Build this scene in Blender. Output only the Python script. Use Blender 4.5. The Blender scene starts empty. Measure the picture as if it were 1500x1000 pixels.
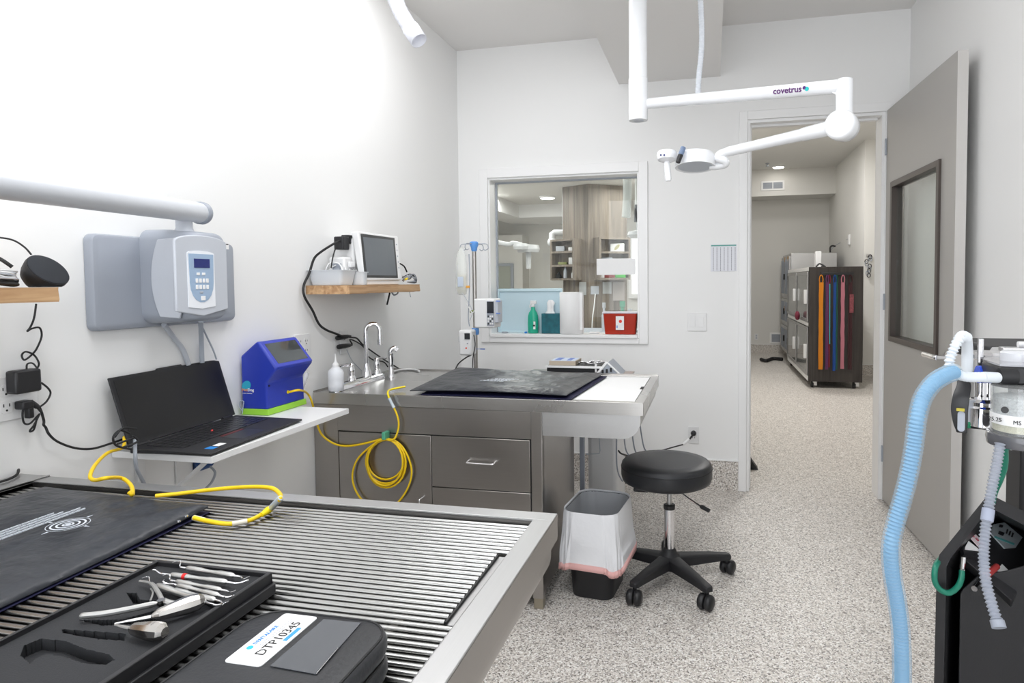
import bpy, bmesh, math, random
from mathutils import Vector, Matrix, noise
random.seed(7)
S = bpy.context.scene
COL = S.collection
# ---------------------------------------------------------------- camera
FPX, CXP, CYP = 938.0322, 830.3551, 453.3637
EYE = Vector((0, 0, 1.39))
_y, _t, _r = math.radians(12.7432), math.radians(-2.4806), math.radians(-0.493)
_R = Vector((math.cos(_y), math.sin(_y), 0)); _F0 = Vector((-math.sin(_y), math.cos(_y), 0)); _U0 = Vector((0, 0, 1))
_F = _F0*math.cos(_t)+_U0*math.sin(_t); _U = _U0*math.cos(_t)-_F0*math.sin(_t)
_R2 = _R*math.cos(_r)+_U*math.sin(_r); _U2 = _U*math.cos(_r)-_R*math.sin(_r)
cam = bpy.data.cameras.new('camera'); camo = bpy.data.objects.new('camera', cam); COL.objects.link(camo)
m = Matrix.Identity(4)
for i in range(3):
    m[i][0], m[i][1], m[i][2], m[i][3] = _R2[i], _U2[i], -_F[i], EYE[i]
camo.matrix_world = m
cam.sensor_width = 36; cam.lens = FPX/1500*36
cam.shift_x = (750-CXP)/1500; cam.shift_y = (CYP-500)/1500
cam.clip_start = .02
S.camera = camo

def ray(u, v):
    a = (u-CXP)/FPX; b = (v-CYP)/FPX
    return _F+a*_R2-b*_U2
def P(u, v, X=None, Y=None, Z=None, D=None):
    """the point of the room seen at photo pixel (u, v) on the plane X=, Y= or Z=, or at camera depth D"""
    d = ray(u, v)
    if X is not None: t = X/d.x
    elif Y is not None: t = Y/d.y
    elif Z is not None: t = (Z-EYE.z)/d.z
    else: t = D
    return EYE+d*t

# ---------------------------------------------------------------- light
S.view_settings.view_transform = 'Standard'; S.view_settings.look = 'None'
S.view_settings.gamma = 1; S.view_settings.use_curve_mapping = False
S.view_settings.exposure = 0.28
S.cycles.max_bounces = 8; S.cycles.diffuse_bounces = 6; S.cycles.glossy_bounces = 4
S.cycles.transmission_bounces = 6; S.cycles.transparent_max_bounces = 10
S.cycles.caustics_reflective = False; S.cycles.caustics_refractive = False
S.cycles.sample_clamp_indirect = 4
S.cycles.use_denoising = True
W = bpy.data.worlds.new('world'); S.world = W; W.use_nodes = True
W.node_tree.nodes['Background'].inputs[0].default_value = (.8, .85, .9, 1)
W.node_tree.nodes['Background'].inputs[1].default_value = .3
def area(name, loc, sx, sy, power, col=(1, 1, 1), rot=(0, 0, 0), spread=180):
    l = bpy.data.lights.new(name, 'AREA'); l.shape = 'RECTANGLE'; l.size = sx; l.size_y = sy
    l.energy = power; l.color = col; l.spread = math.radians(spread)
    o = bpy.data.objects.new(name, l); o.location = loc; o.rotation_euler = rot; COL.objects.link(o)
    return o
area('ceiling_panel_light', (-.75, 1.0, 2.98), 1.2, .9, 26, (.97, .985, 1))
area('ceiling_panel_light', (-.9, 2.8, 2.98), 1.2, .6, 15, (.99, .99, 1))
area('ceiling_panel_light', (.1, 2.9, 2.98), .7, .6, 4, (.99, .99, 1))
area('cool_fill_light', (-.4, -1.85, 1.5), 2.6, 2.5, 52, (.90, .945, 1), (math.radians(90), 0, 0))  # unseen area light added behind the camera for even, cool fill
# hall and treatment room lamps
for (x, y, z, p) in [(1.13, 11.3, 3.34, 4), (1.13, 7.0, 3.34, 38), (1.13, 9.2, 3.34, 31)]:
    area('hall_downlight', (x, y, z), .3, .3, p, (1, .985, .96))
for (x, y, z, p) in [(-2.5, 7.2, 2.43, 34), (-2.0, 5.1, 2.43, 26), (-.5, 6.6, 2.43, 22), (-4.2, 5.6, 2.43, 26)]:
    area('treatment_room_downlight', (x, y, z), 1.1, 1.1, p, (1, .985, .96))

# ---------------------------------------------------------------- materials
MATS = {}
def mat(name, col, rough=.5, metal=0., spec=.5, bump=None, var=None, alpha=None, trans=0., emit=None, coat=0., ior=1.45, sss=0.):
    if name in MATS: return MATS[name]
    m = bpy.data.materials.new(name); m.use_nodes = True; nt = m.node_tree; b = nt.nodes['Principled BSDF']
    c = tuple(col)+(1,) if len(col) == 3 else col
    b.inputs['Base Color'].default_value = c; b.inputs['Roughness'].default_value = rough
    b.inputs['Metallic'].default_value = metal; b.inputs['Specular IOR Level'].default_value = spec
    b.inputs['Transmission Weight'].default_value = trans; b.inputs['IOR'].default_value = ior
    b.inputs['Coat Weight'].default_value = coat
    if alpha is not None: b.inputs['Alpha'].default_value = alpha
    if emit: b.inputs['Emission Color'].default_value = tuple(emit[0])+(1,); b.inputs['Emission Strength'].default_value = emit[1]
    tc = nt.nodes.new('ShaderNodeTexCoord')
    if bump or var:
        sc, am = (bump or (30, 0))[:2]
        n = nt.nodes.new('ShaderNodeTexNoise'); n.inputs['Scale'].default_value = (var or bump)[0]; n.inputs['Detail'].default_value = 5
        nt.links.new(tc.outputs['Object'], n.inputs['Vector'])
        if var:
            mx = nt.nodes.new('ShaderNodeMix'); mx.data_type = 'RGBA'
            mx.inputs['A'].default_value = tuple(max(0, v*(1-var[1])) for v in c[:3])+(1,)
            mx.inputs['B'].default_value = tuple(min(1, v*(1+var[1])) for v in c[:3])+(1,)
            nt.links.new(n.outputs['Fac'], mx.inputs['Factor']); nt.links.new(mx.outputs['Result'], b.inputs['Base Color'])
        if bump:
            n2 = nt.nodes.new('ShaderNodeTexNoise'); n2.inputs['Scale'].default_value = bump[0]; n2.inputs['Detail'].default_value = 3
            nt.links.new(tc.outputs['Object'], n2.inputs['Vector'])
            bp = nt.nodes.new('ShaderNodeBump'); bp.inputs['Strength'].default_value = bump[1]; bp.inputs['Distance'].default_value = .002 if bump[0] > 20 else .012
            nt.links.new(n2.outputs['Fac'], bp.inputs['Height']); nt.links.new(bp.outputs['Normal'], b.inputs['Normal'])
    MATS[name] = m
    return m
def brushed(name, col, rough=.32, axis=2, streak=.05, smudge=.18):
    """brushed stainless steel: fine streaks along one axis, cloudy wear in the gloss"""
    m = mat(name, col, rough, 1.0); nt = m.node_tree; b = nt.nodes['Principled BSDF']
    tc = nt.nodes.new('ShaderNodeTexCoord'); mp = nt.nodes.new('ShaderNodeMapping')
    sc = [420, 420, 420]; sc[axis] = 4; mp.inputs['Scale'].default_value = sc
    nt.links.new(tc.outputs['Object'], mp.inputs['Vector'])
    n = nt.nodes.new('ShaderNodeTexNoise'); n.inputs['Scale'].default_value = 1; n.inputs['Detail'].default_value = 3
    nt.links.new(mp.outputs['Vector'], n.inputs['Vector'])
    n2 = nt.nodes.new('ShaderNodeTexNoise'); n2.inputs['Scale'].default_value = 3.5; n2.inputs['Detail'].default_value = 4
    nt.links.new(tc.outputs['Object'], n2.inputs['Vector'])
    mr = nt.nodes.new('ShaderNodeMapRange'); mr.inputs['To Min'].default_value = rough-smudge/2; mr.inputs['To Max'].default_value = rough+smudge/2
    nt.links.new(n2.outputs['Fac'], mr.inputs['Value']); nt.links.new(mr.outputs['Result'], b.inputs['Roughness'])
    mx = nt.nodes.new('ShaderNodeMix'); mx.data_type = 'RGBA'
    mx.inputs['A'].default_value = tuple(v*(1-streak) for v in col)+(1,); mx.inputs['B'].default_value = tuple(min(1, v*(1+streak)) for v in col)+(1,)
    nt.links.new(n.outputs['Fac'], mx.inputs['Factor']); nt.links.new(mx.outputs['Result'], b.inputs['Base Color'])
    bp = nt.nodes.new('ShaderNodeBump'); bp.inputs['Strength'].default_value = .03; bp.inputs['Distance'].default_value = .0004
    nt.links.new(n.outputs['Fac'], bp.inputs['Height']); nt.links.new(bp.outputs['Normal'], b.inputs['Normal'])
    return m
def wood(name, c1, c2, scale=6, axis=1, rough=.55, band=8, spots=None):
    m = mat(name, c1, rough); nt = m.node_tree; b = nt.nodes['Principled BSDF']
    tc = nt.nodes.new('ShaderNodeTexCoord'); mp = nt.nodes.new('ShaderNodeMapping')
    sc = [band*3]*3; sc[axis] = scale*.35; mp.inputs['Scale'].default_value = sc
    nt.links.new(tc.outputs['Object'], mp.inputs['Vector'])
    n = nt.nodes.new('ShaderNodeTexNoise'); n.inputs['Scale'].default_value = 1; n.inputs['Detail'].default_value = 6; n.inputs['Distortion'].default_value = .8
    nt.links.new(mp.outputs['Vector'], n.inputs['Vector'])
    cr = nt.nodes.new('ShaderNodeValToRGB'); e = cr.color_ramp.elements
    e[0].position = .32; e[0].color = tuple(c2)+(1,); e[1].position = .62; e[1].color = tuple(c1)+(1,)
    nt.links.new(n.outputs['Fac'], cr.inputs['Fac']); nt.links.new(cr.outputs['Color'], b.inputs['Base Color'])
    return m
def flake(name):
    """epoxy floor with scattered vinyl chips"""
    m = mat(name, (.6, .57, .53), .42, 0, .4); nt = m.node_tree; b = nt.nodes['Principled BSDF']
    tc = nt.nodes.new('ShaderNodeTexCoord')
    v = nt.nodes.new('ShaderNodeTexVoronoi'); v.inputs['Scale'].default_value = 190; v.feature = 'F1'
    nt.links.new(tc.outputs['Object'], v.inputs['Vector'])
    sp = nt.nodes.new('ShaderNodeSeparateColor'); nt.links.new(v.outputs['Color'], sp.inputs['Color'])
    cr = nt.nodes.new('ShaderNodeValToRGB'); cr.color_ramp.interpolation = 'CONSTANT'
    cols = [(0, (.15, .135, .12)), (.07, (.34, .305, .275)), (.18, (.52, .48, .435)), (.36, (.65, .605, .56)), (.58, (.76, .72, .68)), (.80, (.88, .86, .83)), (.93, (.36, .34, .32))]
    el = cr.color_ramp.elements
    el[0].position = 0; el[0].color = cols[0][1]+(1,); el[1].position = cols[1][0]; el[1].color = cols[1][1]+(1,)
    for p_, c_ in cols[2:]:
        e = el.new(p_); e.color = c_+(1,)
    nt.links.new(sp.outputs['Red'], cr.inputs['Fac']); nt.links.new(cr.outputs['Color'], b.inputs['Base Color'])
    bp = nt.nodes.new('ShaderNodeBump'); bp.inputs['Strength'].default_value = .25; bp.inputs['Distance'].default_value = .001
    nt.links.new(v.outputs['Distance'], bp.inputs['Height']); nt.links.new(bp.outputs['Normal'], b.inputs['Normal'])
    return m
def clear(name, col=(1, 1, 1), amount=.9, rough=.03, gl=.1, body=0.):
    """thin clear sheet: transparent with a gloss, optional milky body"""
    if name in MATS: return MATS[name]
    m = bpy.data.materials.new(name); m.use_nodes = True; nt = m.node_tree
    for n in list(nt.nodes): nt.nodes.remove(n)
    out = nt.nodes.new('ShaderNodeOutputMaterial'); tr = nt.nodes.new('ShaderNodeBsdfTransparent'); g = nt.nodes.new('ShaderNodeBsdfGlossy')
    tr.inputs['Color'].default_value = tuple(col)+(1,); g.inputs['Roughness'].default_value = rough
    fr = nt.nodes.new('ShaderNodeFresnel'); fr.inputs['IOR'].default_value = 1.4
    ge = nt.nodes.new('ShaderNodeNewGeometry'); io = nt.nodes.new('ShaderNodeMapRange'); io.inputs['To Min'].default_value = 1.4; io.inputs['To Max'].default_value = 1/1.4
    nt.links.new(ge.outputs['Backfacing'], io.inputs['Value']); nt.links.new(io.outputs['Result'], fr.inputs['IOR'])
    ml = nt.nodes.new('ShaderNodeMath'); ml.operation = 'MULTIPLY'; ml.inputs[1].default_value = gl*10; ml.use_clamp = True
    nt.links.new(fr.outputs[0], ml.inputs[0])
    mx = nt.nodes.new('ShaderNodeMixShader'); nt.links.new(ml.outputs[0], mx.inputs[0]); nt.links.new(tr.outputs[0], mx.inputs[1]); nt.links.new(g.outputs[0], mx.inputs[2])
    last = mx
    if amount < 1 or body:
        d = nt.nodes.new('ShaderNodeBsdfPrincipled'); d.inputs['Base Color'].default_value = tuple(col)+(1,); d.inputs['Roughness'].default_value = .4
        m2 = nt.nodes.new('ShaderNodeMixShader'); m2.inputs[0].default_value = 1-amount
        nt.links.new(mx.outputs[0], m2.inputs[1]); nt.links.new(d.outputs[0], m2.inputs[2]); last = m2
    nt.links.new(last.outputs[0], out.inputs[0])
    MATS[name] = m
    return m
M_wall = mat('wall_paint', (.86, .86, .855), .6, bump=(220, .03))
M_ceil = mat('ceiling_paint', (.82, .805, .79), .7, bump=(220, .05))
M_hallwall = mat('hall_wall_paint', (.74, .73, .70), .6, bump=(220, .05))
M_trim = mat('trim_paint', (.88, .88, .88), .35)
M_floor = flake('floor_flake')
M_door = mat('door_paint', (.40, .385, .365), .4)
M_bronze = mat('bronze_frame', (.075, .06, .052), .4)
M_glass = clear('glass', (.95, .97, .96), 1.0, .02, .1)
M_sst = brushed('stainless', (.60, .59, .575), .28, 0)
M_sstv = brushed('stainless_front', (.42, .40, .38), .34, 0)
M_sstl = brushed('stainless_light', (.52, .52, .52), .42, 1)
M_rod = mat('steel_rod', (.44, .44, .43), .25, 1)
M_dark = mat('shadow_gap', (.03, .03, .03), .6)
M_chrome = mat('chrome', (.78, .78, .80), .08, 1)
M_white = mat('white_plastic', (.80, .80, .80), .35)
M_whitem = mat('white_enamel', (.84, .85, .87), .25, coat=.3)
M_grey = mat('grey_plastic', (.32, .345, .395), .4)
M_lgrey = mat('light_grey_plastic', (.50, .525, .575), .4)
M_mgrey = mat('mid_grey_plastic', (.38, .41, .46), .45)
M_black = mat('black_plastic', (.018, .018, .02), .4)
M_black2 = mat('black_satin', (.016, .016, .018), .55, bump=(300, .2))
M_rubber = mat('black_rubber', (.015, .015, .016), .6)
M_vinyl = mat('black_vinyl', (.02, .021, .024), .42, bump=(160, .25))
M_pad = mat('black_coated_fabric', (.026, .029, .036), .38, bump=(14, 1.0))
M_blue = mat('deep_blue_fabric', (.004, .004, .035), .7)
M_bluep = mat('royal_blue_plastic', (.018, .04, .38), .4)
M_bluel = mat('royal_blue_front', (.05, .07, .45), .4)
M_green = mat('lime_green_plastic', (.30, .62, .05), .4)
M_yel = mat('yellow_hose', (.86, .58, .01), .4)
M_yel2 = mat('yellow_connector', (.90, .70, .01), .35)
M_wood = wood('shelf_wood', (.62, .40, .22), (.36, .19, .085), 5, 1, .5, 14)
M_colwood = wood('grey_wood_laminate', (.25, .21, .17), (.13, .108, .088), 3, 2, .5, 7)
M_dkwood = wood('dark_laminate', (.045, .038, .034), (.025, .02, .018), 3, 2, .5, 10)
M_red = mat('red_plastic', (.42, .03, .012), .35)
M_teal = mat('teal_liquid', (.02, .42, .27), .25)
M_paper = mat('paper', (.86, .86, .86), .7)
M_pink = mat('pink_band', (.78, .45, .43), .6)
M_lblue = mat('light_blue_plastic', (.56, .71, .78), .4)
M_screen = mat('dark_screen', (.02, .022, .026), .12, coat=.3)
M_lcd = mat('lcd_blue', (.02, .03, .16), .2)
M_lamp = mat('lamp_diffuser', (1, 1, 1), .5, emit=((1, .95, .86), 9))
M_hoseclear = clear('clear_hose', (.93, .95, 1.0), .55, .15, .12)
M_hoseblue = mat('pale_blue_hose', (.12, .34, .56), .35)

# ---------------------------------------------------------------- mesh helpers
class MB:
    def __init__(s): s.v = []; s.f = []; s.mi = []; s.cur = 0
    def add(s, vs, fs):
        o = len(s.v); s.v += [Vector(v) for v in vs]; s.f += [tuple(i+o for i in f) for f in fs]; s.mi += [s.cur]*len(fs); return s
    def box(s, x0, x1, y0, y1, z0, z1, M=None):
        vs = [Vector((x, y, z)) for z in (z0, z1) for y in (y0, y1) for x in (x0, x1)]
        if M is not None: vs = [M @ v for v in vs]
        return s.add(vs, [(0, 2, 3, 1), (4, 5, 7, 6), (0, 1, 5, 4), (2, 6, 7, 3), (0, 4, 6, 2), (1, 3, 7, 5)])
    def hexa(s, a, b):
        """solid between two matching loops of points"""
        n = len(a)
        return s.add(list(a)+list(b), [tuple(range(n))[::-1], tuple(range(n, 2*n))]+[(i, (i+1) % n, n+(i+1) % n, n+i) for i in range(n)])
    def rings(s, rs, cap0=True, cap1=True, closed=False):
        n = len(rs[0]); o = []
        vs = [p for r in rs for p in r]; fs = []
        k = len(rs)
        for j in range(k-1 if not closed else k):
            j2 = (j+1) % k
            for i in range(n):
                fs.append((j*n+i, j*n+(i+1) % n, j2*n+(i+1) % n, j2*n+i))
        if not closed:
            if cap0: fs.append(tuple(range(n))[::-1])
            if cap1: fs.append(tuple((k-1)*n+i for i in range(n)))
        return s.add(vs, fs)
    def tube(s, pts, r, seg=10, caps=True, closed=False):
        pts = [Vector(p) for p in pts]; n = len(pts)
        rr = r if isinstance(r, (list, tuple)) else [r]*n
        T = []
        for i in range(n):
            a = pts[(i-1) % n] if (closed or i > 0) else pts[i]; b = pts[(i+1) % n] if (closed or i < n-1) else pts[i]
            t = (b-a); T.append(t.normalized() if t.length > 1e-9 else Vector((0, 0, 1)))
        up = Vector((0, 0, 1)) if abs(T[0].z) < .9 else Vector((1, 0, 0))
        N = (up-T[0]*up.dot(T[0])).normalized(); rs = []
        for i in range(n):
            N = N-T[i]*N.dot(T[i])
            N = N.normalized() if N.length > 1e-6 else T[i].orthogonal().normalized()
            B = T[i].cross(N)
            rs.append([pts[i]+(N*math.cos(2*math.pi*k/seg)+B*math.sin(2*math.pi*k/seg))*rr[i] for k in range(seg)])
        return s.rings(rs, caps, caps, closed)
    def cyl(s, a, b, r, r2=None, seg=20): return s.tube([a, b], [r, r if r2 is None else r2], seg)
    def lathe(s, prof, o=(0, 0, 0), axis=(0, 0, 1), seg=28, sx=1, sy=1):
        """prof: (radius, height) pairs along the axis"""
        A = Vector(axis).normalized(); u = A.orthogonal().normalized() if abs(A.z) < .99 else Vector((1, 0, 0)); w = A.cross(u); o = Vector(o)
        rs = [[o+A*h+(u*math.cos(2*math.pi*k/seg)*sx+w*math.sin(2*math.pi*k/seg)*sy)*max(r, 1e-5) for k in range(seg)] for r, h in prof]
        return s.rings(rs)
    def ball(s, c, r, seg=16, sc=(1, 1, 1)):
        rs = []
        for j in range(seg//2+1):
            ph = math.pi*j/(seg//2); rr = max(math.sin(ph), 1e-4)
            rs.append([Vector(c)+Vector((math.cos(2*math.pi*k/seg)*rr*r*sc[0], math.sin(2*math.pi*k/seg)*rr*r*sc[1], -math.cos(ph)*r*sc[2])) for k in range(seg)])
        return s.rings(rs)
    def prism(s, poly, o, u, w, n):
        """flat outline poly (a, b) on axes u, w from o, extruded by vector n"""
        o, u, w, n = map(Vector, (o, u, w, n))
        a = [o+u*p[0]+w*p[1] for p in poly]
        return s.hexa(a, [p+n for p in a])
WL = {}
def wloc(o): return WL.get(o.name, Vector((0, 0, 0))) if o else Vector((0, 0, 0))
def build(mb, name, material, parent=None, loc=None, smooth=True, bev=0, seg=2, world=True, ang=35, label=None, solid=0):
    """one mesh object; world=True: vertices are in room coordinates, the origin goes to the parent's base (or loc)"""
    me = bpy.data.meshes.new(name)
    base = wloc(parent) if parent else Vector(loc if loc is not None else (0, 0, 0))
    vs = [(v-base) if world else v for v in mb.v]
    me.from_pydata([tuple(v) for v in vs], [], mb.f)
    ms = material if isinstance(material, (list, tuple)) else [material]
    for mm in ms: me.materials.append(mm)
    if len(ms) > 1: me.polygons.foreach_set('material_index', mb.mi)
    bm = bmesh.new(); bm.from_mesh(me); bmesh.ops.remove_doubles(bm, verts=bm.verts, dist=1e-6); bmesh.ops.recalc_face_normals(bm, faces=bm.faces); bm.to_mesh(me); bm.free()
    if smooth:
        me.polygons.foreach_set('use_smooth', [True]*len(me.polygons)); me.set_sharp_from_angle(angle=math.radians(ang))
    me.update()
    o = bpy.data.objects.new(name, me); COL.objects.link(o)
    if parent: o.parent = parent
    else: o.location = base
    WL[o.name] = base.copy()
    if solid:
        md = o.modifiers.new('thickness', 'SOLIDIFY'); md.thickness = solid; md.offset = 0
    if bev:
        md = o.modifiers.new('bevel', 'BEVEL'); md.width = bev; md.segments = seg; md.limit_method = 'ANGLE'; md.angle_limit = math.radians(40); md.harden_normals = False
    if label: o['label'] = label
    return o
def struct(mb, name, material, parent=None, **k):
    o = build(mb, name, material, parent, **k)
    if not parent: o['kind'] = 'structure'
    return o
def thing(name, label, cat, loc, group=None):
    o = bpy.data.objects.new(name, None); COL.objects.link(o); o.location = Vector(loc); o.empty_display_size = .05
    o['label'] = label; o['category'] = cat
    if group: o['group'] = group
    WL[o.name] = Vector(loc).copy()
    return o
def tag(o, label, cat, group=None):
    o['label'] = label; o['category'] = cat
    if group: o['group'] = group
    return o
def single(mb, name, material, label, cat, loc, group=None, **k):
    return tag(build(mb, name, material, None, loc=loc, **k), label, cat, group)
def crom(pts, n=8, closed=False):
    """smooth curve through the points"""
    pts = [Vector(p) for p in pts]; out = []; N = len(pts)
    rng = N if closed else N-1
    for i in range(rng):
        g = (lambda j: pts[j % N]) if closed else (lambda j: pts[max(0, min(N-1, j))])
        p0, p1, p2, p3 = g(i-1), g(i), g(i+1), g(i+2)
        for k in range(n):
            t = k/n
            out.append(.5*((2*p1)+(p2-p0)*t+(2*p0-5*p1+4*p2-p3)*t*t+(3*p1-p0-3*p2+p3)*t**3))
    if not closed: out.append(pts[-1])
    return out
def resample(pts, step):
    L = [0]
    for a, b in zip(pts, pts[1:]): L.append(L[-1]+(b-a).length)
    n = max(2, int(L[-1]/step)); out = []; j = 0
    for i in range(n+1):
        d = L[-1]*i/n
        while j < len(L)-2 and L[j+1] < d: j += 1
        t = (d-L[j])/max(1e-9, L[j+1]-L[j]); out.append(pts[j].lerp(pts[j+1], min(1, max(0, t))))
    return out
def corr(mb, pts, r, pitch, depth, seg=14, cap=True):
    """ribbed hose"""
    p = resample(pts, pitch/4); r_ = [r-depth*(.5-.5*math.cos(2*math.pi*i/4)) for i in range(len(p))]
    return mb.tube(p, r_, seg, cap)
def text(s, size, o, xd, yd, material, parent, name='lettering', ext=.0003, align='LEFT', bold=False, world=True):
    cu = bpy.data.curves.new('t', 'FONT'); cu.body = s; cu.size = size; cu.extrude = ext; cu.align_x = align; cu.resolution_u = 2
    if bold: cu.offset = size*.02
    t = bpy.data.objects.new('t', cu); COL.objects.link(t)
    dg = bpy.context.evaluated_depsgraph_get(); dg.update()
    me = bpy.data.meshes.new_from_object(t.evaluated_get(dg)); bpy.data.objects.remove(t); bpy.data.curves.remove(cu)
    xd = Vector(xd).normalized(); yd = Vector(yd); yd = (yd-xd*yd.dot(xd)).normalized(); zd = xd.cross(yd)
    mm = Matrix.Identity(4); b = Vector(o)-(wloc(parent) if world else Vector())
    for i in range(3): mm[i][0], mm[i][1], mm[i][2], mm[i][3] = xd[i], yd[i], zd[i], b[i]
    me.transform(mm); me.materials.clear(); me.materials.append(material)
    ob = bpy.data.objects.new(name, me); ob.parent = parent; COL.objects.link(ob); WL[ob.name] = wloc(parent)
    return ob
def rrect(w, h, r, n=5, cx=0, cy=0):
    """rounded rectangle outline, centred"""
    out = []
    for (sx, sy, a0) in ((1, 1, 0), (-1, 1, 90), (-1, -1, 180), (1, -1, 270)):
        for k in range(n+1):
            a = math.radians(a0+90*k/n); out.append((cx+sx*(w/2-r)+r*math.cos(a), cy+sy*(h/2-r)+r*math.sin(a)))
    return out
X_, Y_, Z_ = Vector((1, 0, 0)), Vector((0, 1, 0)), Vector((0, 0, 1))
LX, BY, HC = -1.766, 4.333, 3.031
RX = 1.18
# ================================================================ THE SETTING
WT = .15                                                     # back wall thickness
b = MB(); b.box(LX-.2, RX+.2, -1.9, BY+WT, -.1, 0); b.box(-6, 3.2, BY+WT, 14.6, -.1, 0)
struct(b, 'floor', M_floor, smooth=False)
struct(MB().box(LX-.15, LX, -1.9, BY, 0, HC), 'wall_left', M_wall, smooth=False)
struct(MB().box(RX, RX+.15, -1.9, BY, 0, HC), 'wall_right', M_wall, smooth=False)
struct(MB().box(LX-.15, RX+.15, -2.05, -1.9, 0, HC), 'wall_front', M_wall, smooth=False)
# back wall round the window and the doorway
wx0, wx1, wz0, wz1 = -1.545, -.477, 1.005, 2.125
dx0, dx1, dz = .225, 1.045, 2.42
b = MB()
b.box(LX-.15, wx0, BY, BY+WT, 0, 3.4); b.box(wx0, wx1, BY, BY+WT, 0, wz0); b.box(wx0, wx1, BY, BY+WT, wz1, 3.4)
b.box(wx1, dx0, BY, BY+WT, 0, 3.4); b.box(dx0, dx1, BY, BY+WT, dz, 3.4); b.box(dx1, RX+2.2, BY, BY+WT, 0, 3.4)
struct(b, 'wall_back', M_wall, smooth=False)
struct(MB().box(LX-.15, RX+.15, -2.05, BY, HC, HC+.1), 'ceiling', M_ceil, smooth=False)
# dropped duct box under the ceiling against the back wall
sx0, sx1 = -.609, .053
struct(MB().box(sx0, sx1, 1.9, BY, 2.712, HC), 'ceiling_soffit', M_ceil, smooth=False)
# flake cove base
struct(MB().box(-.4, dx0-.05, BY-.006, BY, 0, .194).box(LX, -.4, BY-.006, BY, 0, .194), 'baseboard_back', M_floor, smooth=False)
struct(MB().box(RX-.006, RX, -1.9, BY, 0, .194), 'baseboard_right', M_floor, smooth=False)
struct(MB().box(LX, LX+.006, -1.9, BY, 0, .194), 'baseboard_left', M_floor, smooth=False)
b = MB().box(LX, dx0-.05, BY-.011, BY, .194, .202).box(RX-.011, RX, -1.9, BY, .194, .202)
struct(b, 'trim_3', M_trim, smooth=False)
# door casing: a thing of trim, each side its own piece
t = struct(MB().box(dx0-.052, dx0, BY-.018, BY, 0, dz+.055), 'trim_1', M_trim, bev=.003)
struct(MB().box(dx0, dx1+.05, BY-.018, BY, dz, dz+.055), 'casing_head', M_trim, t, bev=.003)
struct(MB().box(dx1, dx1+.05, BY-.018, BY, 0, dz), 'casing_side', M_trim, t, bev=.003)
struct(MB().box(dx0, dx0+.018, BY-.005, BY+WT, 0, dz).box(dx0+.018, dx1-.018, BY-.005, BY+WT, dz-.02, dz).box(dx1-.018, dx1, BY-.005, BY+WT, 0, dz).box(dx0+.018, dx0+.03, BY+.055, BY+.095, 0, dz-.02).box(dx0+.03, dx1-.03, BY+.055, BY+.095, dz-.035, dz-.02), 'door_jamb', M_trim, t, bev=.002)
struct(MB().box(dx0+.0178, dx0+.0195, BY+.02, BY+.045, .94, 1.03), 'strike_plate', M_mgrey, t, smooth=False)
# ---- window 1: casing, reveal, sill, pane
t = struct(MB().box(wx0-.06, wx0, BY-.018, BY, .965, wz1+.065), 'window_1', M_trim, bev=.003)
struct(MB().box(wx1, wx1+.06, BY-.018, BY, .965, wz1+.065), 'casing_side', M_trim, t, bev=.003)
struct(MB().box(wx0, wx1, BY-.018, BY, wz1, wz1+.065), 'casing_head', M_trim, t, bev=.003)
struct(MB().box(wx0, wx1, BY-.018, BY, .965, wz0), 'casing_apron', M_trim, t, bev=.003)
struct(MB().box(wx0, wx0+.012, BY, BY+WT, wz0, wz1).box(wx1-.012, wx1, BY, BY+WT, wz0, wz1).box(wx0+.012, wx1-.012, BY, BY+WT, wz1-.012, wz1), 'reveal', M_trim, t, smooth=False)
struct(MB().box(wx0+.012, wx1-.012, BY-.03, BY+WT+.02, wz0, wz0+.022), 'sill', M_trim, t, bev=.002)
GY = BY+WT-.012
struct(MB().box(wx0+.012, wx0+.022, GY-.012, GY+.012, wz0+.022, wz1-.012).box(wx1-.022, wx1-.012, GY-.012, GY+.012, wz0+.022, wz1-.012).box(wx0+.022, wx1-.022, GY-.012, GY+.012, wz1-.022, wz1-.012), 'glazing_bead', M_mgrey, t, smooth=False)
struct(MB().box(wx0+.022, wx1-.022, GY-.003, GY+.003, wz0+.022, wz1-.022), 'pane', M_glass, t, smooth=False)
# ---- door leaf standing open along the right wall
H0 = Vector((1.047, BY-.03, 0)); H1 = Vector((1.085, 3.262, 0))
dd = (H1-H0); dw = dd.length; du = dd.normalized(); dn = Vector((du.y, -du.x, 0))     # dn: towards the room (-X)
if dn.x > 0: dn = -dn
dt = .045; zt = 2.42
def DP(s, z, k=0): return H0+du*s+Z_*z+dn*(-k)
t = thing('door_1', '', '', H0); del t['label']; del t['category']; t['kind'] = 'structure'
def dbox(s0, s1, z0, z1, k0, k1):
    return MB().hexa([DP(s0, z0, k0), DP(s1, z0, k0), DP(s1, z1, k0), DP(s0, z1, k0)], [DP(s0, z0, k1), DP(s1, z0, k1), DP(s1, z1, k1), DP(s0, z1, k1)])
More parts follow.
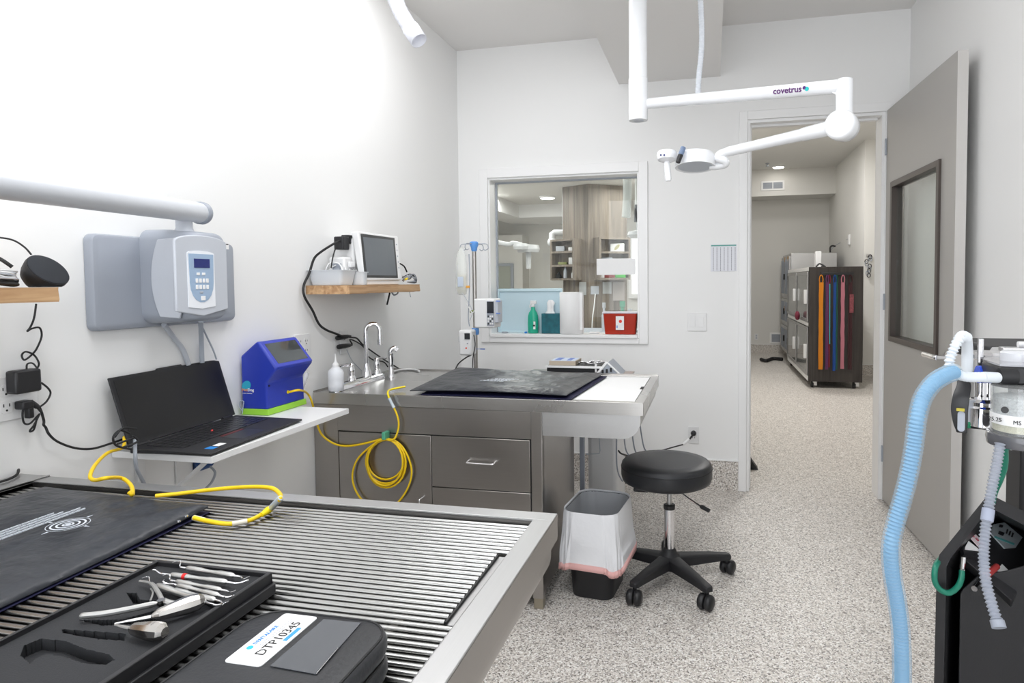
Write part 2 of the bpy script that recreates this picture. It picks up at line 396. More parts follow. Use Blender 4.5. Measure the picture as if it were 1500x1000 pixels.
# glazed opening, from the photo
ga = P(1308, 265, X=1.055); gb = P(1376, 505, X=1.083)
gs0 = (Vector((ga.x, ga.y, 0))-H0).dot(du); gs1 = (Vector((gb.x, gb.y, 0))-H0).dot(du)
gz0 = P(1308, 500, X=1.055).z; gz1 = P(1308, 267, X=1.055).z
b = MB()
for a_ in ((0, gs0, .012, zt), (gs1, dw, .012, zt), (gs0, gs1, .012, gz0), (gs0, gs1, gz1, zt)):
    q = dbox(*a_, 0, dt); b.add(q.v, q.f)
struct(b, 'door_panel', M_door, t, smooth=False)
struct(dbox(dw+.0002, dw+.0022, .012, zt, 0, dt), 'lit_edge', mat('door_edge_lit', (.60, .58, .56), .4), t, smooth=False)  # same door paint made lighter: light on the free edge put into the colour
fr = MB()
fw = .032
for a_ in ((gs0, gs0+fw, gz0, gz1), (gs1-fw, gs1, gz0, gz1), (gs0+fw, gs1-fw, gz0, gz0+fw), (gs0+fw, gs1-fw, gz1-fw, gz1)):
    q = dbox(*a_, -.012, dt+.012); fr.add(q.v, q.f)
struct(fr, 'lite_frame', M_bronze, t, bev=.002)
struct(dbox(gs0+fw, gs1-fw, gz0+fw, gz1-fw, .018, .026), 'pane', M_glass, t, smooth=False)
hz = P(1385, 523, X=1.08).z; hs = (P(1388, 523, X=1.082)-H0).dot(du)
b = MB(); c = DP(hs, hz, 0); b.lathe([(.027, 0), (.027, .008), (.014, .012), (.012, .05)], c, dn)
hd = build(b, 'lever_handle', M_chrome, t)
b = MB(); b.tube(crom([c+dn*.05, c+dn*.055-du*.02, c+dn*.055-du*.15], 6), [.012]*13, 10); build(b, 'lever', M_chrome, hd)
b = MB(); c2 = DP(hs, hz, dt); b.lathe([(.027, 0), (.027, .008), (.014, .012), (.012, .045)], c2, -dn); b.tube([c2-dn*.045, c2-dn*.05-du*.11], .009, 10); build(b, 'lever_handle', M_chrome, t)
for z in (.25, 1.2, 2.15):
    build(MB().cyl(H0+Z_*z-X_*.0+dn*.004, H0+Z_*(z+.1)+dn*.004, .007, seg=10), 'hinge', M_mgrey, t)
# ---------------- hall beyond the doorway
HZ = 3.37
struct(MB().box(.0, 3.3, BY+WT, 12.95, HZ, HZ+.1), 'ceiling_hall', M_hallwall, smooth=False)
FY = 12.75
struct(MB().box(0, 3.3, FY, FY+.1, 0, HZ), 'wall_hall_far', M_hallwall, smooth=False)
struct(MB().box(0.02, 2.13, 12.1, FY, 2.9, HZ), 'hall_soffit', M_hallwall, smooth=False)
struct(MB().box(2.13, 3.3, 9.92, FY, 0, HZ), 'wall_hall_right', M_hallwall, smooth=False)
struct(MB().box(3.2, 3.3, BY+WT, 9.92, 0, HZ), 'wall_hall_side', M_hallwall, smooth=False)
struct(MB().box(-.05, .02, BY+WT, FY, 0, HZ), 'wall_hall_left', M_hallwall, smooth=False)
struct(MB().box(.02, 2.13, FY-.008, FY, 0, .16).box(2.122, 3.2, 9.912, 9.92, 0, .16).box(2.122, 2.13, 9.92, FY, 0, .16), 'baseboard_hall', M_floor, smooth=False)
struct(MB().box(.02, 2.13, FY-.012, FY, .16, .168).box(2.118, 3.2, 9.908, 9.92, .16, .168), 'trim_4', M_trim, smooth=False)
# ---------------- treatment room beyond the window
TZ = 2.47
SY = P(760, 300, Z=TZ).y; SXL = P(760, 300, Z=TZ).x; sb = P(790, 318, Y=SY); FYT = SY+1.1
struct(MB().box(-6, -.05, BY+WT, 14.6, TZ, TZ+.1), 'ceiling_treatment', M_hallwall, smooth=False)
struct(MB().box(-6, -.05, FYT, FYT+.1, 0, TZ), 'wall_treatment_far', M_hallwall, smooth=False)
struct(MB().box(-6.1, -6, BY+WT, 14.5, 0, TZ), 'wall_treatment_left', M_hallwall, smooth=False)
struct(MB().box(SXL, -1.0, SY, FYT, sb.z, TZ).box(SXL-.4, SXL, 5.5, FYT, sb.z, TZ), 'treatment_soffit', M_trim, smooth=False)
# partition with a doorway on the left of it
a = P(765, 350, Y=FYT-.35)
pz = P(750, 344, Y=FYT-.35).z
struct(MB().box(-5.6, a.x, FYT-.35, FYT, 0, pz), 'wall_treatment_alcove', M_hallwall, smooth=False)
q0, q1 = P(727, 386, Y=FYT-.37), P(752, 386, Y=FYT-.37)
t = struct(MB().box(q1.x-.04, q1.x, FYT-.39, FYT-.35, 0, q0.z).box(q0.x-.4, q1.x-.04, FYT-.39, FYT-.35, q0.z-.04, q0.z), 'door_2', M_mgrey, bev=.003)
struct(MB().box(q0.x-.4, q1.x-.04, FYT-.38, FYT-.36, .01, q0.z-.04), 'door_panel', mat('sage_door', (.38, .40, .35), .5), t, smooth=False)
# ================================================================ NEAR WET TABLE
def wet_table(name, label, x0, x1, y0, y1, zt, lip, drop, rr, rim, group):
    t = thing(name, label, 'table', ((x0+x1)/2, (y0+y1)/2, 0), group)
    return t
TX1, TY0, TY1, TZT = -.318, .42, 1.3, .9
t = thing('wet_table', 'long stainless steel exam table in the foreground topped with a grid of rods', 'table', (-1.04, .86, 0), 'steel exam tables')
rim = .042; lx = -1.668
b = MB()
for (a0, a1, c0, c1) in ((lx, TX1, TY1-rim, TY1), (TX1-rim, TX1, TY0, TY1-rim), (lx, TX1-rim, TY0, TY0+rim)):
    b.box(a0, a1, c0, c1, TZT-.004, TZT)
build(b, 'rim', M_sstl, t, bev=.0015)
b = MB()
b.box(TX1-.003, TX1, TY0, TY1, TZT-.055, TZT-.004).box(LX+.004, TX1-.003, TY1-.003, TY1, TZT-.055, TZT-.004).box(LX+.004, TX1-.003, TY0, TY0+.003, TZT-.055, TZT-.004)
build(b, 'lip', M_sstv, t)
build(MB().box(LX+.003, lx, TY0, TY1, TZT-.003, TZT+.001).box(lx-.004, lx, TY0, TY1, TZT-.03, TZT+.003), 'side_ledge', M_sstl, t)
# basin: rounded at its outer end
def basin_outline(xa, xb, zb, ztop, r):
    o = [(xa, ztop), (xa, zb)]
    for k in range(9):
        a = math.radians(-90+90*k/8); o.append((xb-r+r*math.cos(a), zb+r+r*math.sin(a)))
    return o+[(xb, ztop)]
def basin(xa, xb, ya, yb, zb, ztop, r, thick=.003):
    out = basin_outline(xa, xb, zb, ztop, r); inn = basin_outline(xa+thick, xb-thick, zb+thick, ztop, r-thick)
    b = MB()
    # skin
    n = len(out)
    A = [Vector((p[0], ya, p[1])) for p in out]; B = [Vector((p[0], yb, p[1])) for p in out]
    b.add(A+B, [(i, i+1, n+i+1, n+i) for i in range(n-1)])
    C = [Vector((p[0], ya+thick, p[1])) for p in inn]; D = [Vector((p[0], yb-thick, p[1])) for p in inn]
    b.add(C+D, [(i, i+1, n+i+1, n+i) for i in range(n-1)])
    b.hexa(A, C); b.hexa(B, D)
    return b
build(basin(LX+.006, TX1-.012, TY0+.01, TY1-.012, .755, TZT-.05, .06), 'basin', M_sstv, t)
b = MB().box(lx-.004, lx, TY0+.01, TY1-.012, .83, TZT-.004).box(lx, TX1-rim, TY1-rim-.002, TY1-rim, .83, TZT-.004).box(TX1-rim-.002, TX1-rim, TY0+rim, TY1-rim, .83, TZT-.004).box(lx, TX1-rim, TY0+rim, TY1-rim, .822, .83)
build(b, 'inner_wall', mat('shaded_basin_steel', (.16, .155, .15), .4, 1), t)  # steel darkened by colour to give the shade in the gaps between rods
# rods
rx0, rx1, rx2 = lx+.003, TX1-rim-.004, TX1-rim-.026
bl = MB().tube([(0, 0, 0), (rx1-rx0, 0, 0)],   .0044, 10); bs = MB().tube([(0, 0, 0), (rx2-rx0, 0, 0)], .0046, 10)
ya, yb = P(762, 817, Z=.885).y, P(702, 920, Z=.885).y
first = {}
y = TY1-rim-.012; n = 0
while y > TY0+.05:
    key = 's' if yb < y < ya else 'l'
    if key not in first:
        o = build(bs if key == 's' else bl, 'rod', M_rod, t, world=False, ang=80); first[key] = o
    else:
        o = first[key].copy(); COL.objects.link(o)
    o.parent = t; o.location = Vector((rx0, y, .8855))-wloc(t)
    y -= .0158; n += 1
for xx in (-1.45, -1.12, -.79, -.46):
    build(MB().box(xx-.006, xx+.006, TY0+.045, TY1-rim-.004, .866, .8805), 'rod_support', M_sstv, t)
build(MB().box(rx2+.001, rx2+.0035, yb, ya, .868, .889), 'end_bar', M_dark, t)
build(MB().box(rx2+.0036, rx1+.003, yb, ya, .868, .884), 'hand_plate', M_sstl, t)
for (xx, yy) in ((-.55, TY0+.06), (-.55, TY0+.5)):
    build(MB().box(xx-.025, xx+.025, yy-.025, yy+.025, 0.02, .757), 'leg', M_sstv, t, bev=.003)
build(MB().box(LX+.01, -.62, TY0+.05, TY0+.6, .05, .757), 'pedestal', M_sstv, t, bev=.004)

# ---------------------------------------------------------------- heating pads
def cloth_slab(quad, z, th, amp, nx=26, ny=26, seed=1, lift=None, edge=.0):
    """soft slab over four corners (near-left, near-right, far-right, far-left)"""
    rnd = random.Random(seed); q = [Vector(p) for p in quad]
    ph = [(rnd.uniform(4, 16), rnd.uniform(4, 16), rnd.uniform(0, 6)) for _ in range(5)]
    top = []; bot = []
    for j in range(ny+1):
        for i in range(nx+1):
            s_, t_ = i/nx, j/ny
            p = (q[0]*(1-s_)+q[1]*s_)*(1-t_)+(q[3]*(1-s_)+q[2]*s_)*t_
            e = min(s_, 1-s_, t_, 1-t_); fal = min(1, e/.09)
            h = sum(math.sin(a*s_+bb*t_+c) for a, bb, c in ph)/5*amp*.5
            q3 = Vector((p.x*5+seed, p.y*5, seed)); nz = noise.noise(q3); h += amp*(.9*nz+.55*(1-2*abs(noise.noise(Vector((p.x*9+p.y*5+seed, p.y*7-p.x*4, 3.3)))))-.3)
            l = lift(s_, t_) if lift else 0
            top.append(Vector((p.x, p.y, z+l+th*(.25+.75*fal**.5)+h*fal)))
            bot.append(Vector((p.x, p.y, z+l)))
    N = nx+1; b = MB(); o = len(top); fs = []
    for j in range(ny):
        for i in range(nx):
            a = j*N+i; fs.append((a, a+1, a+N+1, a+N)); fs.append((o+a, o+a+N, o+a+N+1, o+a+1))
    per = [i for i in range(nx)]+[j*N+nx for j in range(ny)]+[ny*N+i for i in range(nx, 0, -1)]+[j*N for j in range(ny, 0, -1)]
    for k in range(len(per)):
        a, c = per[k], per[(k+1) % len(per)]; fs.append((c, a, o+a, o+c))
    b.add(top+bot, fs); return b
zp = .8905
q = [(-1.60, .47), (-1.062, .47), (-1.078, 1.178), (-1.592, 1.232)]
q = [Vector((a, c, 0)) for a, c in q]
pad = build(cloth_slab(q, zp+.008, .016, .009, 60, 70, 3, lambda s, t: .004*math.sin(5*t+2*s)), 'heating_pad', M_pad, loc=(-1.33, .85, zp), ang=60)
tag(pad, 'flat black heating pad with white target emblem on the foreground rod table', 'heating pad', 'black heating pads')
build(cloth_slab([p+Vector((.003, .002, 0)) for p in q], zp, .004, .0005, 12, 12, 5), 'underside', M_blue, pad, label='dark blue underside')
c = P(100, 772, Z=.915); c.z = .9205
ez = .0006
def ring(mb, c, r0, r1, z, n=40, u=X_, w=Y_, a0=0, a1=360):
    A = []; B = []
    for k in range(n+1):
        a = math.radians(a0+(a1-a0)*k/n); d = u*math.cos(a)+w*math.sin(a); A.append(c+d*r0); B.append(c+d*r1)
    up = u.cross(w).normalized()*z; m_ = len(A)
    mb.add(A+B+[p+up for p in A]+[p+up for p in B], [(2*m_+i, 2*m_+i+1, 3*m_+i+1, 3*m_+i) for i in range(n)]+[(i, m_+i, m_+i+1, i+1) for i in range(n)])
b = MB()
for r in (.010, .020, .0295, .036): ring(b, c, r-.0032 if r < .03 else r-.001, r, ez)
ring(b, c, 0.0001, .0045, ez)
for a in (0, 90, 180, 270):
    d = Vector((math.cos(math.radians(a)), math.sin(math.radians(a)), 0)); e = Vector((-d.y, d.x, 0))
    b.hexa([c+d*.04-e*.002, c+d*.052, c+d*.040+e*.002], [c+d*.04-e*.002+Z_*ez, c+d*.052+Z_*ez, c+d*.040+e*.002+Z_*ez])
M_print = mat('white_print', (.62, .66, .72), .6)
build(b, 'target_emblem', M_print, pad, label='white target emblem', smooth=False)
rn = random.Random(4); b = MB()
for k in range(4):
    x = c.x-.056-.0125*k; yy = c.y-.12+(.02 if k == 3 else 0)
    while yy < c.y+.075-.012*k:
        L = rn.uniform(.008, .022); b.box(x-.0012, x+.0012, yy, yy+L, c.z-.002, c.z+ez); yy += L+.0014
build(b, 'caution_print', M_print, pad, label='lines of small white print')
for xx in (0, 1):
    p = P(273, 757, Z=.91) if xx == 0 else P(262, 765, Z=.91)
    build(MB().lathe([(.0035, 0), (.0035, .003), (.001, .0035)], (p.x, p.y, .911), seg=12), 'grommet', M_chrome, pad)

# ---------------------------------------------------------------- yellow hoses on the table
def hose(name, pts, r, label, loc, matl=M_yel, group=None, n=8, cat='hose'):
    return single(MB().tube(crom(pts, n), r, 10), name, matl, label, cat, loc, group, ang=80)
zt_ = .896
pts = [P(182, 640, X=-1.70), P(180, 655, X=-1.66), P(158, 663, X=-1.60), P(140, 680, X=-1.50), P(132, 697, X=-1.45), P(139, 703, X=-1.42), P(155, 700, X=-1.38), P(178, 700, Y=1.27), P(192, 711, Y=1.25), P(194, 724, Y=1.2)]
pts += [Vector((pts[-1].x+.002, 1.19, .918)), Vector((pts[-1].x+.03, 1.15, .915))]
hose('air_hose', pts[:-1], .0046, 'yellow hose looping down from behind the laptop onto the far rim of the rod table', pts[-2])
pts = [P(228, 726, Y=1.20), P(260, 723, Y=1.22), P(310, 717, Y=1.24), P(360, 713, Y=1.24), P(395, 714, Y=1.22), P(409, 722, Y=1.19), P(410, 731, Y=1.15), P(398, 742, Z=.903), P(385, 752, Z=.899), P(365, 762, Z=.898), P(335, 767, Z=.899), P(305, 763, Z=.902), P(284, 758, Z=.906)]
t = thing('air_hose', 'short yellow hose with clear connector plugged into the corner of the foreground pad', 'hose', pts[8])
cp = crom(pts, 8)
build(MB().tube(cp, .0046, 10), 'tube', M_yel, t, ang=80)
a, c_ = P(411, 729, Y=1.15), P(397, 744, Z=.905)
build(MB().tube([a, a.lerp(c_, .1), a.lerp(c_, .5), a.lerp(c_, .9), c_], [.005, .007, .0065, .007, .006], 12), 'connector', mat('clear_grey_plastic', (.55, .62, .68), .25), t, label='clear grey connector')
a, c_ = P(396, 745, Z=.904), P(383, 754, Z=.9); build(MB().tube([a, a.lerp(c_, .3), c_], [.0075, .008, .005], 12), 'collar', M_yel2, t)
a, c_ = P(362, 763, Z=.899), P(340, 767, Z=.899); build(MB().tube([a, c_], .0053, 12), 'tape_wrap', mat('cream_tape', (.75, .70, .58), .6), t)
a, c_ = P(300, 762, Z=.902), P(284, 758, Z=.905); build(MB().tube([a, c_], .0055, 12), 'tape_wrap', MATS['cream_tape'], t)

# ---------------------------------------------------------------- instrument tray
bx0, bx1, by0, by1, bz0 = -.918, -.694, .40, .888, .8905
zt2 = .925
t = thing('instrument_tray', 'shallow black tray with cut foam holding the dental instruments', 'tray', ((bx0+bx1)/2, .65, bz0))
b = MB(); w_ = .006
b.box(bx0, bx1, by0, by1, bz0, bz0+.006).box(bx0, bx0+w_, by0, by1, bz0+.006, zt2).box(bx1-w_, bx1, by0, by1, bz0+.006, zt2).box(bx0+w_, bx1-w_, by1-w_, by1, bz0+.006, zt2).box(bx0+w_, bx1-w_, by0, by0+w_, bz0+.006, zt2)
b.box(bx1, bx1+.006, by0, by1, bz0, bz0+.017)
build(b, 'shell', M_black, t, bev=.0015)
# foam with cut-outs: a grid with the cells of the cut-outs lowered
zf = zt2-.008
cuts = []
def poly_in(p, poly):
    x, y = p; ins = False; j = len(poly)-1
    for i in range(len(poly)):
        if (poly[i][1] > y) != (poly[j][1] > y) and x < (poly[j][0]-poly[i][0])*(y-poly[i][1])/(poly[j][1]-poly[i][1])+poly[i][0]: ins = not ins
        j = i
    return ins
def PZ(u, v, z=zf): q_ = P(u, v, Z=z); return (q_.x, q_.y)
cuts.append([PZ(*p) for p in ((30, 960), (35, 945), (60, 935), (95, 938), (125, 950), (160, 958), (168, 966), (155, 973), (125, 972), (95, 962), (70, 957), (52, 964), (45, 972))])   # handle shaped recess
cuts.append([PZ(*p) for p in ((185, 868), (200, 868), (205, 878), (250, 880), (248, 886), (195, 884))])
cuts.append([PZ(*p) for p in ((90, 921), (150, 925), (185, 928), (182, 938), (145, 936), (92, 927))])
cuts.append([PZ(*p) for p in ((115, 908), (180, 907), (240, 890), (300, 870), (330, 885), (240, 912), (150, 916))])
NX, NY = 140, 320
fx0, fx1, fy0, fy1 = bx0+w_, bx1-w_, by0+w_, by1-w_
lev = [[0]*NX for _ in range(NY)]
for j in range(NY):
    for i in range(NX):
        p = (fx0+(i+.5)*(fx1-fx0)/NX, fy0+(j+.5)*(fy1-fy0)/NY)
        if any(poly_in(p, c) for c in cuts): lev[j][i] = 1
b = MB(); VV = {}
def vv(i, j, l):
    k = (i, j, l)
    if k not in VV: VV[k] = len(b.v); b.v.append(Vector((fx0+i*(fx1-fx0)/NX, fy0+j*(fy1-fy0)/NY, zf-(.016 if l else 0))))
    return VV[k]
for j in range(NY):
    for i in range(NX):
        l = lev[j][i]; b.f.append((vv(i, j, l), vv(i+1, j, l), vv(i+1, j+1, l), vv(i, j+1, l)))
        if i+1 < NX and lev[j][i+1] != l: b.f.append((vv(i+1, j, 0), vv(i+1, j+1, 0), vv(i+1, j+1, 1), vv(i+1, j, 1)))
        if j+1 < NY and lev[j+1][i] != l: b.f.append((vv(i, j+1, 0), vv(i+1, j+1, 0), vv(i+1, j+1, 1), vv(i, j+1, 1)))
b.mi = [0]*len(b.f)
build(b, 'foam_insert', mat('charcoal_foam', (.022, .023, .026), .8, bump=(500, .3)), t, smooth=False)
M_inst = mat('satin_instrument', (.55, .55, .54), .32, .9)
M_instd = mat('polished_instrument', (.50, .48, .46), .15, 1)
def scaler(u0, v0, u1, v1, label, red=False, tips=(1, 1), r=.0045, z=.926):
    a, c = P(u0, v0, Z=z), P(u1, v1, Z=z); d = (c-a).normalized(); L = (c-a).length; e = Z_.cross(d)
    t = thing('dental_scaler', label, 'dental instrument', (a+c)/2-Z_*r, 'dental instruments in the tray')
    h0, h1 = a+d*L*.2, a+d*L*.8
    prof = [(.0018, 0), (r*.8, .03), (r, .08), (r, .3), (r*.8, .36), (r*.72, .5), (r*.8, .64), (r, .70), (r, .92), (r*.8, .97), (.0018, 1)]
    build(MB().lathe([(p, q_*(h1-h0).length) for p, q_ in prof], h0, d, 14), 'handle', M_inst, t)
    for k, (p, s) in enumerate(((h0, -1), (h1, 1))):
        q_ = [p, p+d*s*L*.07, p+d*s*L*.12+e*.004*tips[k], p+d*s*L*.17+e*.009*tips[k]+Z_*.003, p+d*s*L*.19+e*.001*tips[k]+Z_*.004]
        build(MB().tube(crom(q_, 5), [.0018-.0013*i/20 for i in range(21)], 8), 'tip', M_chrome, t)
    if red:
        p = a+d*L*.36; build(MB().cyl(p-d*.003, p+d*.003, r*1.12, seg=14), 'colour_band', mat('red_band', (.7, .02, .02), .4), t, label='red band')
    return t
scaler(250, 828, 368, 847, 'double-ended dental probe lying apart nearest the far end of the black tray', tips=(1.5, -1))
scaler(222, 838, 362, 856, 'dental scaler with red band and wide shank in the black tray', red=True, tips=(.3, 1))
scaler(236, 847, 347, 868, 'slim dental scaler just below the red-banded one in the black tray', tips=(1.2, -.6), r=.004)
scaler(240, 852, 342, 877, 'dental scaler in the middle of the fanned row in the black tray', tips=(-.5, .5), r=.0042)
scaler(234, 859, 337, 884, 'pale-handled dental scaler fourth in the fanned row in the tray', tips=(.5, -.8), r=.0046)
scaler(206, 850, 327, 890, 'thick-handled dental scaler nearest the cutting forceps in the tray', tips=(1, .5), r=.0055)
# cutting forceps
zi = .926
t = thing('cutting_forceps', 'steel nail-cutter style forceps with curved sprung handles in the black tray', 'forceps', P(190, 888, Z=.915))
build(MB().tube(crom([P(118, 902, Z=zi), P(150, 899, Z=zi+.002), P(190, 892, Z=zi+.003), P(232, 883, Z=zi+.003)], 8), [.003]+[.0045]*22+[.003, .003], 10), 'lower_handle', M_inst, t)
build(MB().tube(crom([P(205, 851, Z=zi), P(222, 855, Z=zi+.004), P(232, 868, Z=zi+.004), P(240, 880, Z=zi+.003), P(262, 886, Z=zi+.002)], 8), [.0022]*8+[.0032]*16+[.0045]*9, 10), 'upper_handle', M_inst, t)
build(MB().tube(crom([P(221, 862, Z=zi), P(224, 868, Z=zi+.003), P(220, 880, Z=zi+.003)], 6), .0013, 6), 'spring', M_inst, t)
a = P(236, 882, Z=zi+.004); build(MB().lathe([(.0055, -.004), (.006, 0), (.0055, .004)], a, Z_, 16), 'pivot', M_instd, t)
# two elevators with bulbous faceted handles
def elevator(tip, neck, end, label, r):
    a, n_, c = P(*tip, Z=.928), P(*neck, Z=.930), P(*end, Z=.932); d = (c-n_).normalized(); L = (c-n_).length
    t = thing('dental_elevator', label, 'dental elevator', (a+c)/2-Z_*.015, 'dental elevators in the tray')
    build(MB().tube([a, a.lerp(n_, .5), n_], [.001, .0022, .0028], 8), 'blade', M_inst, t)
    build(MB().lathe([(.003, 0), (r*.62, L*.12), (r*.78, L*.3), (r, L*.62), (r*1.02, L*.75), (r*.9, L*.9), (r*.55, L)], n_, d, 10), 'handle', M_instd, t, ang=20)
elevator((168, 913), (222, 903), (299, 878), 'long faceted dental elevator with pear-shaped steel handle in the black tray', .0125)
elevator((168, 915), (190, 920), (242, 926), 'stubby dental elevator with bright squat handle nearest the recess in the tray', .0125)

# ---------------------------------------------------------------- zip case
cx0, cx1, cy1, cy0 = -.604, -.396, .752, .40
t = thing('zip_case', 'black padded zip case with white inventory label on the rod table', 'case', ((cx0+cx1)/2, .58, .8905))
ou = rrect(cx1-cx0, cy1-cy0, .05, 8, (cx0+cx1)/2, (cy0+cy1)/2)
def shell(z0, z1, inset, mb):
    rs = []
    for (zz, k) in ((z0, inset*1.5), (z0+(z1-z0)*.15, inset*.5), (z0+(z1-z0)*.4, 0), (z0+(z1-z0)*.7, 0), (z0+(z1-z0)*.92, inset*.6), (z1, inset*1.8)):
        o_ = rrect(cx1-cx0-2*k, cy1-cy0-2*k, .05-k*.6, 8, (cx0+cx1)/2, (cy0+cy1)/2); rs.append([Vector((a, c, zz)) for a, c in o_])
    mb.rings(rs); return mb
build(shell(.8905, .9165, .004, MB()), 'lower_shell', M_vinyl, t, ang=50)
build(shell(.9185, .947, .004, MB()), 'upper_shell', M_vinyl, t, ang=50)
rs = [[Vector((a, c, zz)) for a, c in rrect(cx1-cx0-.006, cy1-cy0-.006, .048, 8, (cx0+cx1)/2, (cy0+cy1)/2)] for zz in (.9160, .919)]
build(MB().rings(rs), 'zip', M_rubber, t)
o_ = [(a, c) for a, c in rrect(cx1-cx0-.012, cy1-cy0-.012, .044, 8, (cx0+cx1)/2, (cy0+cy1)/2)]
build(MB().tube([Vector((a, c, .9468)) for a, c in o_], .0016, 6, closed=True), 'piping', M_rubber, t)
ca = rrect(.050, .112, .005, 4, -.534, .682)
lab = build(MB().hexa([Vector((a, c, .9472)) for a, c in ca], [Vector((a, c, .9484)) for a, c in ca]), 'label_card', M_paper, t, label='white inventory label card')
M_ink = mat('black_ink', (.02, .02, .02), .6); M_inkb = mat('blue_ink', (.02, .22, .62), .5); M_inkc = mat('cyan_ink', (.02, .45, .75), .5)
text('DTP10345', .0175, (-.5215, .645, .9486), (0, 1, 0), (-1, 0, 0), M_ink, lab, 'asset_number')
text('DENTALAIRE', .0075, (-.5455, .664, .9486), (0, 1, 0), (-1, 0, 0), M_inkb, lab, 'maker_name')
build(MB().box(-.519, -.5135, .679, .709, .9484, .9488), 'blue_bar', mat('bar_blue', (.04, .30, .85), .5), lab)
build(MB().lathe([(.004, 0), (.004, .0004)], (-.548, .657, .9484), Z_, 14), 'round_logo', M_inkc, lab)
b = MB()
for x_ in (-.540, -.5365):
    y_ = .664
    while y_ < .722: L = rn.uniform(.002, .006); b.box(x_-.0006, x_+.0006, y_, y_+L, .9484, .9486); y_ += L+.0012
build(b, 'fine_print', mat('grey_ink', (.35, .38, .42), .6), lab)
wp = [Vector((-.499, .735, .9475)), Vector((-.446, .737, .9475)), Vector((-.437, .627, .9475)), Vector((-.499, .63, .9475))]
build(MB().hexa(wp, [p+Z_*.0008 for p in wp]), 'clear_window', mat('grey_vinyl_window', (.075, .08, .09), .16, bump=(25, .5)), t, label='clear vinyl window')
build(MB().tube([wp[2]+Z_*.001, wp[2].lerp(wp[1], .45)+Z_*.002], .0007, 6), 'window_edge', M_chrome, t)
# thin black cable loop on the ledge at far left
single(MB().tube(crom([P(-20, 671, Z=.925), P(2, 674, Z=.925), P(20, 680, Z=.92), P(27, 688, Z=.912), P(22, 697, Z=.907), P(2, 705, Z=.906), P(-30, 710, Z=.906)], 8), .0032, 8), 'power_cable', M_rubber, 'thick black cable loop on the far left ledge of the rod table', 'cable', P(0, 704, Z=.903), ang=80)
# ================================================================ LEFT WALL
WX = LX+.002
# ---- wall mounted x-ray generator
def yz(u, v, X): p = P(u, v, X=X); return p.y, p.z
Xp = LX+.03
y0, z1 = yz(133, 341, Xp); y1_, _ = yz(342, 350, Xp); _, z0 = yz(140, 486, Xp)
t = thing('xray_control_unit', 'grey wall-mounted dental x-ray unit with oval keypad beneath the white arm', 'x-ray unit', (LX, (y0+y1_)/2, z0))
def slab_x(mb, prof, cy, cz, w, h, r, n=6):
    """rounded rectangle in the YZ plane lofted along X: prof is (x, inset) pairs"""
    mb.rings([[Vector((x, a, c)) for a, c in rrect(w-2*k, h-2*k, max(.003, r-k*.7), n, cy, cz)] for x, k in prof]); return mb
cy, cz, w_, h_ = (y0+y1_)/2, (z0+z1)/2, (y1_-y0), (z1-z0)
build(slab_x(MB(), [(WX, 0), (LX+.022, 0), (LX+.03, .004), (LX+.034, .014)], cy, cz, w_, h_, .022), 'back_plate', M_grey, t, ang=40)
# housing
Xh = -1.56
ya, za = yz(283, 340, Xh); yb, _ = yz(333, 345, Xh); yl, _ = yz(212, 400, LX+.05); _, zb = yz(285, 474, Xh)
yl2, _ = yz(247, 400, Xh)
hw = yb-yl; hc = (yb+yl)/2
prof = []
rs = []
for x, ins, yl_ in ((LX+.034, .0, yl), (LX+.09, .0, yl+.002), (LX+.14, .004, yl+.006), (Xh-.02, .012, yl+.012), (Xh-.006, .02, yl+.02), (Xh, .032, yl+.03)):
    yr = yb-(0 if x < Xh-.03 else ins*.4)
    rs.append([Vector((x, a, c)) for a, c in rrect(yr-yl_, (za+.012-zb)-2*ins*.6, .035, 6, (yr+yl_)/2, (za+.012+zb)/2)])
hs_ = build(MB().rings(rs), 'housing', M_grey, t, ang=50)
# recessed lens-shaped side panel on the side that faces the room's end
b = MB(); zc = (za+zb)/2; hh = (za-zb)/2*.88
A = []; B = []
for k in range(13):
    s_ = -1+2*k/12; bul = .028*(1-s_*s_)
    A.append(Vector((Xh-.034+bul*.9, yl+.006, zc+hh*s_))); B.append(Vector((LX+.105-bul, yl+.001, zc+hh*s_*.96)))
L_ = A+B[::-1]
b.hexa(L_, [p-Y_*.006 for p in L_]); build(b, 'side_recess', M_lgrey, t, bev=.002)
# front cover with arched line, keypad
fy0, fy1 = yl2+.02, yb-.012
fc = (fy0+fy1)/2
b = MB()
ob = [(fy0, zb+.04), (fc, zb+.022), (fy1, zb+.04), (fy1, za-.03)]+[(fc+(fy1-fc)*math.cos(math.radians(a)), za-.03+.022*math.sin(math.radians(a))) for a in range(15, 180, 15)]+[(fy0, za-.03)]
b.hexa([Vector((Xh-.004, a, c)) for a, c in ob], [Vector((Xh+.006, a, c)) for a, c in ob]); build(b, 'front_cover', M_lgrey, t, bev=.003)
ky0, kz1 = yz(274, 370, Xh+.008); ky1, kz0 = yz(316, 448, Xh+.008)
kc = (ky0+ky1)/2
b = MB(); o = [(ky0, kz0), (kc, kz0-.006), (ky1, kz0), (ky1, kz1)]+[(kc+(ky1-kc)*math.cos(math.radians(a)), kz1+.008*math.sin(math.radians(a))) for a in range(30, 180, 30)]+[(ky0, kz1)]
b.hexa([Vector((Xh+.005, a, c)) for a, c in o], [Vector((Xh+.008, a, c)) for a, c in o])
kp = build(b, 'keypad_panel', mat('panel_white', (.78, .80, .84), .4), t, label='white keypad panel')
kw = (ky1-ky0)
o = [(kc-kw*.46, kz1-.002), (kc-kw*.44, kz1-(kz1-kz0)*.5)]
for a in range(180, 361, 20): o.append((kc+kw*.44*math.cos(math.radians(a)), kz1-(kz1-kz0)*.55+(kz1-kz0)*.37*math.sin(math.radians(a))))
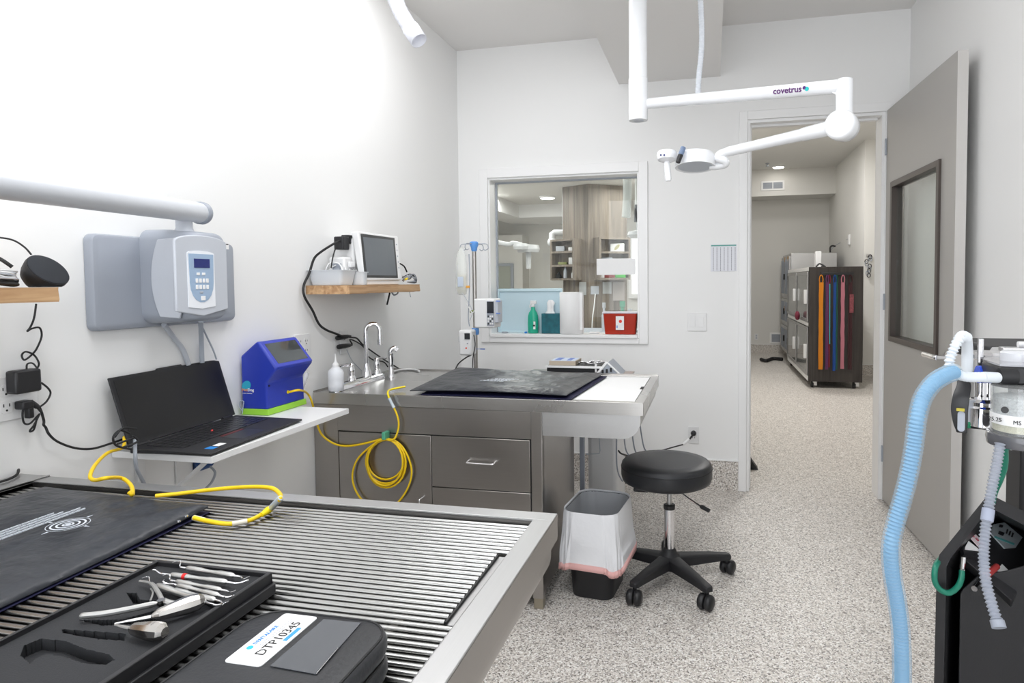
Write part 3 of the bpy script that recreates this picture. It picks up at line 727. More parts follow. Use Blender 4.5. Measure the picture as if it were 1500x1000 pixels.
o += [(kc+kw*.44, kz1-(kz1-kz0)*.5), (kc+kw*.46, kz1-.002)]
build(MB().hexa([Vector((Xh+.008, a, c)) for a, c in o], [Vector((Xh+.009, a, c)) for a, c in o]), 'keypad_field', mat('keypad_blue', (.32, .43, .58), .4), kp)
def kbox(fa, fb, ga, gb, mt, nm, x=.0105): 
    return build(MB().box(Xh+.009, Xh+x, ky0+kw*fa, ky0+kw*fb, kz1-(kz1-kz0)*gb, kz1-(kz1-kz0)*ga), nm, mt, kp, bev=.0008)
kbox(.22, .80, .10, .27, M_lcd, 'display')
for k in range(2): kbox(.30+.2*k, .42+.2*k, .36, .41, M_white, 'key')
for r_ in range(2):
    for k in range(4): kbox(.26+.13*k, .35+.13*k, .47+.12*r_, .55+.12*r_, M_white, 'key')
kbox(.40, .52, .71, .75, M_mgrey, 'key'); kbox(.44, .60, .80, .88, M_white, 'key')
sy, sz = yz(331, 360, LX+.036)
build(MB().box(LX+.033, LX+.0345, sy-.016, sy+.016, sz-.012, sz+.01), 'sticker', M_paper, t)
build(MB().box(LX+.0345, LX+.0349, sy-.014, sy+.014, sz+.004, sz+.008), 'sticker_line', M_ink, t)
a = P(270, 340, X=-1.62); a.z = za+.008
bt = P(271, 322, X=-1.62)
build(MB().lathe([(.030, -.012), (.028, .0), (.024, .008), (.024, max(.03, bt.z-a.z+.02))], a, Z_), 'arm_post', M_lgrey, t)
# the white arm
A0, A1 = P(-60, 260.5, X=-1.43), P(291, 311.5, X=-1.62)
d = (A1-A0).normalized()
t = thing('xray_boom', 'thick white tube arm running out to the left above the x-ray unit', 'arm', A1)
build(MB().cyl(A0, A1, .0325, seg=28), 'tube', mat('boom_grey', (.60, .62, .66), .3), t, ang=60)
build(MB().tube([A1, A1+d*.004, A1+d*.02, A1+d*.026], [.034, .0365, .0365, .031], 28), 'end_cap', M_grey, t)
p = P(283, 333, X=-1.60); build(MB().box(p.x, p.x+.001, p.y-.012, p.y+.012, p.z-.004, p.z+.006), 'sticker', M_paper, t)
# conduits under the unit
single(MB().tube(crom([P(294, 470, X=-1.70), P(295, 500, X=-1.745), P(296, 531, X=-1.752)], 6), .008, 10), 'conduit', M_mgrey, 'straight grey conduit dropping from the x-ray unit behind the laptop screen', 'conduit', P(296, 560, X=-1.745), ang=80)
single(MB().tube(crom([P(240, 475, X=-1.72), P(255, 495, X=-1.75), P(268, 512, X=-1.755), P(276, 534, X=-1.755)], 6), .0085, 10), 'cable', M_lgrey, 'pale grey cable curving down the wall under the left side of the x-ray unit', 'cable', P(270, 515, X=-1.75), ang=80)
single(MB().tube(crom([P(296, 478, X=-1.72), P(304, 495, X=-1.745), P(312, 512, X=-1.75), P(317, 526, X=-1.755)], 6), .003, 8), 'cable', M_mgrey, 'thin grey cable beside the straight conduit below the x-ray unit', 'cable', P(312, 515, X=-1.745), ang=80)

# ---- left wooden shelf
s1x, s1y, s1z0, s1z1 = -1.52, P(86, 430, X=-1.52).y, P(86, 442, X=-1.52).z, P(86, 420.5, X=-1.52).z
def board(y0, y1, x1, z0, z1, nm, label, sd):
    """thick wavy-edged board on the left wall"""
    rnd = random.Random(sd); n = 16; b = MB(); rs = []
    for k in range(n+1):
        y = y0+(y1-y0)*k/n; e = 0 if k in (0, n) else rnd.uniform(-.003, .003)
        rs.append([Vector((WX, y, z0)), Vector((x1+e, y, z0+rnd.uniform(0, .002))), Vector((x1+e+.002, y, z0+.006)), Vector((x1+e-.001, y, z1-.006)), Vector((x1+e*.5, y, z1)), Vector((WX, y, z1))])
    b.rings(rs); return single(b, nm, M_wood, label, 'shelf', (WX, (y0+y1)/2, z0), 'wooden wall shelves', ang=30)
board(.05, s1y, s1x, s1z0, s1z1, 'wall_shelf', 'thick rough-edged wooden wall shelf at the left edge holding the speaker', 2)
build_br = struct
single(MB().box(WX, WX+.2, .55, .57, s1z0-.03, s1z0), 'shelf_bracket', M_mgrey, 'dark bracket below the left wooden shelf', 'bracket', (WX, .56, s1z0-.03), bev=.002)
# puck speaker: slanted round face, domed back
fc_ = P(71, 395, X=-1.60)
w_e = (EYE-fc_).normalized(); r_e = (-w_e).cross(Z_).normalized()
nrm = (w_e*.56+(r_e*.62+Z_*.78)*.83).normalized(); rr = .0485
t = thing('speaker', 'round black smart speaker with slanted mesh face on the left wooden shelf', 'speaker', (fc_.x-.02, fc_.y, s1z1))
b = MB(); u = nrm.orthogonal().normalized(); rs = []
for r, h in ((.985, .0), (1.0, -.006/rr), (.99, -.25), (.93, -.55), (.80, -.85), (.55, -1.08), (.25, -1.18)):
    ring_ = []
    for k in range(32):
        a_ = 2*math.pi*k/32; p = fc_+nrm*h*rr+(u*math.cos(a_)+nrm.cross(u)*math.sin(a_))*r*rr; p.z = max(p.z, s1z1+.0005); p.x = max(p.x, LX+.006); ring_.append(p)
    rs.append(ring_)
b.rings(rs); build(b, 'body', M_black2, t, ang=60)
b = MB(); b.lathe([(rr*.95, -.0005), (rr*.95, .0015), (rr*.90, .003)], fc_, nrm, 36); build(b, 'mesh_face', mat('speaker_mesh', (.030, .034, .042), .8, bump=(900, .6)), t, label='dark grey mesh face')
single(MB().tube(crom([P(-15, 350, X=-1.70), P(0, 348, X=-1.70), P(20, 352, X=-1.69), P(36, 362, X=-1.68), P(46, 373, X=-1.67)], 8), .0022, 8), 'cable', M_rubber, 'thin dark cable arching over the left shelf into the speaker', 'cable', P(20, 352, X=-1.69), ang=80)
M_wires = [M_rubber, M_rubber, M_lgrey, M_lgrey, M_rubber, M_rubber]
rn = random.Random(9)
t = thing('cable_bundle', 'tangle of black and grey cables piled on the left shelf behind the speaker', 'cables', P(8, 418, X=-1.62))
for k in range(12):
    mt = M_rubber if k < 6 else (M_lgrey, M_white)[k % 2]; v_ = 415-(1.8*k if k < 6 else 8+2.2*(k-6)); dx_ = -1.575-.008*(k % 6)
    q = [P(-40, v_-rn.uniform(0, 8), X=dx_), P(-12, v_-rn.uniform(0, 5), X=dx_), P(8, v_-rn.uniform(-1, 2), X=dx_), P(20+rn.uniform(0, 7), v_+1.5, X=dx_-.01), P(18+rn.uniform(0, 5), v_+3, X=dx_-.03), P(0, v_+1, X=dx_-.05)]
    for p_ in q: p_.z = max(p_.z, s1z1+.005)
    build(MB().tube(crom(q, 6), .0034 if k < 6 else .0022, 7), 'wire', mt, t, ang=80)
p0_ = P(-6, 376, X=-1.66)
build(MB().tube(crom([p0_, P(5, 382, X=-1.64), P(18, 391, X=-1.63)], 5), .0045, 8), 'wire', M_rubber, t, ang=80)

# ---- outlets
def duplex(t, y, z, x=WX, plug=False):
    b = MB(); o = rrect(.030, .032, .010, 4, y, z)
    f = build(MB().hexa([Vector((x+.005, a, c)) for a, c in o], [Vector((x+.0075, a, c)) for a, c in o]), 'socket', M_white, t, bev=.0006)
    if not plug:
        for dy in (-.007, .007): build(MB().box(x+.0070, x+.0078, y+dy-.0013, y+dy+.0013, z+.001, z+.009), 'slot', M_dark, f)
        build(MB().lathe([(.0028, 0), (.0028, .0006)], (x+.0074, y, z-.008), X_, 10), 'slot', M_dark, f)
    return f
def outlet(yc, zc, gangs, label, empt, group='wall outlets'):
    w = .07+.046*(gangs-1)
    t = thing('wall_outlet', label, 'outlet', (WX, yc, zc-.057), group)
    build(MB().box(WX, WX+.006, yc-w/2, yc+w/2, zc-.057, zc+.057), 'cover_plate', M_white, t, bev=.002)
    for g in range(gangs):
        y = yc-w/2+.035+.046*g
        for k in (0, 1): duplex(t, y, zc+(.021 if k else -.021))
    return t
yo, zo = yz(2, 585, WX); 
outlet(yz(6, 585, WX)[0]-.023, zo, 4, 'white four-gang wall outlet at far left under the wooden shelf', 0)
y2, z2 = yz(442, 508, WX)
outlet(y2, z2, 2, 'white two-gang wall outlet between the blue warmer and the sink', 0)
y3, z3 = yz(497, 500, WX)
y3, z3 = yz(503, 501, WX)
outlet(y3, z3, 1, 'white single wall outlet with two black plugs behind the soap bottle', 0)
# white plug in the two-gang outlet
p = P(440, 517, X=WX+.02); single(MB().box(WX+.008, WX+.032, p.y-.016, p.y+.012, p.z-.014, p.z+.012), 'plug_adapter', M_white, 'small white plug in the two-gang outlet', 'plug', (WX+.008, p.y, p.z-.014), bev=.004)
# big black adapter and its plugs on the far left outlet
a = P(41, 560, X=WX+.03)
t = thing('power_adapter', 'square black power adapter plugged in below the left wooden shelf', 'power adapter', (WX+.008, a.y, a.z-.04))
yA, zA = yz(21, 560, WX+.04); yB, _ = yz(60, 560, WX+.04); zB = yz(41, 575, WX+.04)[1]; zC = yz(41, 541, WX+.04)[1]
build(MB().box(WX+.009, WX+.045, yA, yB, zB, zC), 'body', M_black, t, bev=.006)
build(MB().tube(crom([P(39, 541, X=WX+.03), P(40, 533, X=WX+.03), P(48, 532, X=WX+.03), P(55, 540, X=WX+.04)], 5), .0022, 8), 'cord', M_rubber, t, ang=80)
t = thing('plug', 'black plug with tied-up cord below the square power adapter', 'plug', P(40, 595, X=WX+.02))
a = P(38, 590, X=WX+.02); build(MB().box(WX+.009, WX+.04, a.y-.022, a.y+.006, a.z-.014, a.z+.008), 'body', M_black, t, bev=.004)
a = P(47, 600, X=WX+.03); build(MB().box(WX+.012, WX+.03, a.y-.008, a.y+.006, a.z-.022, a.z+.016), 'body', M_black, t, bev=.003)
build(MB().tube(crom([P(45, 588, X=WX+.03), P(54, 596, X=WX+.03), P(60, 603, X=WX+.03)], 5), [.006]*6+[.003]*5, 8), 'strain_relief', M_black, t, ang=80)
XC = WX+.02
cb = [[(53, 445), (50, 465), (45, 478), (40, 485), (47, 481), (58, 480), (61, 492), (55, 508), (48, 518), (36, 527), (32, 520), (38, 515), (50, 520), (57, 532), (54, 540)],
      [(60, 560), (70, 568), (74, 576), (68, 588), (58, 596)],
      [(34, 596), (33, 610), (36, 620), (44, 620), (54, 610), (58, 606)],
      [(57, 608), (50, 622), (44, 630), (45, 632), (50, 628), (54, 612)],
      [(48, 588), (58, 597), (64, 615), (64, 622), (67, 626), (72, 636), (85, 647), (110, 656), (135, 657), (160, 650), (180, 643)]]
for k, (c_, lb) in enumerate(zip(cb, ('thin black speaker cord with a loop hanging from the left shelf to the adapter', 'short black cord bulging out right of the power adapter', 'short black cord loop hanging left below the plug', 'narrow black cord loop hanging lowest under the plug', 'black laptop cord sagging along the wall from the plug to the laptop'))):
    pp = [P(u, v, X=XC+.006*(i % 2)) for i, (u, v) in enumerate(c_)]
    single(MB().tube(crom(pp, 6), .0024 if k < 4 else .0032, 8), 'electric_cable', M_rubber, lb, 'cord', pp[len(pp)//2], ang=80)

# ---- white fold-down shelf with laptop and warmer
ZS = .893
fl, frr = P(310, 669, Z=ZS), P(511, 598, Z=ZS)
fx = (fl.x+frr.x)/2
t = thing('wall_shelf', 'white laminate shelf on folding brackets under the laptop', 'shelf', (WX, (fl.y+frr.y)/2, ZS-.02), None)
yA = P(162, 657, X=WX+.002).y; yA = fl.y
o = [Vector((WX, yA+.0, 0)), Vector((fl.x, fl.y, 0)), Vector((frr.x, frr.y, 0)), Vector((WX, frr.y+.0, 0))]
build(MB().hexa([p+Z_*(ZS-.02) for p in o], [p+Z_*ZS for p in o]), 'board', M_white, t, bev=.001)
for yy in (yA+.09, frr.y-.12):
    b = MB().box(WX, WX+.012, yy-.014, yy+.014, ZS-(.28 if yy < yA+.2 else .06), ZS-.02).box(WX+.012, fx-.05, yy-.012, yy+.012, ZS-.032, ZS-.0205)
    if yy < yA+.2: b.tube([Vector((WX+.012, yy, ZS-.24)), Vector((fx-.09, yy, ZS-.035))], .008, 6)
    build(b, 'bracket', M_white, t, bev=.0015)
# laptop
zl = ZS+.001
hL, fL, fR, hR = P(206, 656, Z=zl+.012), P(309, 665, Z=zl+.008), P(443, 614, Z=zl+.008), P(404, 605, Z=zl+.012)
for p in (fL, fR): p.z = 0
# keep it rectangular: front edge fL-fR, depth from hL
ed = (fR-fL); ed.z = 0; ew = ed.length; ed.normalize(); en = Vector((-ed.y, ed.x, 0))
if en.x > 0: en = -en
dp = .265
t = thing('laptop', 'open black laptop with dark screen on the white wall shelf', 'laptop', (fL+fR)/2+en*dp/2+Z_*zl)
def LP(s, k, z): p = fL+ed*s*ew+en*k*dp; return Vector((p.x, p.y, zl+z))
base = build(MB().hexa([LP(0, 0, .003), LP(1, 0, .003), LP(1, 1, .001), LP(0, 1, .001)], [LP(0, 0, .010), LP(1, 0, .010), LP(1, 1, .018), LP(0, 1, .018)]), 'base', M_black2, t, bev=.003)
def surf(s, k, e=0): return LP(s, k, .0100+.008*k+e)
def slabq(s0, s1, k0, k1, e0, e1): return MB().hexa([surf(s0, k0, e0), surf(s1, k0, e0), surf(s1, k1, e0), surf(s0, k1, e0)], [surf(s0, k0, e1), surf(s1, k0, e1), surf(s1, k1, e1), surf(s0, k1, e1)])
M_key = mat('key_black', (.02, .02, .022), .35)
kb = build(slabq(.06, .94, .42, .90, -.001, .0002), 'keyboard', M_rubber, base)
for r_ in range(6):
    n_ = 14; 
    for c_ in range(n_):
        if r_ == 5 and 4 <= c_ <= 8:
            if c_ > 4: continue
            s0, s1 = .065+.87*4/n_, .065+.87*9/n_-.008
        else: s0, s1 = .065+.87*c_/n_, .065+.87*(c_+1)/n_-.008
        k1 = .89-.078*r_; build(slabq(s0, s1, k1-.068, k1, 0, .002), 'key', M_key, kb, smooth=False)
build(slabq(.36, .62, .08, .36, 0, .0006), 'touchpad', M_black, base)
build(slabq(.38, .60, .365, .41, 0, .0008), 'touchpad_buttons', mat('dark_red', (.10, .012, .012), .5), base)
pp = surf(.49, .66, .003); build(MB().ball(pp, .004, 8), 'pointing_stick', mat('stick_red', (.6, .04, .04), .5), base)
build(slabq(.085, .14, .10, .20, 0, .0008), 'sticker', M_inkb, base); build(slabq(.16, .23, .12, .20, 0, .0008), 'sticker', M_paper, base)
hA, hB = LP(.0, 1, .018), LP(1, 1, .018)
TL, TR = P(165, 553, X=hA.x-.062), P(322, 525, X=hB.x-.062)
hgt = ((TL.z-hA.z)+(TR.z-hB.z))/2
lean = .062
sd = Vector((en.x*lean, en.y*lean, hgt)); sn = ed.cross(sd).normalized()
if sn.x < 0: sn = -sn
TLp = TL
def SP(s, h, k): return hA+(hB-hA)*s+sd*h+sn*k
lid = build(MB().hexa([SP(0, .01, -.006), SP(1, .01, -.006), SP(1, 1, -.006), SP(0, 1, -.006)], [SP(0, .01, 0), SP(1, .01, 0), SP(1, 1, 0), SP(0, 1, 0)]), 'lid', M_black2, t, bev=.002)
build(MB().hexa([SP(.03, .08, 0), SP(.97, .08, 0), SP(.97, .95, 0), SP(.03, .95, 0)], [SP(.03, .08, .0008), SP(.97, .08, .0008), SP(.97, .95, .0008), SP(.03, .95, .0008)]), 'display', mat('laptop_display', (.007, .007, .008), .4), lid)
build(MB().hexa([SP(.38, 1, -.004), SP(.62, 1, -.004), SP(.61, 1.02, -.004), SP(.39, 1.02, -.004)], [SP(.38, 1, 0), SP(.62, 1, 0), SP(.61, 1.02, 0), SP(.39, 1.02, 0)]), 'camera_bump', M_black, lid)
for s_ in (.1, .9): build(MB().cyl(SP(s_-.05, 0, 0), SP(s_+.05, 0, 0), .006, seg=10), 'hinge', M_black, t)
# cables behind the laptop
t = thing('cable_bundle', 'black cable coils at the left back corner of the laptop', 'cables', P(195, 650, X=-1.62))
for k, c_ in enumerate([[(190, 635), (176, 630), (166, 640), (170, 652), (188, 657), (205, 659)], [(168, 640), (180, 627), (200, 628)], [(172, 650), (185, 645), (200, 640)], [(180, 655), (195, 650), (202, 645), (195, 638)]]):
    build(MB().tube(crom([P(u, v, X=-1.62+.012*k) for u, v in c_], 6), .003, 8), 'wire', M_rubber, t, ang=80)
single(MB().tube(crom([P(198, 640, X=-1.60), P(198, 665, X=-1.59), P(200, 685, X=-1.60), P(208, 702, X=-1.62), P(222, 730, X=-1.65)], 6), .005, 8), 'cable', M_mgrey, 'grey cable dropping behind the shelf below the laptop coils', 'cable', P(200, 680, X=-1.60), ang=80)
p = P(284, 682, X=WX+.03)
t = thing('gas_outlet', 'blue plug with black cable on the wall under the white shelf', 'plug', (WX, p.y, p.z-.03))
build(MB().box(WX, WX+.006, p.y-.05, p.y+.02, p.z-.05, p.z+.04), 'cover_plate', M_white, t, bev=.002)
build(MB().lathe([(.02, 0), (.022, .02), (.018, .05), (.012, .06)], P(284, 682, X=WX+.006), (.45, .9, 0), 16), 'plug_body', mat('navy_plastic', (.02, .07, .22), .45), t)
build(MB().tube(crom([P(308, 683, X=-1.70), P(315, 692, X=-1.69), P(310, 706, X=-1.69), P(298, 718, X=-1.69)], 6), .004, 8), 'cord', M_mgrey, t, ang=80)

# blue air warmer
q0 = P(392, 604, Z=ZS+.012)
Yn = q0.y
def wz(u, v): return P(u, v, Y=Yn)
xb = LX+.012; y_far = P(437, 586, Z=ZS+.012).y-.02
ft = wz(377, 501); mt_ = wz(405, 540); nk = wz(390, 561); fb = wz(392, 603); bt_ = wz(338, 520)
zb_ = ZS+.02
prof = [(xb, zb_), (fb.x, zb_), (nk.x, nk.z), (mt_.x-.004, mt_.z-.006), (mt_.x, mt_.z+.002), (ft.x+.006, ft.z-.002), (ft.x-.004, ft.z+.003), (xb+.004, bt_.z), (xb, bt_.z-.006)]
t = thing('patient_warmer', 'blue patient warming unit with slanted screen on lime green base', 'warming unit', ((xb+fb.x)/2, (Yn+y_far)/2, ZS), None)
build(MB().hexa([Vector((a, Yn, c)) for a, c in prof], [Vector((a, y_far, c)) for a, c in prof]), 'body', M_bluep, t, bev=.008, seg=3)
gp = [(xb, ZS+.001), (fb.x+.006, ZS+.001), (fb.x+.004, zb_+.004), (xb, zb_+.004)]
build(MB().hexa([Vector((a, Yn-.004, c)) for a, c in gp], [Vector((a, y_far+.004, c)) for a, c in gp]), 'base_tray', M_green, t, bev=.002, label='lime green base')
# screen on the slanted face
fu = Vector((mt_.x-ft.x, 0, mt_.z-ft.z)); fl_ = fu.length; fu.normalize(); fn = Y_.cross(fu)
if fn.x < 0: fn = -fn
def FP(s, k, e): return Vector((ft.x, Yn+(y_far-Yn)*s, ft.z))+fu*fl_*k+fn*e
build(MB().hexa([FP(.02, .03, -.002), FP(.98, .03, -.002), FP(.98, .98, -.002), FP(.02, .98, -.002)], [FP(.02, .03, .004), FP(.98, .03, .004), FP(.98, .98, .004), FP(.02, .98, .004)]), 'front_bezel', M_bluel, t, bev=.003)
build(MB().hexa([FP(.1, .12, .003), FP(.9, .12, .003), FP(.9, .86, .003), FP(.1, .86, .003)], [FP(.1, .12, .0048), FP(.9, .12, .0048), FP(.9, .86, .0048), FP(.1, .86, .0048)]), 'screen', mat('glossy_grey_screen', (.05, .06, .065), .05, coat=.5), t, label='glossy grey screen')
# side badge (plain lettering, no mascot)
lg = wz(361, 565)
bd = build(MB().lathe([(.022, 0), (.022, .0006)], (lg.x, Yn-.0005, lg.z), -Y_, 26, sx=1, sy=.8), 'badge', mat('badge_teal', (.02, .36, .52), .5), t)
M_or = mat('badge_orange', (.85, .22, .03), .5)
text('Hot', .0155, (lg.x-.019, Yn-.0012, lg.z-.020), (1, 0, 0), (0, 0, 1), M_or, bd, bold=True)
text('Dog', .0155, (lg.x+.006, Yn-.0012, lg.z-.020), (1, 0, 0), (0, 0, 1), M_paper, bd, bold=True)
text('PATIENT WARMING', .005, (lg.x-.020, Yn-.0012, lg.z-.03), (1, 0, 0), (0, 0, 1), M_paper, bd)
pt = P(424, 574, X=fb.x+.006); build(MB().lathe([(.007, 0), (.007, .004), (.004, .004)], (fb.x-.004, pt.y, pt.z), X_, 16), 'hose_port', M_yel2, t)
pb = P(396, 565, X=fb.x+.004); build(MB().lathe([(.004, 0), (.004, .002)], (fb.x-.002, pb.y, pb.z), X_, 12), 'button', M_black, t)
# little clear tag hanging at its side
c_ = wz(358, 597)
single(MB().tube(crom([c_+Vector((0, -.01, -.012)), c_+Vector((-.012, -.012, .01)), c_+Vector((-.006, -.012, .028)), c_+Vector((.008, -.012, .026)), c_+Vector((.004, -.012, .006)), c_+Vector((.0, -.012, -.02))], 5), .0018, 6), 'cable_tie', mat('grey_tie', (.45, .50, .60), .3), 'small grey looped tie between the laptop and the blue warmer', 'tie', c_-Z_*.02, ang=80)
# syringe behind the warmer
a, c_ = P(449, 546, X=-1.70), P(438, 576, X=-1.70)
t = thing('syringe', 'clear syringe with blue hub leaning behind the blue warmer', 'syringe', c_)
build(MB().cyl(a, a.lerp(c_, .8), .012, seg=14), 'barrel', clear('clear_plastic', (.95, .96, .98), .75, .1, .15), t)
build(MB().cyl(a.lerp(c_, .8), c_, .006, seg=12), 'hub', mat('hub_blue', (.03, .2, .6), .4), t)
build(MB().cyl(c_, Vector((c_.x, c_.y, ZS+.003)), .005, .003, seg=12), 'needle_cap', M_white, t)
# yellow hose from the warmer along the cabinet
# ================================================================ SECOND WOODEN SHELF
s2x = -1.55
s2y0, s2y1 = 2.53, P(615, 420, X=s2x).y
s2z1, s2z0 = P(560, 417, X=s2x).z, P(560, 429, X=s2x).z
board(s2y0, s2y1, s2x, s2z0, s2z1, 'wall_shelf', 'thick wooden wall shelf above the sink holding the vital signs monitor', 5)
# patient monitor
t = thing('patient_monitor', 'white patient monitor with dark screen on the wooden shelf above the sink', 'monitor', (-1.62, P(555, 415, X=s2x).y, s2z1))
Xt, Xb = -1.60, -1.562
def mon(u, v):
    f = (v-338)/(410-338); return P(u, v, X=Xt+(Xb-Xt)*f)
c4 = [mon(524, 338), mon(583, 346), mon(588, 410), mon(536, 411)]
nn = (c4[1]-c4[0]).cross(c4[3]-c4[0]).normalized()
if nn.x < 0: nn = -nn
back = [p-nn*.035 for p in c4]
build(MB().hexa(back, c4), 'front_frame', M_white, t, bev=.006, seg=3)
s4 = [mon(528, 342), mon(577.5, 348.5), mon(582.7, 407), mon(534.5, 406.5)]
build(MB().hexa([p-nn*.001 for p in s4], [p+nn*.002 for p in s4]), 'bezel', M_black, t, bev=.001)
i4 = [mon(531, 347), mon(575, 351.5), mon(580, 403.5), mon(537, 403)]
build(MB().hexa([p+nn*.0021 for p in i4], [p+nn*.0027 for p in i4]), 'screen', mat('monitor_screen', (.10, .115, .135), .3), t, label='dark grey screen')
b = MB()
for k in range(5):
    p = mon(580.5+.9*k, 358+8.5*k); b.cyl(p-nn*.002, p+nn*.002, .004, seg=10)
build(b, 'side_button', M_lgrey, t); t.children[-1]['kind'] = 'stuff'
yl_, zt3 = c4[0].y, c4[0].z
build(MB().box(LX+.03, Xt-.028, yl_+.01, c4[1].y-.02, s2z1+.012, zt3-.03), 'rear_body', M_white, t, bev=.012, seg=3)
build(MB().box(LX+.05, Xt-.035, yl_-.06, yl_+.008, s2z1+.006, s2z1+.13), 'recorder_body', M_white, t, bev=.01, seg=3)
build(MB().box(LX+.07, Xt-.05, yl_-.0625, yl_-.058, s2z1+.055, s2z1+.10), 'printer_slot', M_grey, t, bev=.002)
build(MB().box(LX+.08, Xt-.06, yl_-.065, yl_-.062, s2z1+.07, s2z1+.08), 'slot_lip', M_mgrey, t, bev=.001)
p = c4[3]; build(MB().box(LX+.06, Xb-.006, p.y+.02, c4[2].y-.015, s2z1+.0005, s2z1+.02), 'foot', M_white, t, bev=.004)
a = P(500, 356, X=-1.66)
build(MB().box(a.x-.03, a.x+.02, a.y-.015, a.y+.035, a.z-.03, a.z+.03), 'power_plug', M_black, t, bev=.005)
build(MB().box(a.x-.02, a.x+.02, a.y+.03, a.y+.10, a.z-.0, a.z+.04), 'power_plug', M_black, t, bev=.004)
pp = [P(u, v, X=x) for u, v, x in ((497, 353, -1.66), (487, 358, -1.66), (470, 369, -1.70), (460, 379, -1.74), (453, 400, -1.745), (445, 418, -1.75), (446, 434, -1.745), (458, 455, -1.745), (467, 474, -1.745), (478, 483, -1.745), (493, 489, -1.74), (503, 493, -1.73))]
single(MB().tube(crom(pp, 8), .0055, 8), 'electric_cable', M_rubber, 'heavy black cord from the monitor down past the wooden shelf to the outlet', 'cord', pp[6], ang=80)
pp = [P(u, v, X=x) for u, v, x in ((492, 362, -1.66), (488, 375, -1.665), (485, 392, -1.66))]
single(MB().tube(crom(pp, 6), .003, 8), 'electric_cable', M_rubber, 'short black cord hanging beside the monitor recorder slot', 'cord', pp[1], ang=80)
for nm, u, v, l, lb in (('plug', 503, 494, .055, 'upper black plug in the single outlet behind the faucet'), ('plug', 505, 507, .055, 'lower black plug in the single outlet behind the faucet')):
    a, c_ = P(u-10, v+1, X=WX+.012), P(u+11, v-2, X=WX+.035); t = thing('plug', lb, 'plug', a)
    build(MB().tube([a, a.lerp(c_, .1), a.lerp(c_, .5), a.lerp(c_, .8), c_], [.010, .012, .0115, .009, .004], 10), 'body', M_black, t)
pp = [P(u, v, X=x) for u, v, x in ((512, 494, -1.735), (522, 495, -1.74), (528, 501, -1.745), (532, 505, -1.748), (550, 518, -1.75), (565, 528, -1.752), (580, 537, -1.753), (586, 541, -1.755))]
single(MB().tube(crom(pp, 6), .0038, 8), 'electric_cable', M_rubber, 'black cord sloping down the wall behind the faucet spout', 'cord', pp[4], ang=80)
pp = [P(u, v, X=x) for u, v, x in ((516, 504, -1.73), (513, 497, -1.735), (525, 502, -1.745), (534, 510, -1.748), (538, 520, -1.75), (547, 527, -1.752), (562, 530, -1.75), (568, 537, -1.75))]
single(MB().tube(crom(pp, 6), .0034, 8), 'electric_cable', M_rubber, 'second black cord sagging lower behind the faucet handles', 'cord', pp[4], ang=80)
pp = [P(u, v, X=x) for u, v, x in ((508, 512, -1.745), (515, 527, -1.755), (524, 537, -1.757), (532, 545, -1.757))]
single(MB().tube(crom(pp, 6), .0018, 6), 'electric_cable', M_lgrey, 'faint grey wire on the wall left of the faucet', 'wire', pp[1], ang=80)
# translucent bins
def tub(x0, x1, y0, y1, z0, z1, nm, label, mt, th=.003, flare=.012):
    t_ = MB(); 
    def L(k, z, f): return [Vector((a, c, z)) for a, c in rrect(x1-x0-2*k+2*f, y1-y0-2*k+2*f, .015, 4, (x0+x1)/2, (y0+y1)/2)]
    t_.rings([L(0, z0, 0), L(0, z1, flare), L(-.004, z1, flare), L(-.004, z1+.003, flare), L(th, z1+.003, flare), L(th, z0+th, 0)])
    return single(t_, nm, mt, label, 'bin', ((x0+x1)/2, (y0+y1)/2, z0), 'clear tubs', ang=50)
M_frost = mat('frosted_plastic', (.74, .77, .80), .35, trans=.0, alpha=.72)
yb0, yb1 = P(466, 410, X=-1.60).y, P(523, 410, X=-1.57).y
yb0 = max(yb0, s2y0+.018)
tub(-1.75, -1.60, yb0, yb0+.10, s2z1+.001, s2z1+.066, 'plastic_tub', 'frosted plastic tub at the left end of the monitor shelf', M_frost)
t = tub(-1.63, -1.557, yb0+.114, max(yb0+.15, yl_-.006), s2z1+.001, s2z1+.058, 'plastic_tub', 'clouded plastic tub pressed against the monitor', M_frost, flare=.004)
rn = random.Random(12)
t = thing('cable_bundle', 'loose white cables heaped in the tubs beside the monitor', 'cables', (-1.66, yb0+.1, s2z1+.06))
for k in range(6):
    y_ = yb0+.03+.03*k; q = [Vector((-1.72+rn.uniform(0, .04), y_, s2z1+.05)), Vector((-1.69, y_+.02, s2z1+.085+rn.uniform(0, .02))), Vector((-1.65, y_+.035, s2z1+.09+rn.uniform(0, .012))), Vector((-1.62, y_+.02, s2z1+.06))]
    build(MB().tube(crom(q, 5), .003, 7), 'wire', M_white, t, ang=80)
a = P(518, 388, X=-1.62); build(MB().box(a.x-.012, a.x+.004, a.y-.03, a.y+.01, a.z-.012, a.z+.016), 'clip_sensor', M_white, t, bev=.004)
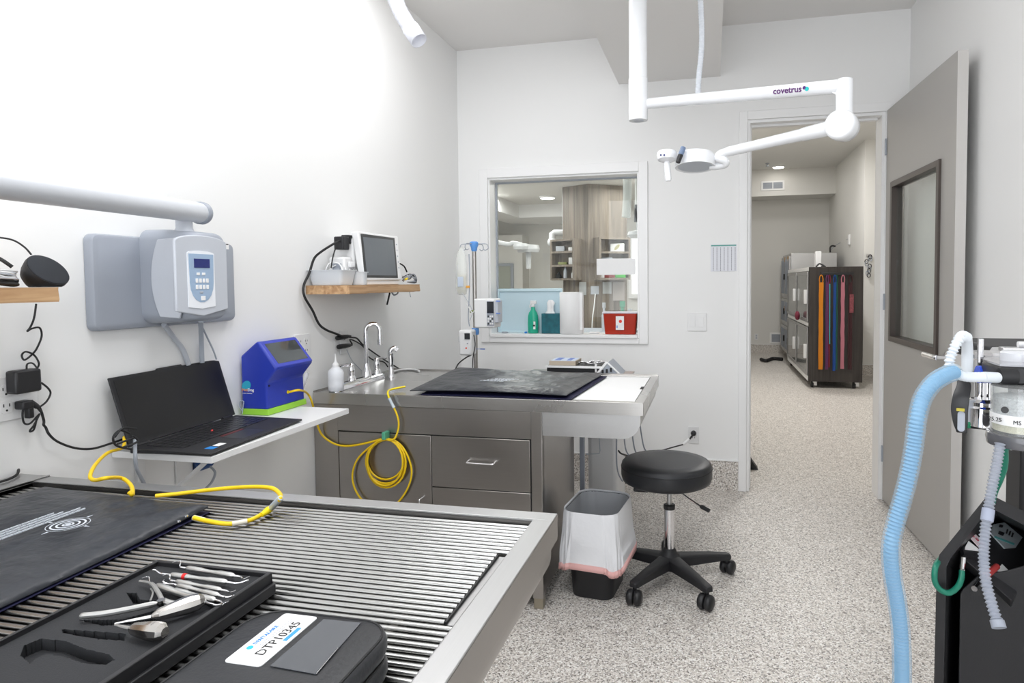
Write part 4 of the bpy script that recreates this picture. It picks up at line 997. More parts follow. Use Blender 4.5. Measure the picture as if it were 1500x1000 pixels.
# lead bundle on the right of the monitor
t = thing('lead_bundle', 'coiled grey patient leads with yellow connector right of the monitor', 'cables', P(600, 416, X=-1.62))
for k in range(10):
    q = [P(590+rn.uniform(-1, 2), 413-rn.uniform(0, 9), X=-1.64), P(598+rn.uniform(-2, 2), 405-rn.uniform(-5, 4), X=-1.60+rn.uniform(-.02, .02)), P(606+rn.uniform(-2, 3), 404+rn.uniform(-3, 6), X=-1.60), P(608+rn.uniform(-2, 3), 413+rn.uniform(-4, 1), X=-1.62), P(597, 413, X=-1.60)]
    build(MB().tube(crom(q, 5), .0022, 6), 'lead', (M_grey, M_lgrey, M_mgrey, M_rubber)[k % 4], t, ang=80)
a = P(594, 409, X=-1.575); build(MB().cyl(a, a+Vector((.0, .018, .004)), .006, seg=10), 'connector', M_yel2, t, label='yellow connector')
pp = [P(u, v, X=-1.62) for u, v in ((586, 386), (592, 390), (596, 398))]; build(MB().tube(crom(pp, 6), .004, 8), 'lead', M_rubber, t, ang=80)
a, c_ = P(571, 429, X=-1.60), P(567, 446, X=-1.60)
single(MB().tube([a, c_], .0045, 8), 'cable_end', M_rubber, 'short black cable end dangling under the monitor shelf', 'cable', c_, ang=80)
pp = [P(u, v, X=-1.62) for u, v in ((574, 428), (577, 432), (582, 430), (583, 427))]; single(MB().tube(crom(pp, 6), .004, 8), 'cable_end', M_mgrey, 'small grey loop of lead poking out under the shelf', 'cable', pp[1], ang=80)
pp = [P(600, 427, X=-1.62), P(601.5, 435, X=-1.62)]; single(MB().tube(pp, .0018, 6), 'cable_end', M_mgrey, 'tiny lead tip below the right end of the monitor shelf', 'cable', pp[1], ang=80)

# ================================================================ SINK COUNTER WITH WET TABLE
CX1, CY0, CY1, CZ = -.268, 2.564, 3.318, .9
CLX = -1.80
t = thing('sink_cabinet', 'stainless steel sink cabinet with drawers and overhanging wet table by the back wall', 'cabinet', (-1.03, 2.94, 0), 'steel exam tables')
cabinet = t
px1 = -.692
xf, xd0, xd1, xd2, xp0 = LX+.004, P(496, 660, Y=CY0).x, P(632, 660, Y=CY0).x, P(777, 660, Y=CY0).x, P(778, 660, Y=CY0).x
zl1, zl2, zl3 = P(560, 634, Y=CY0).z, P(700, 717, Y=CY0).z, .25
ysd = 3.2
# counter deck
wxl = P(850, 580, Z=CZ).x-.06
xw0 = -1.2
b = MB().box(LX+.003, xw0, CY0, CY1, CZ-.004, CZ).box(xw0, CX1, CY0, CY0+.03, CZ-.004, CZ).box(xw0, CX1, CY1-.03, CY1, CZ-.004, CZ).box(CX1-.035, CX1, CY0+.03, CY1-.03, CZ-.004, CZ)
build(b, 'deck', M_sst, t, bev=.001)
build(MB().box(LX+.003, CX1, CY1-.004, CY1, CZ, CZ+.008).box(LX+.003, LX+.007, CY0, CY1-.004, CZ, CZ+.006), 'raised_edge', M_sstv, t)
b = MB().box(LX+.003, CX1, CY0-.002, CY0, CZ-.052, CZ-.001).box(CX1, CX1+.002, CY0-.002, CY1, CZ-.052, CZ-.001).box(LX+.003, CX1, CY1, CY1+.002, CZ-.052, CZ-.001)
build(b, 'lip', M_sst, t, bev=.0008)
build(MB().box(xw0, CX1-.035, CY0+.03, CY1-.03, CZ-.012, CZ-.008), 'tray_floor', M_sstv, t)
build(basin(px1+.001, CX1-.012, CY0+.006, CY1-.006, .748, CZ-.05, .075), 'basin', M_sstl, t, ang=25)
# carcass
zb0 = .07
b = MB().box(LX+.004, LX+.02, CY0+.02, ysd, zb0, CZ-.052).box(px1-.003, px1, CY0+.02, ysd, zb0, CZ-.052).box(LX+.02, px1-.003, ysd-.003, ysd, zb0, CZ-.052).box(LX+.02, px1-.003, CY0+.02, ysd-.003, zb0, zb0+.004)
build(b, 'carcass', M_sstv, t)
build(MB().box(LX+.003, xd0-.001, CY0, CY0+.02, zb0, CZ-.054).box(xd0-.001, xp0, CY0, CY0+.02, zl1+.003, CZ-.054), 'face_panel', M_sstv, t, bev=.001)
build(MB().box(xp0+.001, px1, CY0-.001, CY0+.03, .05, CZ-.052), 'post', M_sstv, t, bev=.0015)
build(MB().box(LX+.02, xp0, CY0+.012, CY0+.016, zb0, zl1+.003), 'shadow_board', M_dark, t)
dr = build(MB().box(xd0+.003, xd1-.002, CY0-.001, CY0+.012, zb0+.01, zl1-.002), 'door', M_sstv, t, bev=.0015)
def pull(x0, x1, z, parent, vertical=False, z1=None):
    if not vertical: pts_ = [Vector((x0, CY0, z)), Vector((x0, CY0-.022, z-.003)), Vector((x0+.01, CY0-.03, z-.004)), Vector((x1-.01, CY0-.03, z-.004)), Vector((x1, CY0-.022, z-.003)), Vector((x1, CY0, z))]
    else: pts_ = [Vector((x0, CY0, z)), Vector((x0, CY0-.022, z)), Vector((x0, CY0-.03, z-.01)), Vector((x0, CY0-.03, z1+.01)), Vector((x0, CY0-.022, z1)), Vector((x0, CY0, z1))]
    return build(MB().tube(crom(pts_, 5), .0038, 10), 'handle', M_chrome, parent, ang=80)
hp = P(614, 732, Y=CY0-.03); pull(hp.x, 0, hp.z, dr, True, hp.z-.10)
w1 = build(MB().box(xd1+.001, xd2-.002, CY0-.001, CY0+.012, zl2+.002, zl1-.002), 'drawer', M_sstv, t, bev=.0015)
a, c_ = P(683, 678, Y=CY0-.03), P(722, 678, Y=CY0-.03); pull(a.x, c_.x, a.z+.004, w1)
w2 = build(MB().box(xd1+.001, xd2-.002, CY0-.001, CY0+.012, zl3+.002, zl2-.002), 'drawer', M_sstv, t, bev=.0015); zz = (zl2+zl3)/2-.02; pull(a.x, c_.x, zz, w2)
w3 = build(MB().box(xd1+.001, xd2-.002, CY0-.001, CY0+.012, zb0+.01, zl3-.002), 'drawer', M_sstv, t, bev=.0015); pull(a.x, c_.x, .16, w3)
for xx, yy in ((px1-.025, CY0+.03), (LX+.04, CY0+.03), (px1-.025, ysd-.03), (LX+.04, ysd-.03)):
    build(MB().box(xx-.02, xx+.02, yy-.02, yy+.02, 0, zb0), 'foot', mat('brass_foot', (.42, .38, .30), .4, .8), t, bev=.002)
# white liner and drain slot on the overhang
a = P(925, 586, Z=CZ-.006)
liner = single(MB().box(-.72, CX1-.04, CY0+.034, CY1-.034, CZ-.0079, CZ-.004), 'liner_sheet', M_paper, 'bright white liner sheet in the overhanging end of the far steel table', 'liner', (-.5, 2.94, CZ-.008))
p = P(942, 568, Z=CZ-.003); build(MB().box(p.x-.012, p.x+.004, p.y-.035, p.y+.035, CZ-.0039, CZ-.0028), 'drain_slot', M_dark, liner)
# pipe and white panel under the overhang
p0, p1 = P(853, 655, Y=3.24), P(853, 745, Y=3.24)
single(MB().box(p0.x-.012, p0.x+.012, 3.225, 3.255, .30, .745), 'drain_pipe', M_grey, 'grey upright pipe cover beside the steel cabinet', 'pipe', (p0.x, 3.24, .30), bev=.004)
a, c_ = P(860, 660, Y=3.62), P(905, 720, Y=3.62)
t2 = single(MB().box(a.x-.0, c_.x, 3.62, 3.95, 0, .79), 'waste_cart', M_white, 'white upright bin standing behind the trash can under the table end', 'bin', ((a.x+c_.x)/2, 3.78, 0), bev=.03, seg=4)
pp = [P(u, v, Y=3.2) for u, v in ((878, 641), (879, 660), (878, 664), (870, 664.5), (860, 665))]
single(MB().tube(pp, .0022, 6).ball(pp[-1], .005, 8), 'hook_rod', M_mgrey, 'thin bent wire hook hanging under the steel overhang', 'hook', pp[0], ang=80)
rn = random.Random(3)
cabs = [([(905, 642), (903, 660), (905, 690), (912, 705)], 'leftmost'), ([(912, 640), (916, 655), (926, 672), (930, 690)], 'second'), ([(922, 640), (929, 655), (938, 672), (936, 690)], 'third'), ([(934, 635), (942, 650), (948, 664), (944, 676)], 'rightmost')]
for c_, lb in cabs:
    pp = [P(u, v, Y=3.22) for u, v in c_]; pp[0].z = .752; pp[0].x = min(pp[0].x, CX1-.06)
    single(MB().tube(crom(pp, 6), .0035, 8), 'drain_tube', M_grey, lb+' thin grey tube hanging from the rounded basin end', 'tube', pp[1], ang=80)
a = P(907, 652, Y=3.22); single(MB().box(a.x-.012, a.x+.012, 3.20, 3.235, .69, .748), 'valve_body', M_lgrey, 'small grey valve fitting under the basin end', 'valve', (a.x, 3.22, .69), bev=.003)
# cord to the low wall outlet
op = P(1016, 637, Y=BY-.004)
tO = thing('wall_outlet', 'white single wall outlet low on the back wall above the stool', 'outlet', (op.x, BY-.006, op.z-.057), 'wall outlets')
build(MB().box(op.x-.035, op.x+.035, BY-.007, BY-.001, op.z-.057, op.z+.057), 'cover_plate', M_white, tO, bev=.002)
for k in (-.021, .021):
    o = rrect(.03, .032, .01, 4, op.x, op.z+k); f = build(MB().hexa([Vector((a_, BY-.0062, c_)) for a_, c_ in o], [Vector((a_, BY-.0085, c_)) for a_, c_ in o]), 'socket', M_white, tO)
    if k < 0:
        for dx in (-.007, .007): build(MB().box(op.x+dx-.0013, op.x+dx+.0013, BY-.0092, BY-.0084, op.z+k+.001, op.z+k+.009), 'slot', M_dark, f)
a = P(1016, 635, Y=BY-.03); t = thing('plug', 'round black plug with white collar in the low back wall outlet', 'plug', (op.x, BY-.02, a.z))
build(MB().lathe([(.017, 0), (.019, .012), (.013, .026), (.006, .03)], (op.x, BY-.009, a.z), -Y_, 18), 'body', M_black, t)
pp = [Vector((op.x, BY-.036, a.z)), P(1011, 642, Y=BY-.06), P(1006, 646, Y=BY-.09)]; build(MB().tube(crom(pp, 5), .006, 8), 'strain_relief', M_rubber, t, ang=80)
b_, c_ = P(1009, 643, Y=BY-.07), P(1000, 651, Y=BY-.12); build(MB().tube([b_, c_], [.008, .010], 10), 'collar', M_paper, t, label='white collar')
pp = [P(u, v, Y=y) for u, v, y in ((1000, 651, 4.2), (985, 655, 4.05), (960, 662, 3.8), (930, 668, 3.5), (912, 665, 3.3), (906, 660, 3.24))]
build(MB().tube(crom(pp, 8), .0045, 8), 'cord', M_rubber, t, ang=80)

# ---- faucet
t = thing('faucet', 'chrome gooseneck faucet with two lever handles and side sprayer', 'faucet', (-1.69, 2.88, CZ))
fa, fb_ = P(508, 572, Z=CZ+.01), P(574, 551, Z=CZ+.01); fx_ = -1.67
ya, yb = fa.y, min(fb_.y, 3.14)
ob = rrect(.06, yb-ya, .03, 6, fx_, (ya+yb)/2)
build(MB().rings([[Vector((a_, c_, z)) for a_, c_ in rrect(.06-2*k, yb-ya-2*k, .03-k*.5, 6, fx_, (ya+yb)/2)] for z, k in ((CZ+.0005, 0), (CZ+.022, .002), (CZ+.032, .012))]), 'base_bar', M_chrome, t, ang=40)
ym = P(537, 548, X=fx_).y
zt4 = P(543, 470, X=fx_).z
b = MB().lathe([(.026, .03), (.024, .05), (.016, .07), (.0125, .085), (.0125, .10)], (fx_, ym, CZ), Z_, 20)
rr_ = .034; top = zt4-rr_-.011
pts_ = [Vector((fx_, ym, CZ+.09)), Vector((fx_, ym, CZ+.2)), Vector((fx_, ym, top-.02))]
dv = Vector((.45, .9, 0)).normalized()*1.0
dv = Vector((.9, .35, 0)).normalized()
for k in range(11):
    a_ = math.pi*k/10; pts_.append(Vector((fx_, ym, top))+dv*(rr_-rr_*math.cos(a_))+Z_*rr_*math.sin(a_))
pts_ += [pts_[-1]+Z_*-.05]
build(b.tube(pts_, .0105, 14), 'spout', M_chrome, t, ang=60)
build(MB().cyl(pts_[-1]+Z_*.006, pts_[-1]-Z_*.022, .0125, seg=16), 'aerator', M_chrome, t)
for (u, v, s_) in ((515, 566, -1), (556, 552, 1)):
    yy = P(u, v, X=fx_).y; yy = max(ya+.02, min(yb-.05, yy))
    h = build(MB().lathe([(.022, .03), (.021, .045), (.013, .055), (.016, .07), (.017, .085), (.012, .098), (.014, .105), (.008, .112)], (fx_, yy, CZ), Z_, 18), 'handle', M_chrome, t)
    build(MB().tube([Vector((fx_, yy, CZ+.104)), Vector((fx_+.02*s_, yy-.03, CZ+.108)), Vector((fx_+.03*s_, yy-.055, CZ+.104))] if s_ < 0 else [Vector((fx_, yy, CZ+.104)), Vector((fx_+.02, yy+.03, CZ+.108)), Vector((fx_+.025, yy+.05, CZ+.104))], [.008, .006, .007], 10), 'lever', M_chrome, h)
yy = yb+.045; sp = MB().lathe([(.018, 0), (.016, .012), (.012, .02), (.012, .075), (.015, .10), (.016, .125)], (fx_+.03, yy, CZ), Z_, 16)
sp.tube(crom([Vector((fx_+.03, yy, CZ+.12)), Vector((fx_+.03, yy, CZ+.14)), Vector((fx_+.045, yy+.012, CZ+.15)), Vector((fx_+.06, yy+.02, CZ+.14))], 5), [.014]*16, 10)
build(sp, 'side_sprayer', M_chrome, t, ang=50)
# squeeze bottle
p = Vector((-1.672, 2.602, CZ))
t = thing('squeeze_bottle', 'white plastic squeeze bottle with pointed nozzle beside the faucet', 'bottle', p)
build(MB().lathe([(.030, .001), (.034, .006), (.035, .04), (.0335, .05), (.035, .058), (.035, .085), (.030, .098), (.018, .108), (.014, .112)], p, Z_, 24), 'bottle_body', mat('milky_plastic', (.78, .80, .84), .35), t, ang=60)
build(MB().lathe([(.015, .108), (.015, .124), (.010, .130), (.006, .136), (.004, .150), (.0025, .172)], p, Z_, 18), 'nozzle_cap', M_white, t)
# white hose lying behind the sink
pp = [P(u, v, Z=CZ+.008) for u, v in ((576, 544), (590, 541), (605, 541), (614, 543))]
single(MB().tube(crom(pp, 6), .006, 8), 'hose', M_white, 'short white hose lying on the counter back edge beyond the faucet', 'hose', pp[1], ang=80)
# far pad
zq = CZ+.001
nl, nr, fr_, fl2 = P(586, 573, Z=zq+.03), P(826, 577, Z=zq+.03), P(884, 546, Z=zq+.02), P(678, 537, Z=zq+.02)
for q_ in (nl, nr): q_.y = max(q_.y, CY0+.01)
qd = [nl, nr, fr_, Vector((fl2.x, min(fl2.y, 3.26), 0))]
qd = [Vector((v.x, v.y, 0)) for v in qd]
def lf(s, t_): return .012+.008*math.sin(3.1*s)*(1-t_)+.006*t_*math.sin(2+4*s)
pad = build(cloth_slab(qd, zq+.004, .014, .011, 44, 36, 11, lf), 'heating_pad', M_pad, loc=(-.92, 2.9, zq), ang=60)
tag(pad, 'flat black heating pad with faint printed text on the steel sink counter', 'heating pad', 'black heating pads')
q2 = [v+Vector((.02*(1 if i in (1, 2) else -1)*(.9 if i in (1, 2) else -1.5), 0, 0)) for i, v in enumerate(qd)]
q2[1] = qd[1]+Vector((.02, .004, 0)); q2[0] = qd[0]+Vector((.05, .006, 0))
build(cloth_slab(q2, zq, .014, .001, 16, 12, 6, lambda s, t: 0), 'underside', M_blue, pad, label='dark blue underside')
c = P(722, 556, Z=.94); rn = random.Random(8); b = MB()
for k in range(5):
    y_ = c.y-.035+.018*k; x_ = c.x-.05+.012*k
    while x_ < c.x+.05+.03*k*.5: L = rn.uniform(.006, .02); b.box(x_, x_+L, y_-.003, y_+.003, .9395, .9403); x_ += L+.004
build(b, 'printed_text', M_print, pad, label='faint white printed lines')
# yellow hose to the far pad, coiled on the cabinet front
yh = CY0-.012
t = thing('air_hose', 'long yellow hose coiled on the cabinet door between the blue warmer and far pad', 'hose', P(566, 643, Y=yh))
pw = P(430, 573, X=fb.x+.0)
path = [Vector((fb.x+.004, pt.y, pt.z)), Vector((fb.x+.03, pt.y+.03, pt.z+.003)), P(450, 576, Y=2.45), P(457, 589, Y=2.48), P(464, 619, Y=2.53), P(472, 637, Y=yh), P(488, 649, Y=yh), P(504, 653, Y=yh), P(520, 652, Y=yh), P(540, 648, Y=yh), P(558, 643, Y=yh)]
build(MB().tube(crom(path, 8), .0046, 10), 'feed_run', M_yel, t, ang=80)
loops = []
def lp(cu, cv, ru, rv, ph0, ph1, yy, n=26):
    return [P(cu+ru*math.sin(math.radians(ph0+(ph1-ph0)*k/n)), cv-rv*math.cos(math.radians(ph0+(ph1-ph0)*k/n)), Y=yy) for k in range(n+1)]
for i, (cu, cv, ru, rv) in enumerate(((565, 673, 27, 29), (565, 676, 29, 32), (566, 679, 28.5, 35), (564, 677, 26, 34))):
    build(MB().tube(lp(cu, cv, ru, rv, 0, 360, CY0-.008-.007*i)[:-1], .0044, 10, closed=True), 'coil_loop', M_yel, t, ang=80)
bl_ = [P(u, v, Y=yh-.004) for u, v in ((556, 645), (540, 656), (524, 672), (517, 690), (517, 706), (523, 722), (535, 736), (556, 746), (575, 742), (590, 727), (600, 708), (603, 690), (599, 672), (590, 655), (578, 645), (564, 642))]
build(MB().tube(crom(bl_, 6), .0043, 10), 'outer_loop', M_yel, t, ang=80)
up = [P(u, v, Y=y) for u, v, y in ((570, 645, yh-.02), (578, 642, yh-.02), (583, 630, yh-.01), (584, 618, yh-.008), (581, 606, yh-.008), (577, 597, yh-.01))]
build(MB().tube(crom(up, 8), .0043, 10), 'riser', M_yel, t, ang=80)
a, c_ = P(577, 597, Y=yh-.01), P(570, 583, Y=yh-.012); build(MB().tube([a, a.lerp(c_, .2), a.lerp(c_, .8), c_], [.0075, .0062, .0062, .008], 12), 'connector', MATS['clear_grey_plastic'], t, label='clear grey connector')
nlp = Vector((nl.x+.01, nl.y+.03, .925))
up = [P(570, 583, Y=yh-.012), P(568, 575, Y=CY0-.014), P(571, 571, Z=CZ+.012), P(583, 568, Z=CZ+.016), P(594, 566, Z=CZ+.02)]
build(MB().tube(crom(up, 6), .0045, 10), 'pad_run', M_yel2, t, ang=80)
a = P(562, 640, Y=yh-.03); build(MB().box(a.x-.008, a.x+.008, yh-.034, CY0-.002, a.z-.012, a.z+.02), 'hook_clip', mat('green_clip', (.10, .42, .26), .4), t, bev=.002)
# control tray at the back of the counter
build(MB().box(-1.0, -.42, CY1+.003, 3.56, CZ-.02, CZ-.012), 'rear_shelf', M_sstv, cabinet)
tz = CZ-.011
t = thing('instrument_dock', 'black instrument dock with white frame and slotted end at the back of the far counter', 'instrument dock', (-.7, 3.44, tz))
x0_, x1_ = P(805, 541, Y=3.40).x, P(884, 541, Y=3.40).x; x2_ = P(911, 541, Y=3.40).x
zA_, zB_ = P(884, 529, Y=3.4).z, tz
build(MB().box(x0_, x1_, 3.34, 3.54, tz, zA_-.02), 'body', M_black, t, bev=.004)
b = MB().hexa([Vector((x1_-.02, 3.33, tz)), Vector((x2_, 3.33, tz)), Vector((x1_+.03, 3.33, zA_)), ], [Vector((x1_-.02, 3.55, tz)), Vector((x2_, 3.55, tz)), Vector((x1_+.03, 3.55, zA_))])
build(b, 'end_block', M_mgrey, t, bev=.002)
build(MB().box(x0_-.005, x1_+.0, 3.325, 3.34, zA_-.03, zA_-.02).tube([Vector((x1_-.02, 3.328, tz+.012)), Vector((x1_+.03, 3.328, zA_+.004))], .008, 6).tube([Vector((x1_+.03, 3.328, zA_+.004)), Vector((x2_, 3.328, tz+.012))], .005, 6).tube([Vector((x1_-.03, 3.335, zA_-.005)), Vector((x1_-.03, 3.335, zB_+.02))], .006, 6), 'white_frame', M_white, t)
for k in range(3):
    p = Vector((x1_+.008+.022*k, 3.326, tz+.022+.006*k)); build(MB().box(p.x-.005, p.x+.005, p.y-.004, p.y+.004, p.z-.008, p.z+.012), 'slot', M_rubber, t)
t = thing('scissors', 'steel scissors with round handles on the instrument dock', 'scissors', (x1_-.10, 3.42, zA_-.018))
b = MB(); c0 = Vector((x1_-.075, 3.40, zA_-.008)); c1_ = Vector((x1_-.04, 3.45, zA_-.010))
b.tube([c0+Vector((math.cos(a_*.5236)*.03, math.sin(a_*.5236)*.04, .006*math.sin(a_))) for a_ in range(12)], .004, 8, closed=True)
b.tube([c1_+Vector((math.cos(a_*.5236)*.03, math.sin(a_*.5236)*.03, .0)) for a_ in range(12)], .004, 8, closed=True)
b.tube([c0+Vector((-.03, 0, 0)), Vector((x1_-.17, 3.47, zA_-.012))], .004, 8); b.tube([c1_+Vector((-.03, 0, 0)), Vector((x1_-.17, 3.42, zA_-.012))], .004, 8)
build(b, 'blades', M_chrome, t, ang=80)
a, c_ = P(804, 541, Y=3.36), P(844, 533, Y=3.36)
t = thing('supply_box', 'small cardboard box with blue printed top on the left of the dock', 'box', ((a.x+c_.x)/2, 3.42, zA_-.02))
build(MB().box(a.x+.006, c_.x, 3.345, 3.50, zA_-.0195, zA_+.004), 'carton', mat('tan_card', (.45, .38, .30), .6), t, bev=.001)
build(MB().box(a.x+.012, c_.x-.006, 3.352, 3.49, zA_+.0042, zA_+.0052), 'top_label', mat('pale_blue_card', (.50, .58, .72), .5), t)
build(MB().box(a.x+.03, c_.x-.09, 3.37, 3.48, zA_+.0053, zA_+.006).box(c_.x-.055, c_.x-.03, 3.37, 3.48, zA_+.0053, zA_+.006), 'blue_panel', mat('ink_blue', (.10, .18, .50), .5), t)
# ================================================================ IV POLE
Yi = 3.62
ti_, bi_ = P(692.5, 362, Y=Yi), P(699, 537, Y=Yi)
ax = (ti_.x+bi_.x)/2
t = thing('iv_pole', 'steel IV pole with blue top and four hooks behind the sink counter', 'iv pole', (ax, Yi, 0))
build(MB().cyl((ax, Yi, .04), (ax, Yi, ti_.z), .0125, seg=16), 'pole', M_sstv, t)
b = MB()
for k in range(5):
    a = 2*math.pi*k/5+.3; e = Vector((ax+.24*math.cos(a), Yi+.24*math.sin(a), .05)); b = MB().tube([Vector((ax, Yi, .09)), e], [.016, .010], 10)
    l = build(b, 'leg', M_mgrey, t); build(MB().cyl(e+Vector((0, -.01, -.025)), e+Vector((0, .01, -.025)), .024, seg=16), 'caster', M_rubber, l)
build(MB().lathe([(.022, .05), (.026, .09), (.014, .11)], (ax, Yi, 0), Z_), 'hub', M_mgrey, t)
zt5 = ti_.z
build(MB().lathe([(.014, -.025), (.018, -.015), (.020, .0), (.026, .012), (.026, .028), (.018, .034)], (ax, Yi, zt5), Z_), 'top_cap', mat('sky_blue_plastic', (.12, .33, .75), .4), t, label='blue top cap')
for k, (dx_, dy_) in enumerate(((-1, -.1), (1, .1), (-.3, -1), (.35, 1))):
    d = Vector((dx_, dy_, 0)).normalized(); q = [Vector((ax, Yi, zt5+.018)), Vector((ax, Yi, zt5+.02))+d*.05, Vector((ax, Yi, zt5+.016))+d*.078, Vector((ax, Yi, zt5-.006))+d*.086, Vector((ax, Yi, zt5-.018))+d*.070, Vector((ax, Yi, zt5-.012))+d*.052]
    build(MB().tube(crom(q, 6), .0026, 8), 'hook', M_mgrey, t, ang=80)
build(MB().lathe([(.02, -.02), (.023, -.01), (.023, .01), (.02, .02)], (ax, Yi, P(697, 485, Y=Yi).z), Z_), 'clamp_collar', MATS['sky_blue_plastic'], t, label='blue height collar')
# fluid bag
bg = P(676, 395, Y=Yi-.02)
t = thing('iv_bag', 'clear fluid bag with yellowish label hanging from the left hook of the IV pole', 'iv bag', (bg.x, Yi-.02, bg.z-.11))
ztb, zbb = P(676, 362, Y=Yi).z, P(676, 432, Y=Yi).z
def bagr(z, w, th): return [Vector((bg.x+w*math.cos(2*math.pi*k/16), Yi-.02+th*math.sin(2*math.pi*k/16), z)) for k in range(16)]
b = MB().rings([bagr(ztb, .006, .002), bagr(ztb-.015, .014, .005), bagr(ztb-.05, .03, .010), bagr((ztb+zbb)/2, .036, .016), bagr(zbb+.04, .036, .018), bagr(zbb+.008, .030, .010), bagr(zbb, .02, .003)])
build(b, 'bag', mat('clear_bag', (.82, .84, .80), .2, alpha=.45), t, ang=80)
build(MB().rings([bagr((ztb+zbb)/2-.02, .030, .012), bagr(zbb+.02, .028, .012), bagr(zbb+.01, .02, .006)]), 'fluid', mat('pale_fluid', (.80, .74, .60), .2, alpha=.55), t)
build(MB().box(bg.x-.018, bg.x+.018, Yi-.040, Yi-.038, zbb+.05, zbb+.11), 'bag_label', mat('label_blue', (.55, .62, .72), .5), t, bev=.001)
p = P(686, 420, Y=Yi-.03); build(MB().box(p.x-.01, p.x+.012, Yi-.045, Yi-.03, p.z-.007, p.z+.007), 'clip', mat('orange_clip', (.80, .38, .06), .4), t, bev=.002)
lp_ = [P(u, v, Y=Yi-.03) for u, v in ((671, 388), (669, 400), (672, 420), (682, 436), (690, 450), (692, 458), (688, 470))]
build(MB().tube(crom(lp_, 6), .002, 6), 'drip_line', M_lgrey, t, ang=80)
lp_ = [P(u, v, Y=Yi-.03) for u, v in ((687, 372), (688, 400), (687, 440), (686, 465), (688, 478))]
single(MB().tube(crom(lp_, 6), .0035, 8), 'electric_cable', M_mgrey, 'dark cord running down beside the IV pole to the lower pump', 'cord', lp_[2], ang=80)
# upper infusion pump
a, c_ = P(701, 437, Y=Yi-.02), P(731, 479, Y=Yi-.02)
t = thing('infusion_pump', 'white infusion pump with grey display clamped high on the IV pole', 'infusion pump', ((a.x+c_.x)/2, Yi-.03, c_.z))
build(MB().box(a.x, c_.x, Yi-.10, Yi+.02, c_.z, a.z), 'body', M_white, t, bev=.008, seg=3)
a, c_ = P(713, 441, Y=Yi-.102), P(724, 477, Y=Yi-.102)
fpn = build(MB().box(a.x, c_.x, Yi-.104, Yi-.099, c_.z, a.z), 'front_panel', M_grey, t, bev=.001)
h = a.z-c_.z; build(MB().box(a.x+.002, c_.x-.002, Yi-.106, Yi-.103, a.z-h*.48, a.z-.003), 'display', M_screen, fpn)
w = c_.x-a.x
for i in range(3):
    for j in range(4): build(MB().box(a.x+w*(.12+.28*i), a.x+w*(.12+.28*i)+w*.2, Yi-.106, Yi-.103, a.z-h*(.58+.10*j)-h*.07, a.z-h*(.58+.10*j)), 'key', M_white if (i+j) % 3 else M_dark, fpn)
a, c_ = P(725, 440, Y=Yi-.05), P(733, 472, Y=Yi-.05); build(MB().box(a.x, c_.x, Yi-.09, Yi-.01, c_.z, a.z), 'side_door', M_lgrey, t, bev=.004)
for (u, v) in ((730, 441), (730, 459)):
    p = P(u, v, Y=Yi-.092); build(MB().box(p.x-.012, p.x+.012, p.y-.004, p.y, p.z-.003, p.z+.004), 'blue_tab', mat('tab_blue', (.15, .25, .60), .4), t)
p = P(694, 456, Y=Yi-.02); build(MB().box(p.x-.02, p.x+.02, Yi-.035, Yi-.013, p.z-.008, p.z+.008), 'clamp', mat('olive_clamp', (.22, .27, .10), .4), t, bev=.003)
lp_ = [P(u, v, Y=Yi-.06) for u, v in ((702, 447), (697, 452), (692, 458), (688, 452), (683, 445))]; build(MB().tube(crom(lp_, 6), .003, 8), 'line', M_white, t, ang=80)
# lower pump
a, c_ = P(678, 482, Y=Yi-.03), P(697, 519, Y=Yi-.03)
t = thing('infusion_pump', 'narrow white infusion pump with red button clamped low on the IV pole', 'infusion pump', ((a.x+c_.x)/2, Yi-.04, c_.z))
build(MB().box(a.x, c_.x, Yi-.10, Yi-.014, c_.z, a.z), 'body', M_white, t, bev=.012, seg=3)
w = c_.x-a.x; h = a.z-c_.z
build(MB().box(c_.x-w*.52, c_.x-w*.1, Yi-.103, Yi-.099, a.z-h*.36, a.z-h*.12), 'display', M_screen, t, bev=.001)
build(MB().lathe([(.005, 0), (.005, .003)], (c_.x-w*.4, Yi-.10, a.z-h*.7), -Y_, 12), 'stop_button', mat('button_red', (.7, .05, .03), .4), t, label='red button')
build(MB().lathe([(.004, 0), (.004, .003)], (c_.x-w*.3, Yi-.10, a.z-h*.52), -Y_, 12), 'button', M_grey, t)
build(MB().box(a.x-.008, a.x+.002, Yi-.08, Yi-.03, a.z-h*.5, a.z-h*.25), 'latch', M_lgrey, t, bev=.002)
lp_ = [P(690, 520, Y=Yi-.06), P(682, 524, Y=Yi-.1), P(672, 532, Y=Yi-.15), P(667, 541, Y=3.40)]
build(MB().tube(crom(lp_, 6), .004, 8), 'cord', M_rubber, t, ang=80)
lp_ = [P(694, 490, Y=Yi-.106), P(696, 505, Y=Yi-.11), P(693, 522, Y=Yi-.1), P(692, 540, Y=Yi-.08)]
build(MB().tube(crom(lp_, 6), .003, 8), 'cord', M_rubber, t, ang=80)
p = P(707, 511, Y=Yi-.02); single(MB().box(p.x-.014, p.x+.014, Yi-.024, Yi-.018, p.z-.003, p.z+.003).box(p.x-.014-.04, p.x-.012, Yi-.023, Yi-.019, p.z-.001, p.z+.001), 'line_clip', MATS['tab_blue'], 'small blue line clip beside the IV pole below the upper pump', 'clip', (p.x, Yi-.02, p.z))

# ================================================================ ON THE WINDOW SILL
zs = wz0+.0225
Ys = BY+.05
def pys(u, y=Ys): return P(u, 487, Y=y).x
